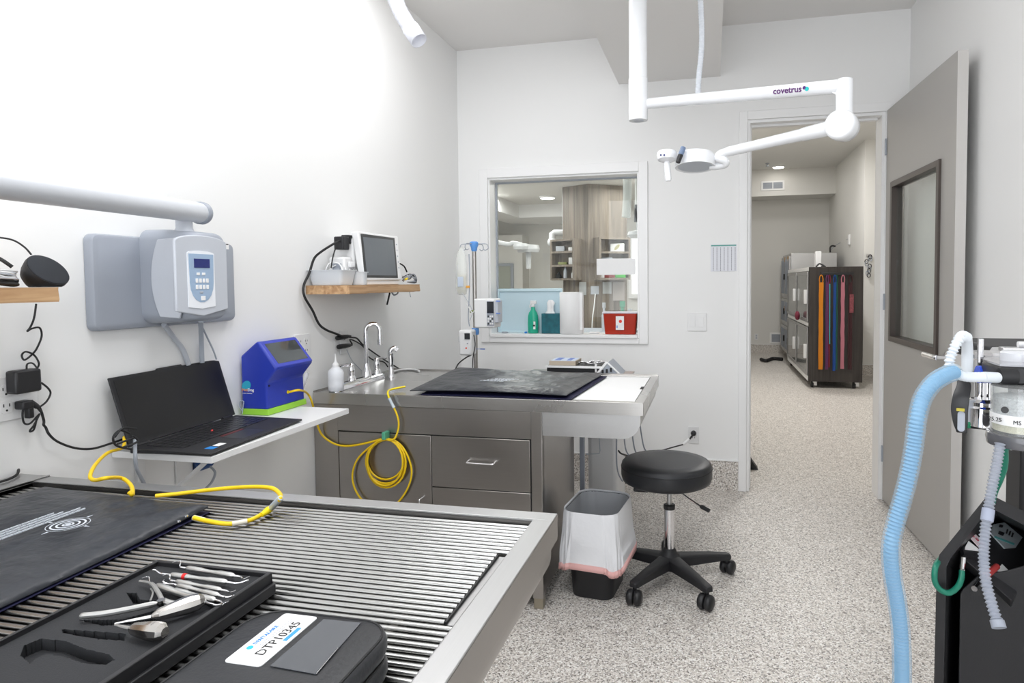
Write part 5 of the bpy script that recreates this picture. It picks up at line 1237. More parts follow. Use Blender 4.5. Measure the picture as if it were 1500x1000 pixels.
# light blue tray leaning on the glass
a, c_ = P(730, 423, Y=BY+.118), P(824, 419, Y=BY+.118)
t = thing('plastic_tray', 'pale blue shallow plastic tray leaning upright against the window pane', 'tray', ((a.x+c_.x)/2, BY+.12, zs))
b = MB(); x0_, x1_ = a.x, c_.x; zz = a.z
build(MB().box(x0_+.004, x1_-.004, BY+.112, BY+.116, zs+.004, zz-.004), 'panel', M_lblue, t)
M_lb2 = mat('lighter_blue_plastic', (.58, .74, .80), .4)
build(MB().box(x0_, x0_+.012, BY+.100, BY+.120, zs+.001, zz).box(x1_-.012, x1_, BY+.100, BY+.120, zs+.001, zz).box(x0_+.012, x1_-.012, BY+.100, BY+.120, zs+.001, zs+.012).box(x0_+.012, x1_-.012, BY+.100, BY+.120, zz-.02, zz), 'rim', M_lb2, t, bev=.003)
# teal spray bottle
x = P(781, 480, Y=Ys).x
t = thing('spray_bottle', 'teal spray bottle with white trigger in front of the blue tray', 'spray bottle', (x, Ys, zs))
H_ = P(781, 436, Y=Ys).z-zs
build(MB().lathe([(.034, .001), (.038, .006), (.039, H_*.3), (.037, H_*.48), (.030, H_*.58), (.015, H_*.66), (.013, H_*.74)], (x, Ys, zs), Z_, 24, sx=1, sy=.75), 'bottle_body', M_teal, t, ang=60)
hz_ = zs+H_*.74
b = MB().lathe([(.014, 0), (.014, .018), (.010, .022)], (x, Ys, hz_), Z_, 18); b.box(x-.018, x+.026, Ys-.009, Ys+.009, hz_+.022, hz_+.045)
build(b, 'trigger_head', M_white, t, bev=.003); build(MB().tube([Vector((x-.012, Ys-.006, hz_+.026)), Vector((x-.022, Ys-.006, hz_+.008)), Vector((x-.020, Ys-.006, hz_-.006))], .004, 8), 'trigger', M_white, t)
build(MB().box(x+.004, x+.024, Ys-.028, Ys-.026, zs+.03, zs+.085), 'label_sticker', M_paper, t); build(MB().box(x+.006, x+.022, Ys-.0286, Ys-.0282, zs+.05, zs+.062), 'label_band', M_ink, t)
# tissue box
a, c_ = P(793.5, 459, Y=Ys-.02), P(821, 486, Y=Ys-.02)
t = thing('tissue_box', 'dark teal patterned tissue box with white tissue on the sill', 'tissue box', ((a.x+c_.x)/2, Ys+.02, zs))
mm_ = mat('teal_pattern', (.010, .11, .14), .5, var=(28, .75))
build(MB().box(a.x, c_.x, Ys-.03, Ys+.055, zs+.0005, a.z), 'carton', mm_, t, bev=.002)
xm = (a.x+c_.x)/2; b = MB(); rs = []
for k, (w, z, ph) in enumerate(((.030, 0, 0), (.020, .02, .3), (.020, .05, .6), (.026, .075, 1.1), (.012, .095, 1.5))):
    rs.append([Vector((xm-.012+w*math.cos(2*math.pi*j/14)*(1+.35*math.sin(3*j+ph)), Ys+.012+w*.45*math.sin(2*math.pi*j/14)*(1+.4*math.cos(2*j+ph)), a.z+z)) for j in range(14)])
b.rings(rs); build(b, 'tissue', M_paper, t, ang=60)
# paper towel roll
a, c_ = P(820, 428, Y=Ys), P(855, 487, Y=Ys); x = (a.x+c_.x)/2; r = (c_.x-a.x)/2
t = thing('paper_towel_roll', 'white paper towel roll standing upright on the window sill', 'paper roll', (x, Ys+.01, zs))
build(MB().lathe([(r*.97, .001), (r, .004), (r, a.z-zs-.003), (r*.97, a.z-zs), (r*.3, a.z-zs), (r*.28, a.z-zs-.01)], (x, Ys+.0, zs), Z_, 36), 'roll', mat('towel_paper', (.84, .84, .84), .85, bump=(260, .4)), t, ang=50)
build(MB().box(x+r*.6, x+r*1.02, Ys-.05, Ys-.047, zs+.03, a.z-.004), 'loose_sheet', M_paper, t)
# sharps container
a, c_ = P(882, 459, Y=Ys-.03), P(934, 487, Y=Ys-.03)
t = thing('sharps_container', 'red sharps container with clear lid and white label on the sill', 'sharps container', ((a.x+c_.x)/2, Ys+.01, zs))
x0_, x1_ = a.x+.006, c_.x-.004; zc_ = a.z
def rr2(f, z, e=0): return [Vector((p, q_, z)) for p, q_ in rrect((x1_-x0_)*f+e, .10*f+e, .014, 4, (x0_+x1_)/2, Ys+.01)]
build(MB().rings([rr2(.88, zs+.001), rr2(.9, zs+.006), rr2(.99, zc_-.004), rr2(1, zc_)]), 'tub', M_red, t, ang=50)
build(MB().rings([rr2(1.03, zc_), rr2(1.06, zc_+.002), rr2(1.06, zc_+.008), rr2(1.0, zc_+.012)]), 'lid', mat('translucent_lid', (.68, .66, .72), .3), t, ang=50)
p, q_ = P(902, 463, Y=Ys-.045), P(914, 483, Y=Ys-.045); f = build(MB().box(p.x, q_.x, Ys-.046, Ys-.044, q_.z, p.z), 'label_card', M_paper, t)
build(MB().lathe([(.011, 0), (.011, .0006)], ((p.x+q_.x)/2+.004, Ys-.046, p.z-.035), -Y_, 18), 'red_dot', mat('dot_red', (.75, .04, .02), .5), f)
build(MB().box(p.x+.006, p.x+.012, Ys-.0468, Ys-.046, q_.z+.012, q_.z+.03), 'blue_mark', M_inkb, f)
p = P(937, 476, Y=Ys+.0); t = single(MB().box(p.x-.012, min(p.x+.008, wx1-.014), Ys+.0, Ys+.05, zs+.0005, P(937, 463, Y=Ys).z), 'glove_box', M_black, 'small black box wedged between sharps container and window frame', 'box', (p.x, Ys+.02, zs), bev=.003)
x = P(739, 486, Y=Ys-.02).x; single(MB().lathe([(.022, 0), (.024, .003), (.024, .007), (.019, .009), (.017, .005)], (x, Ys-.01, zs+.0005), Z_, 20), 'tape_roll', M_mgrey, 'small flat grey roll on the sill beside the upper infusion pump', 'roll', (x, Ys, zs))
x = P(771, 483, Y=Ys).x; single(MB().box(x-.01, x+.01, Ys-.02, Ys-.005, zs+.0005, zs+.012), 'marker_cap', M_inkb, 'tiny blue cap on the sill left of the spray bottle', 'cap', (x, Ys-.01, zs), bev=.003)
x = P(870, 486, Y=Ys).x; single(MB().box(x-.035, x+.035, Ys+.0, Ys+.03, zs+.0005, zs+.012), 'power_strip', M_white, 'white flat strip on the sill between towel roll and sharps container', 'strip', (x, Ys+.01, zs), bev=.003)
# paper taped on the pane
a, c_ = P(874, 379, Y=GY-.005), P(931, 402, Y=GY-.005)
single(MB().box(a.x, c_.x, GY-.007, GY-.0045, c_.z, a.z), 'paper_sign', M_paper, 'blank white paper taped to the window pane above the sharps container', 'paper', ((a.x+c_.x)/2, GY-.006, c_.z))

# ================================================================ ON THE BACK WALL
a, c_ = P(1007, 458, Y=BY-.004), P(1035, 485, Y=BY-.004)
t = thing('light_switch', 'white double rocker light switch left of the doorway', 'light switch', ((a.x+c_.x)/2, BY-.004, c_.z))
build(MB().box(a.x, c_.x, BY-.007, BY-.001, c_.z, a.z), 'cover_plate', M_white, t, bev=.002)
w = c_.x-a.x; zm = (a.z+c_.z)/2
for f in (.27, .73): build(MB().hexa([Vector((a.x+w*f-.0165, BY-.007, zm-.033)), Vector((a.x+w*f+.0165, BY-.007, zm-.033)), Vector((a.x+w*f+.0165, BY-.007, zm+.033)), Vector((a.x+w*f-.0165, BY-.007, zm+.033))], [Vector((a.x+w*f-.0165, BY-.010, zm-.033)), Vector((a.x+w*f+.0165, BY-.010, zm-.033)), Vector((a.x+w*f+.0165, BY-.0085, zm+.033)), Vector((a.x+w*f-.0165, BY-.0085, zm+.033))]), 'rocker', M_white, t, bev=.0008)
a, c_ = P(1041, 358, Y=BY-.003), P(1079, 397, Y=BY-.003)
t = thing('wall_chart', 'small printed wall chart with green heading beside the doorway', 'chart', ((a.x+c_.x)/2, BY-.003, c_.z))
build(MB().box(a.x, c_.x, BY-.003, BY-.0015, c_.z, a.z), 'sheet', mat('chart_paper', (.76, .77, .82), .5), t)
build(MB().box(a.x+.003, c_.x-.003, BY-.0036, BY-.003, a.z-.012, a.z-.004), 'heading', mat('chart_green', (.12, .38, .33), .5), t)
w = c_.x-a.x; rn = random.Random(5); b = MB()
for k in range(7):
    z_ = a.z-.02
    while z_ > c_.z+.008: L = rn.uniform(.006, .014); b.box(a.x+w*(.09+.14*k), a.x+w*(.09+.14*k)+.0045, BY-.0035, BY-.003, z_-L, z_); z_ -= L+.0015
build(b, 'table_columns', mat('chart_grey', (.36, .36, .40), .6), t)

# ================================================================ STOOL
SC = Vector((-.19, 2.965, 0))
t = thing('rolling_stool', 'round black vinyl stool on five-star caster base in front of the back wall', 'stool', SC)
sc_ = Vector((-.203, 2.955, 0)); zt6 = .565; R6 = .208
build(MB().lathe([(.05, -.105), (R6*.88, -.100), (R6*.97, -.090), (R6*1.0, -.070), (R6*1.0, -.032), (R6*.985, -.014), (R6*.93, -.004), (R6*.7, 0), (.001, .0)], (sc_.x, sc_.y, zt6), Z_, 48), 'seat', M_vinyl, t, ang=80)
build(MB().tube([Vector((sc_.x+R6*.992*math.cos(a), sc_.y+R6*.992*math.sin(a), zt6-.03)) for a in [2*math.pi*k/48 for k in range(48)]], .003, 6, closed=True), 'seam', M_rubber, t)
build(MB().box(sc_.x-.09, sc_.x+.05, sc_.y-.075, sc_.y+.075, zt6-.125, zt6-.104).box(sc_.x-.14, sc_.x-.07, sc_.y-.12, sc_.y-.05, zt6-.122, zt6-.10), 'mount_plate', M_black, t, bev=.008)
build(MB().cyl((SC.x, SC.y, .30), (SC.x, SC.y, zt6-.12), .0115, seg=16), 'piston', M_sstl, t)
b = MB().lathe([(.024, .11), (.024, .32), (.0245, .335), (.0245, .352), (.012, .356)], SC, Z_, 24)
build(b, 'gas_cylinder', M_chrome, t); build(MB().lathe([(.026, .333), (.027, .338), (.027, .352), (.022, .356)], SC, Z_, 24), 'collar', M_black, t)
hb = build(MB().lathe([(.045, .055), (.052, .075), (.05, .115), (.034, .13), (.026, .15)], SC, Z_, 24), 'hub', M_black2, t)
for k, (ang_, L, cst) in enumerate(((243, .295, 20), (306, .30, -60), (22, .285, 40), (95, .27, 0), (165, .27, 90))):
    a = math.radians(ang_); d = Vector((math.cos(a), math.sin(a), 0)); e = Vector((-d.y, d.x, 0)); base = SC
    rs = []
    for s_, w, z0_, z1_ in ((.02, .036, .065, .120), (.10, .031, .068, .116), (.20, .026, .072, .110), (L-.03, .023, .074, .104), (L, .023, .074, .101), (L+.014, .015, .076, .096)):
        p = base+d*s_; rs.append([p-e*w+Z_*z0_, p+e*w+Z_*z0_, p+e*w*.95+Z_*(z1_-.006), p+e*w*.6+Z_*z1_, p-e*w*.6+Z_*z1_, p-e*w*.95+Z_*(z1_-.006)])
    lg_ = build(MB().rings(rs), 'leg', M_black2, t, bev=.003)
    c = base+d*(L-.005); ca = math.radians(cst+ang_); cd = Vector((math.cos(ca), math.sin(ca), 0)); cn = Vector((-cd.y, cd.x, 0)); wc = c+cd*.014+Z_*.0335
    b = MB().cyl(c+Z_*.05, c+Z_*.08, .009, seg=10)
    for s_ in (-1, 1): b.lathe([(.022, .002), (.030, .004), (.033, .012), (.0335, .020), (.030, .028), (.018, .034), (.004, .035)], wc, cn*s_, 24)
    b.box(-.012, .012, -.005, .005, .0, .024, Matrix.Translation(c+Z_*.035)@Matrix.Rotation(ca, 4, 'Z'))
    build(b, 'caster', M_black, lg_, ang=50)
a, c_ = P(1008, 729, Y=2.90), P(1026, 741, Y=2.86); e_ = P(1039, 748, Y=2.84)
lv = build(MB().tube([Vector((sc_.x+.03, sc_.y-.02, zt6-.115)), a, c_], .0035, 8), 'height_lever', M_chrome, t); build(MB().tube([c_, c_.lerp(e_, .15), e_], [.006, .0095, .0085], 12), 'lever_grip', M_rubber, lv)

# ================================================================ TRASH CAN
t = thing('trash_can', 'black waste bin with white bag folded over its rim beside the stool', 'trash can', (-.5, 2.82, 0))
TC = Vector((-.503, 2.83, 0)); ta = math.radians(-6)
def tr_(w, l, z, r=.05, n=7, dx=0, wob=0, sd=0):
    o = rrect(w, l, r, n); out = []
    for k, (x, y) in enumerate(o):
        f = 1+wob*math.sin(k*1.7+sd)
        x, y = x*f, y*f; out.append(Vector((TC.x+x*math.cos(ta)-y*math.sin(ta)+dx, TC.y+x*math.sin(ta)+y*math.cos(ta), z)))
    return out
z_r = .385
build(MB().rings([tr_(.185, .25, .002, .045), tr_(.19, .255, .012, .05), tr_(.245, .325, z_r, .07), tr_(.238, .318, z_r, .068), tr_(.182, .246, .015, .044)]), 'bin_body', M_black, t, ang=50)
M_bag = mat('white_bag_film', (.86, .88, .92), .35, alpha=.55, bump=(26, 1.0))
def fold(w, l, z, amp, ph=0, dz=0):
    """rounded outline with soft pleats and creases"""
    o = rrect(w, l, .07, 39); out = []
    for k, (x, y) in enumerate(o):
        a_ = 2*math.pi*k/len(o); nv = noise.noise(Vector((math.cos(a_)*4, math.sin(a_)*4, z*9)))+.6*noise.noise(Vector((math.cos(a_)*11, math.sin(a_)*11, z*14+5)))
        f = 1+amp*(1.1*math.sin(7*a_+ph)+.5*math.sin(17*a_+1.3+ph*.5)+2.2*nv)
        x, y = x*f, y*f; out.append(Vector((TC.x+x*math.cos(ta)-y*math.sin(ta), TC.y+x*math.sin(ta)+y*math.cos(ta), z+dz*math.sin(3*a_+.4)+dz*.6*math.sin(7*a_)+dz*nv)))
    return out
rs = [fold(.02, .02, .055, .0), fold(.150, .215, .055, .004), fold(.166, .232, .08, .008), fold(.208, .29, .24, .008), fold(.232, .312, z_r-.01, .002), fold(.243, .322, z_r+.004, .0), fold(.252, .332, z_r+.008, .003)]
for i in range(14):
    q = i/13; rs.append(fold(.258+.028*q, .338+.022*q, .372-.212*q, .005+.014*q, .2+.5*q, dz=.009*q))
bag = build(MB().rings(rs[:6], cap0=False, cap1=False), 'bag_lining', M_bag, t, ang=80)
M_skirt = mat('bag_skirt_film', (.94, .95, .98), .35, alpha=.86, bump=(26, 1.0))
build(MB().rings(rs[5:], cap0=False, cap1=False), 'bag_skirt', M_skirt, t, ang=80, label='white bag folded over the rim')
rs = [fold(.288, .362, .162, .019, .7, dz=.009), fold(.291, .365, .134, .020, .72, dz=.009)]
build(MB().rings(rs, cap0=False, cap1=False), 'drawstring_band', M_pink, t, ang=80, solid=.003, label='pink drawstring band')
# ================================================================ CEILING SURGICAL LAMP
def bez(pts, n=8): return crom(pts, n)
dC = 2.70
c0 = P(935, 176, D=dC)
r = .5*((P(921, 176, D=dC)-P(949, 176, D=dC)).length)
t = thing('surgical_lamp', 'white ceiling-mounted exam lamp on jointed arms hanging near the doorway', 'exam lamp', (c0.x, c0.y, HC), None)
build(MB().lathe([(r*.96, -.002), (r, .003), (r, .17), (r*.96, .172)], (c0.x, c0.y, c0.z), Z_, 32), 'swivel_sleeve', M_whitem, t)
build(MB().lathe([(r*.55, .0), (r*.55, .003)], (c0.x, c0.y, c0.z-.004), Z_, 24), 'sleeve_cap', M_lgrey, t)
ztop_ = HC
build(MB().lathe([(r*.95, .172), (r*.95, ztop_-c0.z)], (c0.x, c0.y, c0.z), Z_, 32), 'drop_tube', M_whitem, t)
build(MB().lathe([(.0, -.03), (.11, -.03), (.12, -.01), (.12, 0)], (c0.x, c0.y, HC), Z_, 32), 'ceiling_flange', M_whitem, t)
dirc = (EYE-c0); dirc.z = 0; dirc.normalize()
for v in (88, 122):
    p = P(932.5, v, D=dC-r*.93); build(MB().lathe([(.005, -.003), (.005, .001), (.002, .002)], p, dirc, 12), 'screw', M_mgrey, t)
a, c_ = P(946, 152, D=dC), P(1236, 126, D=2.15); 
up_arm = build(MB().tube([a, a.lerp(c_, .5), c_], [.0215, .023, .0235], 20), 'upper_arm', M_whitem, t, ang=60)
# lettering on the arm
d = (c_-a).normalized(); vw = (EYE-a.lerp(c_, .7)).normalized(); upv = (Z_-d*Z_.dot(d)).normalized(); fw_ = d.cross(upv)
if fw_.dot(vw) < 0: fw_ = -fw_
fr2 = (vw-d*vw.dot(d)).normalized(); up2 = (upv-fr2*upv.dot(fr2)).normalized()
base_ = a+d*((P(1143, 129, D=2.33)-a).dot(d))+fr2*.0245-up2*.006
text('covetrus', .030, base_, d, up2, mat('plum_ink', (.12, .03, .16), .5), up_arm, bold=True, ext=.0006)
pl = base_+d*.118+up2*.009
build(MB().lathe([(.006, 0), (.006, .0012)], pl-d*.003+up2*.003, fr2, 12), 'emblem', mat('plum2', (.10, .02, .20), .5), up_arm)
build(MB().lathe([(.0075, 0), (.0075, .0012)], pl+d*.006-up2*.001, fr2, 12), 'emblem', mat('turquoise_ink', (.02, .55, .55), .5), up_arm)
e0 = P(1237, 116, D=2.15); e1 = P(1237, 186, D=2.15); e1 = Vector((e0.x, e0.y, e1.z))
build(MB().lathe([(.024, 0), (.027, .004), (.027, e0.z-e1.z-.004), (.024, e0.z-e1.z)], e1, Z_, 28), 'elbow_post', M_whitem, t)
b = MB().hexa([c_-Z_*.02-d*.035, c_-Z_*.02, c_-Z_*.045], [c_-Z_*.02-d*.035+fw_*.012, c_-Z_*.02+fw_*.012, c_-Z_*.045+fw_*.012]); build(b, 'gusset', M_whitem, t)
j0 = P(1233, 184, D=2.13); ax_ = Vector((-.45, -.9, 0)).normalized()
build(MB().lathe([(.040, -.048), (.047, -.042), (.050, -.01), (.050, .02), (.047, .03), (.040, .034)], j0, ax_, 32), 'joint_drum', M_whitem, t, ang=50)
l0, l1 = P(1216, 188, D=2.15), P(1066, 222, D=2.5)
dl = (l1-l0).normalized()
build(MB().tube([l0, l0+dl*.10, l0+dl*.105, l1-dl*.09, l1-dl*.085, l1], [.0255, .0235, .0215, .0185, .0195, .0185], 20), 'lower_arm', M_whitem, t)
hd_ = P(1018, 238, D=2.55); hdz = hd_.z
Rl = .5*((P(988, 240, D=2.55)-P(1047, 240, D=2.55)).length)
yk = [l1, P(1052, 227, D=2.52), P(1050, 233, D=2.52), P(1060, 238, D=2.52), P(1066, 236, D=2.5), P(1062, 241, D=2.52), P(1045, 243, D=2.55)]
build(MB().tube(bez([l1, P(1056, 225, D=2.51), P(1052, 231, D=2.51), P(1061, 235, D=2.51), P(1062, 240, D=2.52), P(1050, 243, D=2.54), P(1040, 243, D=2.55)], 6), .016, 14), 'yoke', M_whitem, t, ang=60)
tl = Vector((-.03, .13, 1)).normalized()
hc = Vector((hd_.x, hd_.y, hdz))
build(MB().lathe([(Rl*.86, -.018), (Rl*.98, -.020), (Rl, -.008), (Rl, .018), (Rl*.92, .032), (Rl*.4, .040), (.001, .041)], hc, tl, 40), 'lamp_head', M_whitem, t, ang=50)
build(MB().lathe([(Rl*.84, -.0182), (Rl*.84, -.012)], hc, tl, 36), 'lens', mat('grey_lens', (.42, .45, .50), .3), t, label='grey round lens')
sc2 = P(977, 229, D=2.52); R2_ = .5*((P(961, 229, D=2.52)-P(991, 229, D=2.52)).length)
build(MB().lathe([(R2_*.5, -.022), (R2_*.9, -.014), (R2_, 0), (R2_, .012), (R2_*.9, .018), (.001, .02)], sc2, tl, 28), 'control_head', M_whitem, t)
build(MB().tube([sc2-Z_*.014, sc2-Z_*.03, P(979, 262, D=2.5), P(979, 265, D=2.5)], [.011, .012, .0125, .010], 14), 'sterile_handle', M_whitem, t)
for k in range(2):
    p = P(968+5*k, 227, D=2.52-R2_); build(MB().box(p.x-.003, p.x+.003, p.y-.001, p.y+.001, p.z-.003, p.z+.003), 'control_mark', M_lcd, t)
build(MB().tube([sc2+tl*.008, hc], .012, 12), 'bridge', M_whitem, t)
a, c_ = P(1001, 216, D=2.48), P(993, 238, D=2.47)
build(MB().tube([a, a.lerp(c_, .5)], .0105, 12), 'charging_grip', mat('slate_blue', (.16, .22, .34), .4), t); build(MB().tube([a.lerp(c_, .5), c_], [.0105, .009], 12), 'grip_tip', M_black, t)
# hanging clear hoses
pp = [P(1024, -120, D=2.75), P(1025, -30, D=2.75), P(1027, 20, D=2.75), P(1028, 50, D=2.75), P(1027, 80, D=2.75), P(1024, 110, D=2.75), P(1022, 141, D=2.75)]
pp[0].z = min(pp[0].z, HC-.002)
M_mist = mat('misty_hose', (.78, .82, .88), .35, alpha=.62)
single(corr(MB(), crom(pp, 8), .0125, .012, .002, 12), 'ceiling_hose', M_mist, 'thin translucent ribbed hose hanging from the ceiling behind the lamp arm', 'hose', pp[0], ang=80)
pp = [P(540, -190, D=1.75), P(548, -100, D=1.75), P(560, -40, D=1.75), P(577, -5, D=1.75), P(588, 20, D=1.74), P(600, 40, D=1.73)]
t = thing('ceiling_hose', 'thick translucent ribbed hose end hanging at the top left', 'hose', pp[0])
build(corr(MB(), crom(pp, 8), .0215, .0105, .0035, 18, False), 'ribbed_tube', mat('clear_white_hose', (.85, .86, .92), .3, alpha=.8), t, ang=80)
d = (P(614, 60, D=1.72)-pp[-1]); e = pp[-1]+d
build(MB().rings([[p for p in r_] for r_ in MB().tube([pp[-1], pp[-1].lerp(e, .1), e], [.0205, .0225, .0225], 20).v and [MB().tube([pp[-1], pp[-1].lerp(e, .1), e], [.0205, .0225, .0225], 20).v[i*20:(i+1)*20] for i in range(3)]], False, False), 'cuff', MATS['clear_white_hose'], t, ang=80, solid=.002)

# ================================================================ ANAESTHESIA MACHINE AND CONCENTRATOR
M_lcan = mat('soda_lime', (.62, .62, .60), .8, var=(240, .35))
t = thing('anesthesia_machine', 'black and chrome anesthesia machine with clear absorber canister at the right edge', 'anesthesia machine', (.80, 1.9, 0))
am = t
def yp(u, v, D): return P(u, v, D=D)
dA = 1.30
# column
a = yp(1487, 640, 1.95)
build(MB().box(a.x, a.x+.12, a.y-.04, a.y+.06, .085, 1.16), 'column', M_black, t, bev=.006)
build(MB().box(a.x-.04, a.x+.25, a.y-.16, a.y+.24, .05, .085), 'base_plate', M_black, t, bev=.01)
for dx in (-.01, .22):
    for dy in (-.13, .21): build(MB().cyl((a.x+dx-.012, a.y+dy, .03), (a.x+dx+.012, a.y+dy, .03), .03, seg=18), 'caster', M_rubber, t)
# absorber block
bl, br = yp(1442, 533, dA), yp(1540, 560, dA-.06)
zt7, zb7 = yp(1440, 531, dA).z, yp(1462, 568, dA-.1).z
o = [yp(1438, 532, dA+.02), yp(1463, 545, dA-.06), yp(1560, 548, dA-.10), yp(1560, 526, dA+.25), yp(1452, 520, dA+.25)]
o = [Vector((p.x, p.y, 0)) for p in o]
build(MB().hexa([p+Z_*zb7 for p in o], [p+Z_*zt7 for p in o]), 'absorber_head', M_black, t, bev=.004)
build(MB().hexa([p+Z_*(zt7+.0002)+Vector((.004, .006, 0)) for p in o], [p+Z_*(zt7+.004)+Vector((.004, .006, 0)) for p in o]), 'clear_top_plate', mat('smoke_plate', (.30, .30, .33), .1, coat=.6), t)
# rear box
q0_, q1_ = yp(1450, 510, 1.62), yp(1600, 530, 1.62)
z_a, z_b = yp(1452, 507, 1.62).z, yp(1452, 526, 1.62).z
build(MB().box(q0_.x, q1_.x, q0_.y-.06, q0_.y+.25, z_b-.012, z_a), 'instrument_shelf', M_black2, t, bev=.006)
build(MB().box(a.x-.12, a.x+.05, a.y-.5, a.y-.04, z_b-.05, z_b-.012), 'support_arm', M_black, t, bev=.004)
pw_ = yp(1475, 502, 1.5)
pk = thing('syringe_pack', 'silver packet and red-banded tubes lying on top of the anesthesia machine', 'packet', (pw_.x, pw_.y, z_a))
build(MB().hexa([Vector((pw_.x-.02, pw_.y-.03, z_a+.001)), Vector((pw_.x+.12, pw_.y-.06, z_a+.001)), Vector((pw_.x+.13, pw_.y-.01, z_a+.001)), Vector((pw_.x-.01, pw_.y+.02, z_a+.001))], [Vector((pw_.x-.02, pw_.y-.03, z_a+.012)), Vector((pw_.x+.12, pw_.y-.06, z_a+.016)), Vector((pw_.x+.13, pw_.y-.01, z_a+.012)), Vector((pw_.x-.01, pw_.y+.02, z_a+.010))]), 'packet', mat('foil', (.6, .6, .62), .25, .9), pk, bev=.002)
for k in range(2):
    a1 = Vector((pw_.x+.0+.03*k, pw_.y-.055+.03*k, z_a+.022)); b1 = a1+Vector((.13, .0, .002))
    build(MB().cyl(a1, b1, .007, seg=12), 'tube', M_white, pk); build(MB().cyl(a1.lerp(b1, .3), a1.lerp(b1, .42), .0078, seg=12), 'red_band', MATS['red_band'], pk)
# gauge dome and disc
g = yp(1445, 522, 1.42); build(MB().lathe([(.036, 0), (.040, .004), (.040, .012), (.034, .017)], (g.x, g.y, g.z-.006), Z_, 28), 'valve_dome', M_chrome, t)
g2 = yp(1490, 527, 1.3); build(MB().lathe([(.03, 0), (.03, .018), (.024, .022)], (g2.x, g2.y, zt7+.002), Z_, 24), 'inspiratory_dome', mat('cloudy_dome', (.62, .63, .66), .2), t)
g3 = yp(1436, 527, 1.36); build(MB().cyl(g3-Z_*.03, g3+Z_*.045, .006, seg=10), 'stud', M_chrome, t)
p = yp(1432, 541, 1.33); build(MB().lathe([(.018, 0), (.018, .03)], (p.x, p.y, p.z-.01), X_, 18), 'blue_coupling', mat('coupling_blue', (.02, .08, .62), .3), t, label='blue coupling')
p = yp(1463, 551, 1.24); build(MB().lathe([(.014, 0), (.016, .008), (.016, .03)], p, (1, .1, 0), 18), 'port', M_black, t)
# flowmeter block
for k, (u, w) in enumerate(((1436, .0115), (1446, .0115))):
    aa, bb = yp(u, 545, 1.40), yp(u, 590, 1.40); aa = Vector((bb.x, bb.y, aa.z)); build(MB().cyl(bb, aa, w*1.05, seg=16), 'flow_tube', M_chrome, t)
aa = yp(1438, 604, 1.36); build(MB().lathe([(.022, -.03), (.032, -.026), (.032, .012), (.028, .016), (.028, .024), (.02, .03)], aa, Z_, 24), 'vaporizer_knob', M_chrome, t)
aa = yp(1424, 588, 1.36); build(MB().tube([aa, aa+Vector((.05, .01, -.003))], .005, 8), 'lever', M_chrome, t)
aa = yp(1420, 620, 1.36); bb = yp(1455, 622, 1.36); build(MB().tube([aa, aa.lerp(bb, .2), aa.lerp(bb, .5), bb], [.010, .011, .011, .014], 12), 'flush_valve', M_black, t); build(MB().cyl(aa-X_*.006, aa, .0105, seg=12), 'green_button', mat('o2_green', (.02, .25, .13), .4), t)
p = yp(1422, 600, 1.35); build(MB().box(p.x-.012, p.x+.012, p.y, p.y+.004, p.z-.03, p.z+.02), 'clear_flag', M_lgrey, t)
# canister
cn = yp(1496, 590, 1.22); cr = .5*((yp(1458, 600, 1.22)-yp(1534, 600, 1.22)).length)
zc1, zc0 = zb7, yp(1470, 645, 1.16).z
cc = Vector((cn.x, cn.y, 0)); 
build(MB().lathe([(cr, zc0+.0), (cr, zc1)], cc, Z_, 36), 'canister_wall', clear('canister_clear', (.93, .95, .95), .82, .05, .2), t)
zl_ = zc0+(zc1-zc0)*.30
build(MB().lathe([(cr*.93, zc0+.004), (cr*.93, zl_)], cc, Z_, 32), 'lime_granules', mat('yellow_granules', (.66, .62, .46), .9, var=(300, .3), bump=(300, 1.)), t, label='yellowish granules')
build(MB().lathe([(cr*.93, zl_), (cr*.93, zc1-.02)], cc, Z_, 32), 'lime_granules', mat('white_granules', (.50, .51, .52), .9, var=(260, .55), bump=(260, 1.)), t, label='grey-white granules')
zt8, zt9 = zc0+(zc1-zc0)*.20, zc0+(zc1-zc0)*.42
tp_ = build(MB().lathe([(cr*1.004, zt8), (cr*1.012, zt8+.001), (cr*1.012, zt9), (cr*1.004, zt9)], cc, Z_, 36), 'tape_label', M_paper, t, label='white handwritten date tape')
vw = (EYE-cc); vw.z = 0; vw.normalize(); sdv = Vector((-vw.y, vw.x, 0))
vv_ = (vw*.93-sdv*.37).normalized() if (P(1460, 600, D=1.2)-cc).dot(-sdv) > 0 else (vw*.93+sdv*.37).normalized()
xd_ = Z_.cross(vv_)
text('25.25', (zt9-zt8)*.55, cc+vv_*cr*1.02+Z_*(zt8+.006)-xd_*.035, xd_, Z_, M_ink, tp_, ext=.0006)
vv2 = (vw*.99-sdv*.0).normalized(); xd2 = Z_.cross(vv2)
text('MS', (zt9-zt8)*.55, cc+vv2*cr*1.02+Z_*(zt8+.005)-xd2*.012, xd2, Z_, M_ink, tp_, ext=.0006)
build(MB().lathe([(cr*.9, zc0-.028), (cr*1.10, zc0-.024), (cr*1.15, zc0-.012), (cr*1.12, zc0-.002), (cr*1.02, zc0)], cc, Z_, 36), 'canister_base', mat('smoke_plastic', (.10, .10, .11), .15, coat=.5), t)
p = yp(1472, 600, 1.15); build(MB().lathe([(.006, 0), (.006, .003)], p, vw, 16), 'drain_knob', M_black, t)
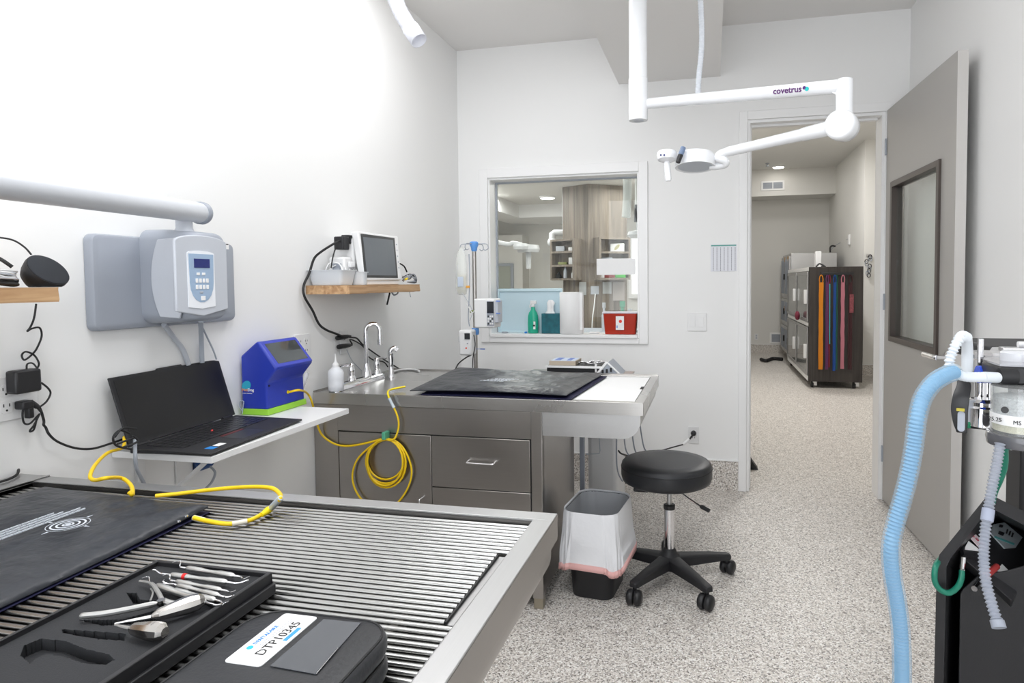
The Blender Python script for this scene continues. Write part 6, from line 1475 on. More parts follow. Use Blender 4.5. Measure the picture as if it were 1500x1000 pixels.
# black bag hanger handle
hp_ = [yp(1408, 547, 1.30), yp(1412, 562, 1.29), yp(1408, 580, 1.28), yp(1405.5, 600, 1.28), yp(1407, 622, 1.28), yp(1409, 634, 1.28)]
t2 = thing('laryngoscope', 'black and grey handled tool hanging beside the white corrugated hose', 'handle', hp_[0], None)
rs = []; cpv = crom(hp_, 5)
for i, p in enumerate(cpv):
    f = i/(len(cpv)-1); w = .0095+.005*math.sin(math.pi*min(1, f*1.1))*(.6+f) if f < .97 else .008
    dv_ = (EYE-p).normalized(); rt = dv_.cross(Z_).normalized()*-1
    rs.append([p+rt*w+dv_*.004, p+dv_*.007, p-rt*w+dv_*.004, p-rt*w-dv_*.004, p+rt*w-dv_*.004])
build(MB().rings(rs), 'handle_body', M_black, t2, bev=.002)
pz_ = yp(1408, 617, 1.27); dv_ = (EYE-pz_).normalized(); rt = dv_.cross(Z_).normalized()
o = rrect(.0125, .040, .006, 5); up_ = rt.cross(dv_).normalized()
build(MB().hexa([pz_+rt*a_+up_*c_ for a_, c_ in o], [pz_+rt*a_+up_*c_+dv_*.003 for a_, c_ in o]), 'grip_inlay', M_grey, t2, label='pale grey inlay')
pz_ = yp(1407, 600, 1.27); o = rrect(.014, .006, .001, 2); build(MB().hexa([pz_+rt*a_+up_*c_ for a_, c_ in o], [pz_+rt*a_+up_*c_+dv_*.002 for a_, c_ in o]), 'yellow_mark', mat('olive_yellow', (.45, .38, .04), .5), t2)
build(MB().tube([yp(1396, 543, 1.34), yp(1412, 545, 1.30), yp(1425, 548, 1.33)], .006, 8), 'hanger', M_black, t2)
# white corrugated limb
dH = 1.22
pp = [yp(1417, 540, dH+.05), yp(1417, 525, dH+.05), yp(1417, 508, dH+.04), yp(1416, 494, dH+.02), yp(1409, 492, dH-.01), yp(1401, 503, dH-.02), yp(1395, 516, dH-.02), yp(1391, 529, dH-.02), yp(1393, 541, dH-.02), yp(1403, 548, dH-.02), yp(1420, 552, dH-.01), yp(1442, 552, dH)]
lb_ = thing('breathing_hose', 'white corrugated breathing hose bent in a tight loop above the machine', 'hose', pp[6])
build(corr(MB(), crom(pp[3:], 8), .0098, .0072, .0036, 16), 'ribbed_tube', mat('white_hose', (.70, .74, .78), .4), lb_, ang=80)
build(MB().tube([pp[0]-Z_*.02, pp[0], pp[1], pp[2], pp[3]+Z_*.002], [.007, .0100, .0105, .0098, .0092], 18), 'elbow', MATS['white_hose'], lb_, ang=60)
aa, bb = yp(1440, 552, dH), yp(1461, 553, dH+.01); build(MB().tube([aa, aa.lerp(bb, .1), bb], [.0092, .0103, .0103], 18), 'cuff', MATS['white_hose'], lb_)
# pale blue hose
pp = [yp(1398, 545, dH-.03), yp(1388, 548, dH-.04), yp(1368, 560, dH-.06), yp(1352, 582, dH-.07), yp(1344, 610, dH-.08), yp(1339, 650, dH-.08), yp(1332, 690, dH-.08), yp(1322, 730, dH-.08), yp(1312, 765, dH-.08), yp(1305, 800, dH-.08), yp(1307, 840, dH-.07), yp(1314, 880, dH-.06), yp(1319, 920, dH-.05), yp(1321, 965, dH-.04), yp(1322, 1040, dH), yp(1330, 1160, dH+.05), yp(1360, 1280, dH+.12), yp(1420, 1330, dH+.2)]
bh = thing('breathing_hose', 'long pale blue corrugated breathing hose hanging in front of the open door', 'hose', pp[7])
cp_ = crom(pp, 8)
build(corr(MB(), cp_, .0128, .0066, .0030, 14), 'inner_tube', M_hoseblue, bh, ang=80)
build(corr(MB(), cp_, .0168, .0066, .0020, 16, False), 'outer_tube', mat('outer_hose', (.46, .62, .74), .3, alpha=.30), bh, ang=80)
# clear hose from canister downwards
pp = [yp(1465, 650, 1.20), yp(1460, 680, 1.19), yp(1454, 710, 1.18), yp(1448, 745, 1.17), yp(1443, 780, 1.16), yp(1441, 815, 1.15), yp(1444, 850, 1.13), yp(1452, 882, 1.11), yp(1462, 914, 1.09)]
ch = thing('breathing_hose', 'clear grey ribbed hose hanging from the canister over the concentrator', 'hose', pp[4])
build(corr(MB(), crom(pp, 8), .0098, .0066, .0030, 14), 'ribbed_tube', mat('clear_grey_hose', (.42, .45, .52), .3, alpha=.66), ch, ang=80)
build(MB().tube([pp[3], pp[3].lerp(pp[4], .5)], .0104, 14), 'sleeve', mat('slate_sleeve', (.35, .38, .48), .4), ch)
aa = pp[-1]; dv_ = (pp[-1]-pp[-2]).normalized(); build(MB().tube([aa-dv_*.006, aa+dv_*.006], .0112, 16), 'cuff', MATS['clear_grey_hose'], ch)
# green gas lines
pp = [yp(1472, 655, 1.28), yp(1472, 680, 1.30), yp(1466, 700, 1.32), yp(1458, 718, 1.36), yp(1454, 735, 1.42)]
gh = single(MB().tube(crom(pp, 8), .0062, 10), 'gas_line', mat('green_hose', (.01, .17, .11), .35), 'dark green gas line running down behind the clear grey hose', 'hose', pp[2], ang=80)
# oxygen concentrator
dO = 1.42
t = thing('oxygen_concentrator', 'black oxygen concentrator with sloped control panel standing at the lower right', 'oxygen concentrator', (.72, 1.55, 0))
def oc(u, v, D): return yp(u, v, D)
z_base = 0.02
# outer shell: left side wall seen nearly edge on, hollow front bay
L0 = oc(1367, 905, dO); R0 = oc(1620, 905, dO+.10)
bk = Vector((.08, .42, 0))
def col(u, v, D): p = oc(u, v, D); return p
A = [oc(1372, 830, dO), oc(1376, 812, dO), oc(1445, 727, dO+.02), oc(1455, 726, dO+.02), oc(1600, 800, dO-.02)]
zsA = A[0].z
frx = [Vector((oc(1367, 955, dO).x, oc(1367, 955, dO).y, z_base)), A[0], A[1], A[2], A[3], A[4], Vector((A[4].x, A[4].y, z_base))]
vwd = Vector((-_F.x, -_F.y, 0)).normalized()
_rd = ray(1425, 850); bkv = Vector((_rd.x+.10, _rd.y, 0)).normalized()*.32; bkz = Z_*-.125
# side frame: band following the outline
b = MB(); n_ = len(frx)
inner = []
cen = Vector((sum(p.x for p in frx)/n_, sum(p.y for p in frx)/n_, sum(p.z for p in frx)/n_))
inner = [Vector((frx[0].x, frx[0].y, 0))+(_R*.020)+Z_*z_base, A[0]+_R*.022-Z_*.0, A[1]+_R*.024-Z_*.01, A[2]+_R*.006-Z_*.028, A[3]-Z_*.030, A[4]-Z_*.03, frx[-1]]
for i in range(n_-1):
    q_ = [frx[i], frx[i+1], inner[i+1], inner[i]]; b.hexa(q_, [p+bkv+(bkz if p.z > .3 else Z_*0) for p in q_])
build(b, 'outer_frame', M_black, t, ang=20)
q_ = [inner[0], inner[1], inner[2], inner[3], inner[4], inner[5], inner[6]]
build(MB().hexa([p+bkv*.95+(bkz if p.z > .3 else Z_*0) for p in q_], [p+bkv*1.0+(bkz if p.z > .3 else Z_*0) for p in q_]), 'back_panel', M_black, t)
# inner body block
I = [oc(1406, 870, dO+.03), oc(1410, 862, dO+.03), oc(1432, 842, dO+.03), oc(1560, 790, dO+.0)]
blk = [Vector((I[0].x, I[0].y, z_base)), I[0], I[1], I[2], oc(1475, 835, dO+.02), oc(1600, 800, dO-.01)]
blk.append(Vector((blk[-1].x, blk[-1].y, z_base)))
build(MB().hexa(blk, [p+bkv*.85+(bkz*.9 if p.z > .3 else Z_*0) for p in blk]), 'inner_body', M_black2, t, bev=.004)
# sloped fascia and the control panel
F = [oc(1408, 815, dO+.02), oc(1430, 767, dO+.16), None, oc(1482, 880, dO-.02)]
_n = (F[1]-F[0]).cross(F[3]-F[0]); _d = ray(1530, 800); F[2] = EYE+_d*((F[0]-EYE).dot(_n)/_d.dot(_n))
build(MB().hexa(F, [p+Vector((.02, .05, -.04)) for p in F]), 'fascia', M_black2, t, bev=.003)
fn_ = (F[1]-F[0]).cross(F[3]-F[0]).normalized()
if fn_.dot(EYE-F[0]) < 0: fn_ = -fn_
def onF(u, v, e=0):
    d = ray(u, v); k = (F[0]-EYE).dot(fn_)/d.dot(fn_); return EYE+d*k+fn_*e
def quadF(pts_, e0, e1): return MB().hexa([onF(u, v, e0) for u, v in pts_], [onF(u, v, e1) for u, v in pts_])
cpn = build(quadF([(1450, 782), (1453, 769), (1470, 766), (1496, 788), (1486, 803), (1470, 804)], .001, .004), 'control_panel', mat('panel_silver', (.42, .46, .48), .35), t, label='silver-blue control panel')
build(quadF([(1461, 779), (1469, 782), (1467, 786), (1460, 783)], .004, .006), 'gauge_window', M_black, cpn); build(quadF([(1462, 770), (1467, 771), (1466, 774), (1461, 773)], .004, .006), 'gauge_window', M_black, cpn)
build(quadF([(1455, 786), (1484, 797), (1483, 799.5), (1454, 788.5)], .004, .005), 'teal_stripe', mat('teal_stripe', (.12, .42, .42), .4), cpn)
for k in range(3): build(quadF([(1473+4*k, 776+2.5*k), (1475+4*k, 777+2.5*k), (1473+4*k, 783+2.5*k), (1471+4*k, 782+2.5*k)], .004, .005), 'symbol', M_ink, cpn)
st_ = build(quadF([(1412, 787), (1417, 780), (1437, 799), (1435, 812)], .010, .012), 'warning_sticker', mat('pinkish_paper', (.78, .66, .68), .5), t, label='warning sticker with three red ring symbols')
for k in range(3):
    cpt = onF(1419+6.2*k, 788.5+5.6*k, .0125); uu = (onF(1430, 790, 0)-onF(1420, 790, 0)).normalized(); ww = fn_.cross(uu).normalized(); b = MB(); ring(b, cpt, .0030, .0042, .0006, 20, uu, ww); b.hexa([cpt+uu*.0025-ww*.0028, cpt+uu*.0032-ww*.002, cpt-uu*.0025+ww*.0028, cpt-uu*.0032+ww*.002], [p+fn_*.0006 for p in (cpt+uu*.0025-ww*.0028, cpt+uu*.0032-ww*.002, cpt-uu*.0025+ww*.0028, cpt-uu*.0032+ww*.002)])
    build(b, 'no_smoking_symbol', mat('sign_red', (.6, .03, .08), .5), st_, smooth=False)
build(quadF([(1408, 805), (1413, 796), (1432, 811), (1408, 808)], .010, .012), 'warning_sticker', M_paper, t)
build(quadF([(1459, 836), (1466, 827), (1476, 837), (1470, 847)], .002, .004), 'serial_sticker', M_paper, t)
build(quadF([(1405, 803), (1410, 800), (1436, 812), (1436, 822), (1408, 815)], .0, .009), 'display_hood', M_black, t)
aa, bb = onF(1424, 864, .006), onF(1440, 846, .006); build(MB().tube([aa, bb], .006, 12), 'outlet_fitting', M_chrome, t); build(MB().tube([bb, onF(1456, 832, .008)], .007, 12), 'outlet_nut', mat('dark_red_nut', (.35, .04, .04), .4), t)
pf = [oc(1410, 817, dO+.0), oc(1410, 830, dO+.0)]; build(MB().tube([oc(1411, 815, dO+.01), oc(1409, 838, dO+.01)], .0055, 10), 'hose_barb', M_chrome, t)
pp = [oc(1409, 836, dO+.01), oc(1408, 848, dO), oc(1402, 860, dO-.01), oc(1390, 868, dO-.02), oc(1378, 864, dO-.02), oc(1370, 853, dO-.02), oc(1369, 838, dO-.02), oc(1372, 826, dO-.01), oc(1378, 818, dO+.04)]
gl = single(MB().tube(crom(pp, 8), .0062, 10), 'gas_line', MATS['green_hose'], 'green gas line looping out on the left of the concentrator', 'hose', pp[3], ang=80)
# ================================================================ HALL BEYOND THE DOORWAY
KY = 8.67
a, c_ = P(1184, 391, Y=KY), P(1264, 391, Y=KY); kx0, kx1 = P(1184, 560, Y=KY).x, P(1263, 560, Y=KY).x; kz1 = a.z
kyb = 11.0
zk0 = .085
t = thing('kennel_bank', 'dark laminate kennel bank on casters with coloured leashes hanging on its end', 'kennel', ((kx0+kx1)/2, 9.8, 0), 'kennel banks in the hall')
build(MB().box(kx0, kx1, KY, KY+.03, zk0, kz1), 'end_panel', M_dkwood, t, bev=.003)
build(MB().box(kx0+.03, kx1, KY+.03, kyb, zk0, kz1-.02), 'carcass', M_sstv, t)
build(MB().box(kx0+.0, kx0+.03, KY+.03, kyb, zk0, zk0+.06).box(kx0, kx0+.03, KY+.03, kyb, kz1-.05, kz1).box(kx0, kx0+.03, KY+.03, kyb, (zk0+kz1)/2-.03, (zk0+kz1)/2+.02), 'face_rail', M_trim, t)
for k in range(2):
    y0_, y1_ = KY+.06+1.15*k, KY+.06+1.15*k+1.08
    for z0_, z1_ in ((zk0+.07, (zk0+kz1)/2-.04), ((zk0+kz1)/2+.03, kz1-.06)):
        f = build(MB().box(kx0-.012, kx0+.002, y0_, y0_+.05, z0_, z1_).box(kx0-.012, kx0+.002, y1_-.05, y1_, z0_, z1_).box(kx0-.012, kx0+.002, y0_+.05, y1_-.05, z0_, z0_+.04).box(kx0-.012, kx0+.002, y0_+.05, y1_-.05, z1_-.04, z1_), 'door', M_sstl, t, bev=.003)
        build(MB().box(kx0-.006, kx0-.002, y0_+.05, y1_-.05, z0_+.04, z1_-.04), 'pane', mat('smoky_pane', (.16, .17, .17), .12, coat=.3), f)
        build(MB().box(kx0-.05, kx0-.012, y0_+.005, y0_+.045, (z0_+z1_)/2-.09, (z0_+z1_)/2+.09), 'latch', M_white, f, bev=.004)
for xx in (kx0+.05, kx1-.09):
    for yy in (KY+.06, kyb-.08):
        c = build(MB().cyl((xx-.01, yy, .04), (xx+.02, yy, .04), .04, seg=18), 'caster', M_rubber, t); build(MB().box(xx+.01, xx+.06, yy-.03, yy+.03, .03, zk0), 'caster_fork', M_white, c, bev=.003)
lr = single(MB().box(P(1203, 400, Y=KY).x, P(1250, 400, Y=KY).x, KY-.03, KY, P(1220, 403, Y=KY).z, P(1220, 399, Y=KY).z), 'hook_rail', M_black, 'black hook rail across the top of the kennel end panel', 'rail', (1.5, KY-.01, 1.45), bev=.002)
leash = [(1203, 541, 5.5, (.85, .28, .005), 'bright orange leash hanging first from the left'), (1212, 541, 3.6, (.15, .03, .13), 'purple leash hanging second from the left'), (1215, 538, 2.6, (.22, .006, .03), 'thin red leash with turquoise cord next to the purple leash'), (1223, 543, 3.6, (.005, .07, .32), 'blue leash hanging in the middle of the rail'), (1226, 541, 2.4, (.005, .10, .06), 'dark green leash beside the blue leash'), (1235, 540, 4.6, (.62, .22, .28), 'pink leash hanging fourth of the wide ones'), (1246, 541, 5.2, (.05, .008, .012), 'dark maroon leash hanging at the right end')]
for k, (u, v, w, colr, lb) in enumerate(leash):
    y_ = KY-.034-.004*(k % 2); top = P(u, 403, Y=y_); bot = P(u, v, Y=y_); wm = w*.5*8.7/938
    t = thing('leash', lb, 'leash', (top.x, y_, bot.z), 'leashes on the kennel end')
    m_ = mat('leash_%d' % k, tuple(c*.7 for c in colr), .6)
    z0_, z1_ = bot.z, top.z-.09; n = 14; rn = random.Random(k)
    for s_ in (-1, 1):
        rs = []
        for i in range(n+1):
            z = z0_+(z1_-z0_)*i/n; x = top.x+s_*wm*.45+rn.uniform(-.003, .003); rs.append([Vector((x-wm*.55, y_-.003*s_, z)), Vector((x+wm*.55, y_-.003*s_, z)), Vector((x+wm*.55, y_+.003-.003*s_, z)), Vector((x-wm*.55, y_+.003-.003*s_, z))])
        build(MB().rings(rs), 'strap', m_, t)
    build(MB().tube(crom([Vector((top.x-wm*.7, y_, z1_)), Vector((top.x-wm*.85, y_, z1_+.04)), Vector((top.x-wm*.4, y_, z1_+.085)), Vector((top.x+wm*.4, y_, z1_+.085)), Vector((top.x+wm*.85, y_, z1_+.04)), Vector((top.x+wm*.7, y_, z1_))], 4), .006, 6), 'hand_loop', m_, t)
    if k == 2: build(MB().tube([Vector((top.x+.004, y_-.008, z1_-.02)), Vector((top.x+.008, y_-.008, z0_+.3))], .006, 6), 'turquoise_cord', mat('turquoise', (.04, .40, .42), .5), t)
    if k == 6: 
        p = P(1247, 445, Y=y_-.008); build(MB().box(p.x-.02, p.x+.028, y_-.010, y_-.006, p.z-.11, p.z+.12), 'plaid_patch', mat('plaid', (.20, .05, .06), .7, var=(60, .8)), t)
# cat on top items: small clutter on the near kennel
p = P(1205, 388, Y=KY+.5)
single(MB().tube(crom([Vector((1.36, KY+.4, kz1+.012)), Vector((1.41, KY+.45, kz1+.05)), Vector((1.47, KY+.4, kz1+.012)), Vector((1.42, KY+.36, kz1+.010))], 6), .011, 8), 'leash_coil', M_rubber, 'small black coil lying on top of the near kennel bank', 'coil', (1.42, KY+.4, kz1), ang=80)
a, c_ = P(1195, 380, Y=KY+1.0), P(1203, 392, Y=KY+1.0)
single(MB().box(a.x, c_.x+.0, KY+1.0, KY+1.1, kz1-.02+.0005, P(1199, 368, Y=KY+1.0).z), 'white_carton', M_paper, 'narrow white carton standing on the near kennel bank', 'box', (a.x, KY+1.05, kz1), bev=.004)
# far stainless kennel bank
k2x0 = P(1157, 535, Z=.1).x; k2x0 = 1.27; k2y0, k2y1 = 11.25, 12.5; k2z = P(1160, 371, Y=k2y0).z
t = thing('kennel_bank', 'taller stainless steel kennel bank behind the laminate one at the far wall', 'kennel', (1.7, 11.9, 0), 'kennel banks in the hall')
build(MB().box(k2x0+.02, P(1226, 380, Y=k2y0).x, k2y0, k2y1, .10, k2z), 'carcass', M_sstl, t, bev=.004)
for (z0_, z1_) in ((.14, .58), (.62, 1.06), (1.10, k2z-.04)):
    for (y0_, y1_) in ((k2y0+.03, (k2y0+k2y1)/2-.01), ((k2y0+k2y1)/2+.01, k2y1-.03)):
        f = build(MB().box(k2x0-.005, k2x0+.019, y0_, y1_, z0_, z1_), 'door', M_sstl, t, bev=.004)
        for k in range(6):
            yy = y0_+.08+(y1_-y0_-.16)*k/5; build(MB().cyl((k2x0-.012, yy, z0_+.05), (k2x0-.012, yy, z1_-.05), .005, seg=6), 'bar', M_mgrey, f)
        build(MB().box(k2x0-.03, k2x0-.005, y0_+.02, y0_+.06, (z0_+z1_)/2-.05, (z0_+z1_)/2+.05), 'latch', M_rubber, f)
for z in (k2z-.07, .9):
    for yy in (k2y0+.15, k2y0+.6):
        build(MB().box(k2x0-.012, k2x0-.004, yy, yy+.12, z-.05, z+.03), 'cage_card', mat('tan_label', (.48, .32, .16), .6), t)
p = P(1193, 374, Y=k2y0-.004); q_ = P(1202, 385, Y=k2y0-.004)
build(MB().box(p.x, q_.x, k2y0-.006, k2y0-.0005, k2z-.30, k2z-.02), 'white_card', M_paper, t)
for xx in (k2x0+.08, k2x0+.6): build(MB().cyl((xx-.02, k2y0+.1, .05), (xx+.02, k2y0+.1, .05), .05, seg=16), 'caster', M_rubber, t)
p = P(1168, 462, X=kx0-.06); single(MB().ball(p, .07, 12, (.5, 1.2, .9)), 'red_cloth', mat('maroon_cloth', (.16, .02, .04), .8, bump=(30, 1)), 'maroon cloth tied on the kennel door latch', 'cloth', p-Z_*.06)
pp = [P(1115, 526, Z=.03), P(1122, 528, Z=.03), P(1132, 525, Z=.03), P(1146, 526, Z=.03)]
single(MB().tube(crom(pp, 6), [.03]*len(crom(pp, 6)), 8), 'floor_mat', M_rubber, 'black floor blower hose on the hall floor by the far wall', 'hose', pp[1]-Z_*.03, ang=80)
# vents, sprinkler, lamps, outlets
Yv = 12.1
a, c_ = P(1115, 265.5, Y=Yv), P(1149, 278, Y=Yv)
t = thing('air_vent', 'white two-part air grille high on the hall bulkhead', 'vent', ((a.x+c_.x)/2, Yv, c_.z), 'hall wall vents')
build(MB().box(a.x, c_.x, Yv-.012, Yv-.001, c_.z, a.z), 'frame', M_trim, t, bev=.003)
w = c_.x-a.x
for k in (0, 1):
    f = build(MB().box(a.x+w*(.08+.44*k), a.x+w*(.48+.44*k), Yv-.014, Yv-.012, c_.z+.03, a.z-.03), 'grille', M_mgrey, t)
    for j in range(5): zz = c_.z+.04+(a.z-c_.z-.08)*j/4; build(MB().box(a.x+w*(.08+.44*k), a.x+w*(.48+.44*k), Yv-.020, Yv-.014, zz-.004, zz+.004), 'slat', M_grey, f)
Yv = FY
a, c_ = P(1128, 487, Y=Yv-.01), P(1145, 503, Y=Yv-.01)
t = thing('air_vent', 'square white return grille low on the far hall wall', 'vent', ((a.x+c_.x)/2, Yv, c_.z), 'hall wall vents')
build(MB().box(a.x, c_.x, Yv-.014, Yv-.001, c_.z, a.z), 'frame', M_trim, t, bev=.003)
f = build(MB().box(a.x+.03, c_.x-.03, Yv-.016, Yv-.014, c_.z+.03, a.z-.03), 'grille', M_grey, t)
for j in range(9): zz = c_.z+.04+(a.z-c_.z-.08)*j/8; build(MB().box(a.x+.03, c_.x-.03, Yv-.022, Yv-.016, zz-.003, zz+.003), 'slat', M_lgrey, f)
a = P(1108, 493, Y=Yv-.01); t = thing('wall_outlet', 'white wall outlet low on the far hall wall left of the return grille', 'outlet', (a.x, Yv, a.z-.06), 'wall outlets')
build(MB().box(a.x-.035, a.x+.035, Yv-.008, Yv-.001, a.z-.06, a.z+.06), 'cover_plate', M_white, t, bev=.002)
for k in (-.022, .022): build(MB().box(a.x-.015, a.x+.015, Yv-.010, Yv-.008, a.z+k-.016, a.z+k+.016), 'socket', M_lgrey, t, bev=.003)
p = P(1140, 244, Z=HZ); t = thing('ceiling_downlight', 'lit round downlight on the hall ceiling near the bulkhead', 'ceiling light', (p.x, p.y, HZ), 'round downlights')
p = Vector((p.x, min(p.y, 11.8), HZ)); WL[t.name] = Vector((p.x, p.y, HZ)); t.location = p
build(MB().lathe([(.10, -.02), (.11, -.015), (.115, 0)], p, Z_, 28), 'trim_ring', M_trim, t); build(MB().lathe([(.09, -.026), (.095, -.016)], p, Z_, 24), 'lens', M_lamp, t)
p = P(1124, 239, Z=HZ); single(MB().lathe([(.03, 0), (.035, -.008), (.01, -.012), (.01, -.04), (.028, -.046), (.028, -.05)], (p.x, min(p.y, 11.6), HZ), Z_, 16), 'sprinkler_head', M_mgrey, 'small sprinkler head beside the hall downlight', 'sprinkler', (p.x, min(p.y, 11.6), HZ-.05))
# keys / leads hanging on the near hall wall corner
t = thing('lead_clips', 'bunch of metal lead clips hanging on the hall wall right of the kennels', 'clips', P(1272, 408, Y=9.90), None)
rn = random.Random(2)
for k in range(9):
    p = P(1272+rn.uniform(-3, 3), 376+3.4*k, Y=9.88); build(MB().tube([p+Vector((math.cos(a*.7854)*.022, -.005*math.sin(a), math.sin(a*.7854)*.03)) for a in range(8)], .006, 6, closed=True), 'clip', M_mgrey if k % 2 else M_rubber, t, ang=80)
build(MB().box(P(1269, 373, Y=9.9).x, P(1276, 373, Y=9.9).x, 9.885, 9.919, P(1272, 375, Y=9.9).z, P(1272, 372, Y=9.9).z), 'hook_strip', M_chrome, t)
# wall hook with cord
p = P(1245, 350, X=2.128); t = thing('wall_hook', 'small white fitting with thin cord on the hall side wall above the kennels', 'hook', p)
build(MB().box(2.10, 2.129, p.y-.04, p.y+.04, p.z-.09, p.z+.07), 'plate', M_white, t, bev=.004)
pp = [Vector((2.10, p.y, p.z)), P(1235, 353, Y=11.6), P(1222, 361, Y=11.6), P(1216, 368, Y=11.6)]; pp[-1].z = max(pp[-1].z, k2z+.01)
build(MB().tube(crom(pp, 6), .004, 6), 'cord', M_grey, t, ang=80)
p = P(1219, 369, Y=11.4); t = thing('desk_lamp_clip', 'small black clip gadget on top of the stainless kennel bank', 'clip', (p.x, 11.4, k2z))
build(MB().tube(crom([Vector((p.x-.03, 11.4, k2z+.01)), Vector((p.x-.03, 11.4, k2z+.09)), Vector((p.x, 11.4, k2z+.12)), Vector((p.x+.05, 11.4, k2z+.11))], 6), .014, 8), 'body', M_rubber, t, ang=80)
# black doorstop just beyond the jamb
p = P(1099, 658, Z=.02); single(MB().hexa([Vector((dx0+.03, BY+.5, 0)), Vector((dx0+.11, BY+.5, 0)), Vector((dx0+.04, BY+.5, .1))], [Vector((dx0+.03, BY+.6, 0)), Vector((dx0+.11, BY+.6, 0)), Vector((dx0+.04, BY+.6, .1))]), 'door_stop', M_rubber, 'black rubber wedge on the hall floor just past the door jamb', 'door stop', (dx0+.07, BY+.55, 0))

# ================================================================ TREATMENT ROOM BEYOND THE WINDOW
YC = 7.0
L, C, R = P(824, 300, Y=YC+.18), P(862, 300, Y=YC), P(918, 300, Y=YC+.28)
def bz(v): return P(862, v, Y=YC).z
t = thing('laminate_column', 'tall grey wood-look column beyond the window carrying shelf boxes', 'column', (C.x, C.y+.2, 0))
ob = [Vector((L.x, L.y, 0)), Vector((C.x, C.y, 0)), Vector((R.x, R.y, 0)), Vector((R.x-.2, R.y+.5, 0)), Vector((L.x, L.y+.5, 0))]
build(MB().hexa(ob, [p+Z_*(TZ-.002) for p in ob]), 'shaft', M_colwood, t, smooth=False)
# panel joints as slim proud battens between boards
def shelfbox(label, p0, p1, out, z0, z1, shelves):
    """open shelf box on the line p0-p1, sticking out by vector out"""
    t = thing('shelf_box', label, 'shelf unit', ((p0.x+p1.x)/2, (p0.y+p1.y)/2, z0), 'shelf boxes on the column')
    d = (p1-p0).normalized(); th = .022
    def bx(a, c, k0, k1, za, zb): 
        q = [p0+d*a+out*k0, p0+d*c+out*k0, p0+d*c+out*k1, p0+d*a+out*k1]; return MB().hexa([v+Z_*za for v in q], [v+Z_*zb for v in q])
    W_ = (p1-p0).length
    build(bx(0, W_, 0, .06, z0, z1), 'back', M_colwood, t, smooth=False)
    build(bx(0, th, .06, 1, z0, z1), 'side', M_colwood, t, smooth=False); build(bx(W_-th, W_, .06, 1, z0, z1), 'side', M_colwood, t, smooth=False)
    for z in [z0, z1-th]+[z0+(z1-z0)*s for s in shelves]: build(bx(th, W_-th, .06, 1, z, z+th), 'shelf', M_colwood, t, smooth=False)
    return t, d
def flat(p): return Vector((p.x, p.y, 0))
na = Vector((-(C-L).y, (C-L).x, 0)).normalized()
if na.y > 0: na = -na
nb = Vector((-(R-C).y, (R-C).x, 0)).normalized()
if nb.y > 0: nb = -nb
u0, u1 = flat(P(814, 380, Y=YC+.18)), flat(P(848, 380, Y=YC+.04)); 
def towards(p0, p1, Lp, Cp): return p0, p1
dLC = (flat(C)-flat(L)).normalized()
s0 = flat(L)-dLC*.07+na*.002; s1 = flat(L)+dLC*((flat(C)-flat(L)).length*.74)+na*.002
zA0, zA1 = bz(410), bz(349)
sbL, dL = shelfbox('left open shelf box on the wood-look column beyond the window', s0, s1, na*.14, zA0, zA1, (.33, .66))
dCR = (flat(R)-flat(C)).normalized(); WR_ = (flat(R)-flat(C)).length
s2, s3 = flat(C)+dCR*WR_*.13+nb*.002, flat(C)+dCR*(WR_*.93)+nb*.002
sbR, dR = shelfbox('right open shelf box on the wood-look column behind the paper sign', s2, s3, nb*.14, bz(410), bz(348), (.33, .62))
# things on the boxes
def item_box(p, w, dep, h, nm, label, mt, cat='box'):
    return single(MB().box(p.x-w/2, p.x+w/2, p.y-dep/2, p.y+dep/2, p.z+.0005, p.z+h), nm, mt, label, cat, p, 'supplies on the column shelves', bev=.003)
hA = (zA1-zA0)
def onL(f, lev, k=.08): z = zA0+(hA*lev)+.022; p = s0+(s1-s0)*f+na*k; return Vector((p.x, p.y, z))
zB0, zB1 = bz(410), bz(348); hB_ = zB1-zB0
def onR(f, lev, k=.08): z = zB0+(hB_*lev)+.022; p = s2+(s3-s2)*f+nb*k; return Vector((p.x, p.y, z))
item_box(onL(.3, .66), .10, .05, .06, 'supply_tray', 'pale tray on the top shelf of the left column box', M_lgrey)
item_box(onL(.78, .66), .07, .05, .04, 'supply_tray', 'white low box on the top shelf of the left column box', M_white)
item_box(onL(.75, .33), .05, .05, .08, 'pill_box', 'small white carton on the middle shelf of the left column box', M_white)
item_box(onL(.4, .33), .10, .06, .03, 'green_pouch', 'low olive pouch on the middle shelf of the left column box', mat('olive', (.25, .27, .10), .6))
for f, r, h, m_, lb in ((.5, .022, .14, M_lgrey, 'clear pump bottle on the bottom shelf of the left column box'), (.82, .018, .09, M_white, 'small white bottle on the bottom shelf of the left column box'), (.22, .03, .07, M_dark, 'dark jar on the bottom shelf of the left column box')):
    p = onL(f, 0); single(MB().lathe([(r, .001), (r, h*.6), (r*.5, h*.75), (r*.45, h)], p, Z_, 14), 'bottle', m_, lb, 'bottle', p, 'supplies on the column shelves')
gb = item_box(onR(.66, .62), .15, .05, .09, 'glove_box', 'white glove box with oval opening on the right column box', M_white)
p = onR(.66, .62); build(MB().lathe([(.035, 0), (.035, .002)], (p.x, p.y-.0255, p.z+.05), -Y_, 16, sx=1.2, sy=.5), 'opening', mat('straw', (.45, .42, .25), .6), gb)
item_box(onR(.15, 0), .05, .05, .05, 'small_jar', 'small white jar at the left of the lowest right shelf', M_white)
item_box(onR(.38, 0), .13, .05, .065, 'red_carton', 'dark red carton on the lowest shelf of the right column box', mat('brick_red', (.22, .03, .025), .5))
item_box(onR(.72, 0), .14, .05, .06, 'green_carton', 'bright green carton on the lowest shelf of the right column box', mat('bright_green', (.06, .45, .06), .5))
item_box(onR(.32, .33), .12, .05, .07, 'supply_tray', 'grey supply tray on the middle shelf of the right column box', M_grey)
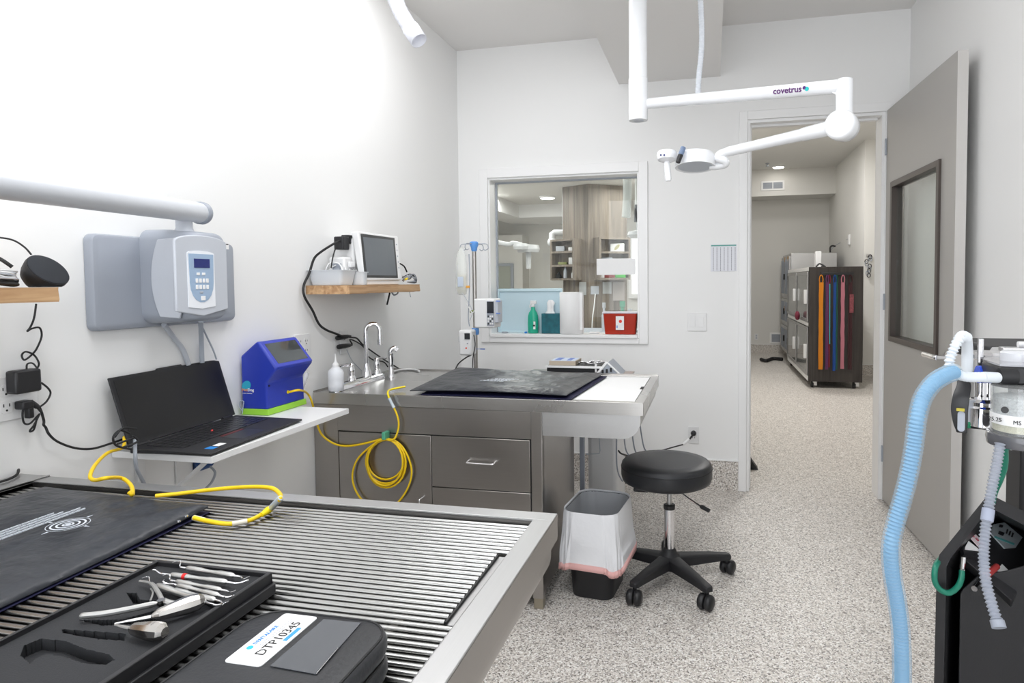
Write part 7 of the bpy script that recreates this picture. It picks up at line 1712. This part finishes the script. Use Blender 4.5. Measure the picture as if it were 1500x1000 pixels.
# papers and plates on the lower shaft
def onface(u, v0, v1, wpx, side, nm, label, mt, cat, k=.004):
    if side == 'R': o0, dd_, nn_ = flat(C), dCR, nb
    else: o0, dd_, nn_ = flat(C), -dLC, na
    d = ray(u, (v0+v1)/2); kk = (o0-EYE).dot(nn_)/Vector((d.x, d.y, 0)).dot(nn_) if False else ((o0.x-EYE.x)*nn_.x+(o0.y-EYE.y)*nn_.y)/(d.x*nn_.x+d.y*nn_.y)
    p = EYE+d*kk; dz_ = P(u, v0, Y=p.y).z-P(u, v1, Y=p.y).z; w = wpx*p.y/938/abs(dd_.x)*.97
    q = [p-dd_*w/2, p+dd_*w/2]; q = [q[0]-Z_*dz_/2, q[1]-Z_*dz_/2, q[1]+Z_*dz_/2, q[0]+Z_*dz_/2]
    return single(MB().hexa([v+nn_*.002 for v in q], [v+nn_*k*2 for v in q]), nm, mt, label, cat, p)
M_greypaper = mat('dull_paper', (.45, .46, .46), .6)
onface(854, 413, 432, 12, 'L', 'notice_paper', 'grey notice sheet on the column just left of its corner', M_greypaper, 'paper')
op2 = onface(871, 419, 431, 11, 'R', 'wall_outlet', 'grey outlet plate on the lower column front', M_lgrey, 'outlet')
onface(889, 413, 430, 12, 'R', 'notice_paper', 'white notice sheet right of the outlet on the column', M_greypaper, 'paper')
onface(906, 413, 440, 16, 'R', 'notice_paper', 'larger pinkish notice sheet at the right of the column', mat('pink_grey_paper', (.40, .36, .34), .6), 'paper')
p = P(872, 432, Y=6.9); q_ = [P(872, 430, Y=6.93), P(870, 450, Y=6.9), P(868, 465, Y=6.88), P(867, 484, Y=6.88)]
single(MB().tube(crom(q_, 6), .006, 6), 'electric_cable', M_white, 'white cord drooping from the column outlet', 'cord', q_[0], ang=80)
# counter behind the window with bottles
cz = P(880, 486, Y=6.3).z
t = thing('work_counter', 'dark counter in front of the column beyond the window', 'counter', (-1.2, 6.5, 0))
build(MB().box(-1.75, -.75, 6.15, 6.85, cz-.04, cz), 'worktop', M_mgrey, t, bev=.004); build(MB().box(-1.73, -.77, 6.2, 6.8, 0, cz-.04), 'cabinet_body', M_colwood, t)
for (u, vt, colm, lb, r) in ((885, 443, M_lgrey, 'clear bottle with dark cap behind the sharps container', .025), (912, 441, mat('green_fluid', (.10, .33, .22), .3), 'green spray bottle behind the sharps container', .04), (923, 452, M_lgrey, 'grey small bottle at the right of the green spray bottle', .03)):
    x = P(u, 480, Y=6.35).x; h = P(u, vt, Y=6.35).z-cz; single(MB().lathe([(r, .001), (r, h*.55), (r*.5, h*.7), (r*.4, h*.8), (r*.7, h*.82), (r*.7, h)], (x, 6.35, cz), Z_, 16), 'bottle', colm, lb, 'bottle', (x, 6.35, cz), 'bottles on the far work counter')
# bright frosted window on the far right of the view
a, c_ = P(925, 346, Y=8.5), P(950, 430, Y=8.5)
t = struct(MB().box(a.x, -.06, 8.5, 8.55, c_.z-.06, c_.z).box(a.x-.04, a.x, 8.5, 8.55, c_.z-.06, a.z+.05).box(a.x, -.06, 8.5, 8.55, a.z, a.z+.05), 'window_2', M_trim)
struct(MB().box(a.x, -.06, 8.53, 8.54, c_.z, a.z), 'pane', mat('daylit_pane', (.8, .8, .8), .5, emit=((.95, .98, 1), 1.1)), t, smooth=False)
struct(MB().box(P(918, 400, Y=8.56).x-.1, -.06, 8.56, 8.66, 0, TZ), 'wall_treatment_side', M_hallwall, smooth=False)
# downlight
p = P(802, 288, Z=TZ); t = thing('ceiling_downlight', 'lit round downlight on the treatment room ceiling seen through the window', 'ceiling light', (p.x, p.y, TZ), 'round downlights')
build(MB().lathe([(.095, -.02), (.105, -.015), (.11, 0)], p, Z_, 28), 'trim_ring', M_trim, t); build(MB().lathe([(.085, -.026), (.09, -.016)], p, Z_, 24), 'lens', M_lamp, t)
# security camera
p = P(735, 291, Y=SY-.6); t = thing('dome_camera', 'small white dome camera on the treatment room ceiling at the window corner', 'camera', (p.x, p.y, TZ))
build(MB().lathe([(.04, 0), (.05, -.02), (.05, min(-.03, p.z-TZ))], (p.x, p.y, TZ), Z_, 20), 'housing', M_white, t); build(MB().ball((p.x, p.y, p.z), .045, 14), 'lens_dome', M_black, t)
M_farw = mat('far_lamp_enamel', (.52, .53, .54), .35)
# far exam lamp 1
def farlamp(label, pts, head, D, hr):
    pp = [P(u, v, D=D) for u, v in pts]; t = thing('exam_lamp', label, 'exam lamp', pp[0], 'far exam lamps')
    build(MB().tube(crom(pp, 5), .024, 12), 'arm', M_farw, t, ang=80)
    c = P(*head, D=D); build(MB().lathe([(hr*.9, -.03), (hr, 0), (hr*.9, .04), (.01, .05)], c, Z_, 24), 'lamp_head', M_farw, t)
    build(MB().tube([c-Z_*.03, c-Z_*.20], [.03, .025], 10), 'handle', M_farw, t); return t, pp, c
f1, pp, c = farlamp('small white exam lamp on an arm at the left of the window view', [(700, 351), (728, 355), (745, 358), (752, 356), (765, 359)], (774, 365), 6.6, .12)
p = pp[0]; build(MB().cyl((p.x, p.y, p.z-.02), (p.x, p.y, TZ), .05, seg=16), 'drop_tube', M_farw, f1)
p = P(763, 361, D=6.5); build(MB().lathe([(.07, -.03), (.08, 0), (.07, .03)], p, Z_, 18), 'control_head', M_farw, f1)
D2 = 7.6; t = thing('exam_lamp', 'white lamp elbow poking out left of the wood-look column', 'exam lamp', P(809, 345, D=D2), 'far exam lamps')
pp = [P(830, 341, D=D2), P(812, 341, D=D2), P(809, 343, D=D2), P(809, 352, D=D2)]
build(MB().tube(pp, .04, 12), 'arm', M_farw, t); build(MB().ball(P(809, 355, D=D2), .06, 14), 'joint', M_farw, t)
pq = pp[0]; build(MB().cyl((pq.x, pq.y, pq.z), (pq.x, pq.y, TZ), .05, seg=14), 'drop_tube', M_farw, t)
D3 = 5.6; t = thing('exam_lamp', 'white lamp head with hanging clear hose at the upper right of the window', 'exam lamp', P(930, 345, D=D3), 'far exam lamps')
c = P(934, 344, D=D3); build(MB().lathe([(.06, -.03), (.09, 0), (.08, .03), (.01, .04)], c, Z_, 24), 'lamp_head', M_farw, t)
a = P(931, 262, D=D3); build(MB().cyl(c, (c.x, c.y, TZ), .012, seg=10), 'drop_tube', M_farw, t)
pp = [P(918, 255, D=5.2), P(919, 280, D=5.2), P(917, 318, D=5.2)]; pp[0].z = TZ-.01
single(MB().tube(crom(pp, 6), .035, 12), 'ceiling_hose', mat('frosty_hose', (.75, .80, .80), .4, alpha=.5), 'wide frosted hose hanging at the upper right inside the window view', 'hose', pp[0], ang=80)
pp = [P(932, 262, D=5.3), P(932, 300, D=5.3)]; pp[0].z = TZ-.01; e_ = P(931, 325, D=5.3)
t = thing('ceiling_hose', 'slim white hose with black tip beside the frosted hose', 'hose', pp[0]); build(MB().tube(pp, .011, 10), 'tube', M_white, t); build(MB().tube([pp[1], e_], .014, 10), 'tip', M_black, t)
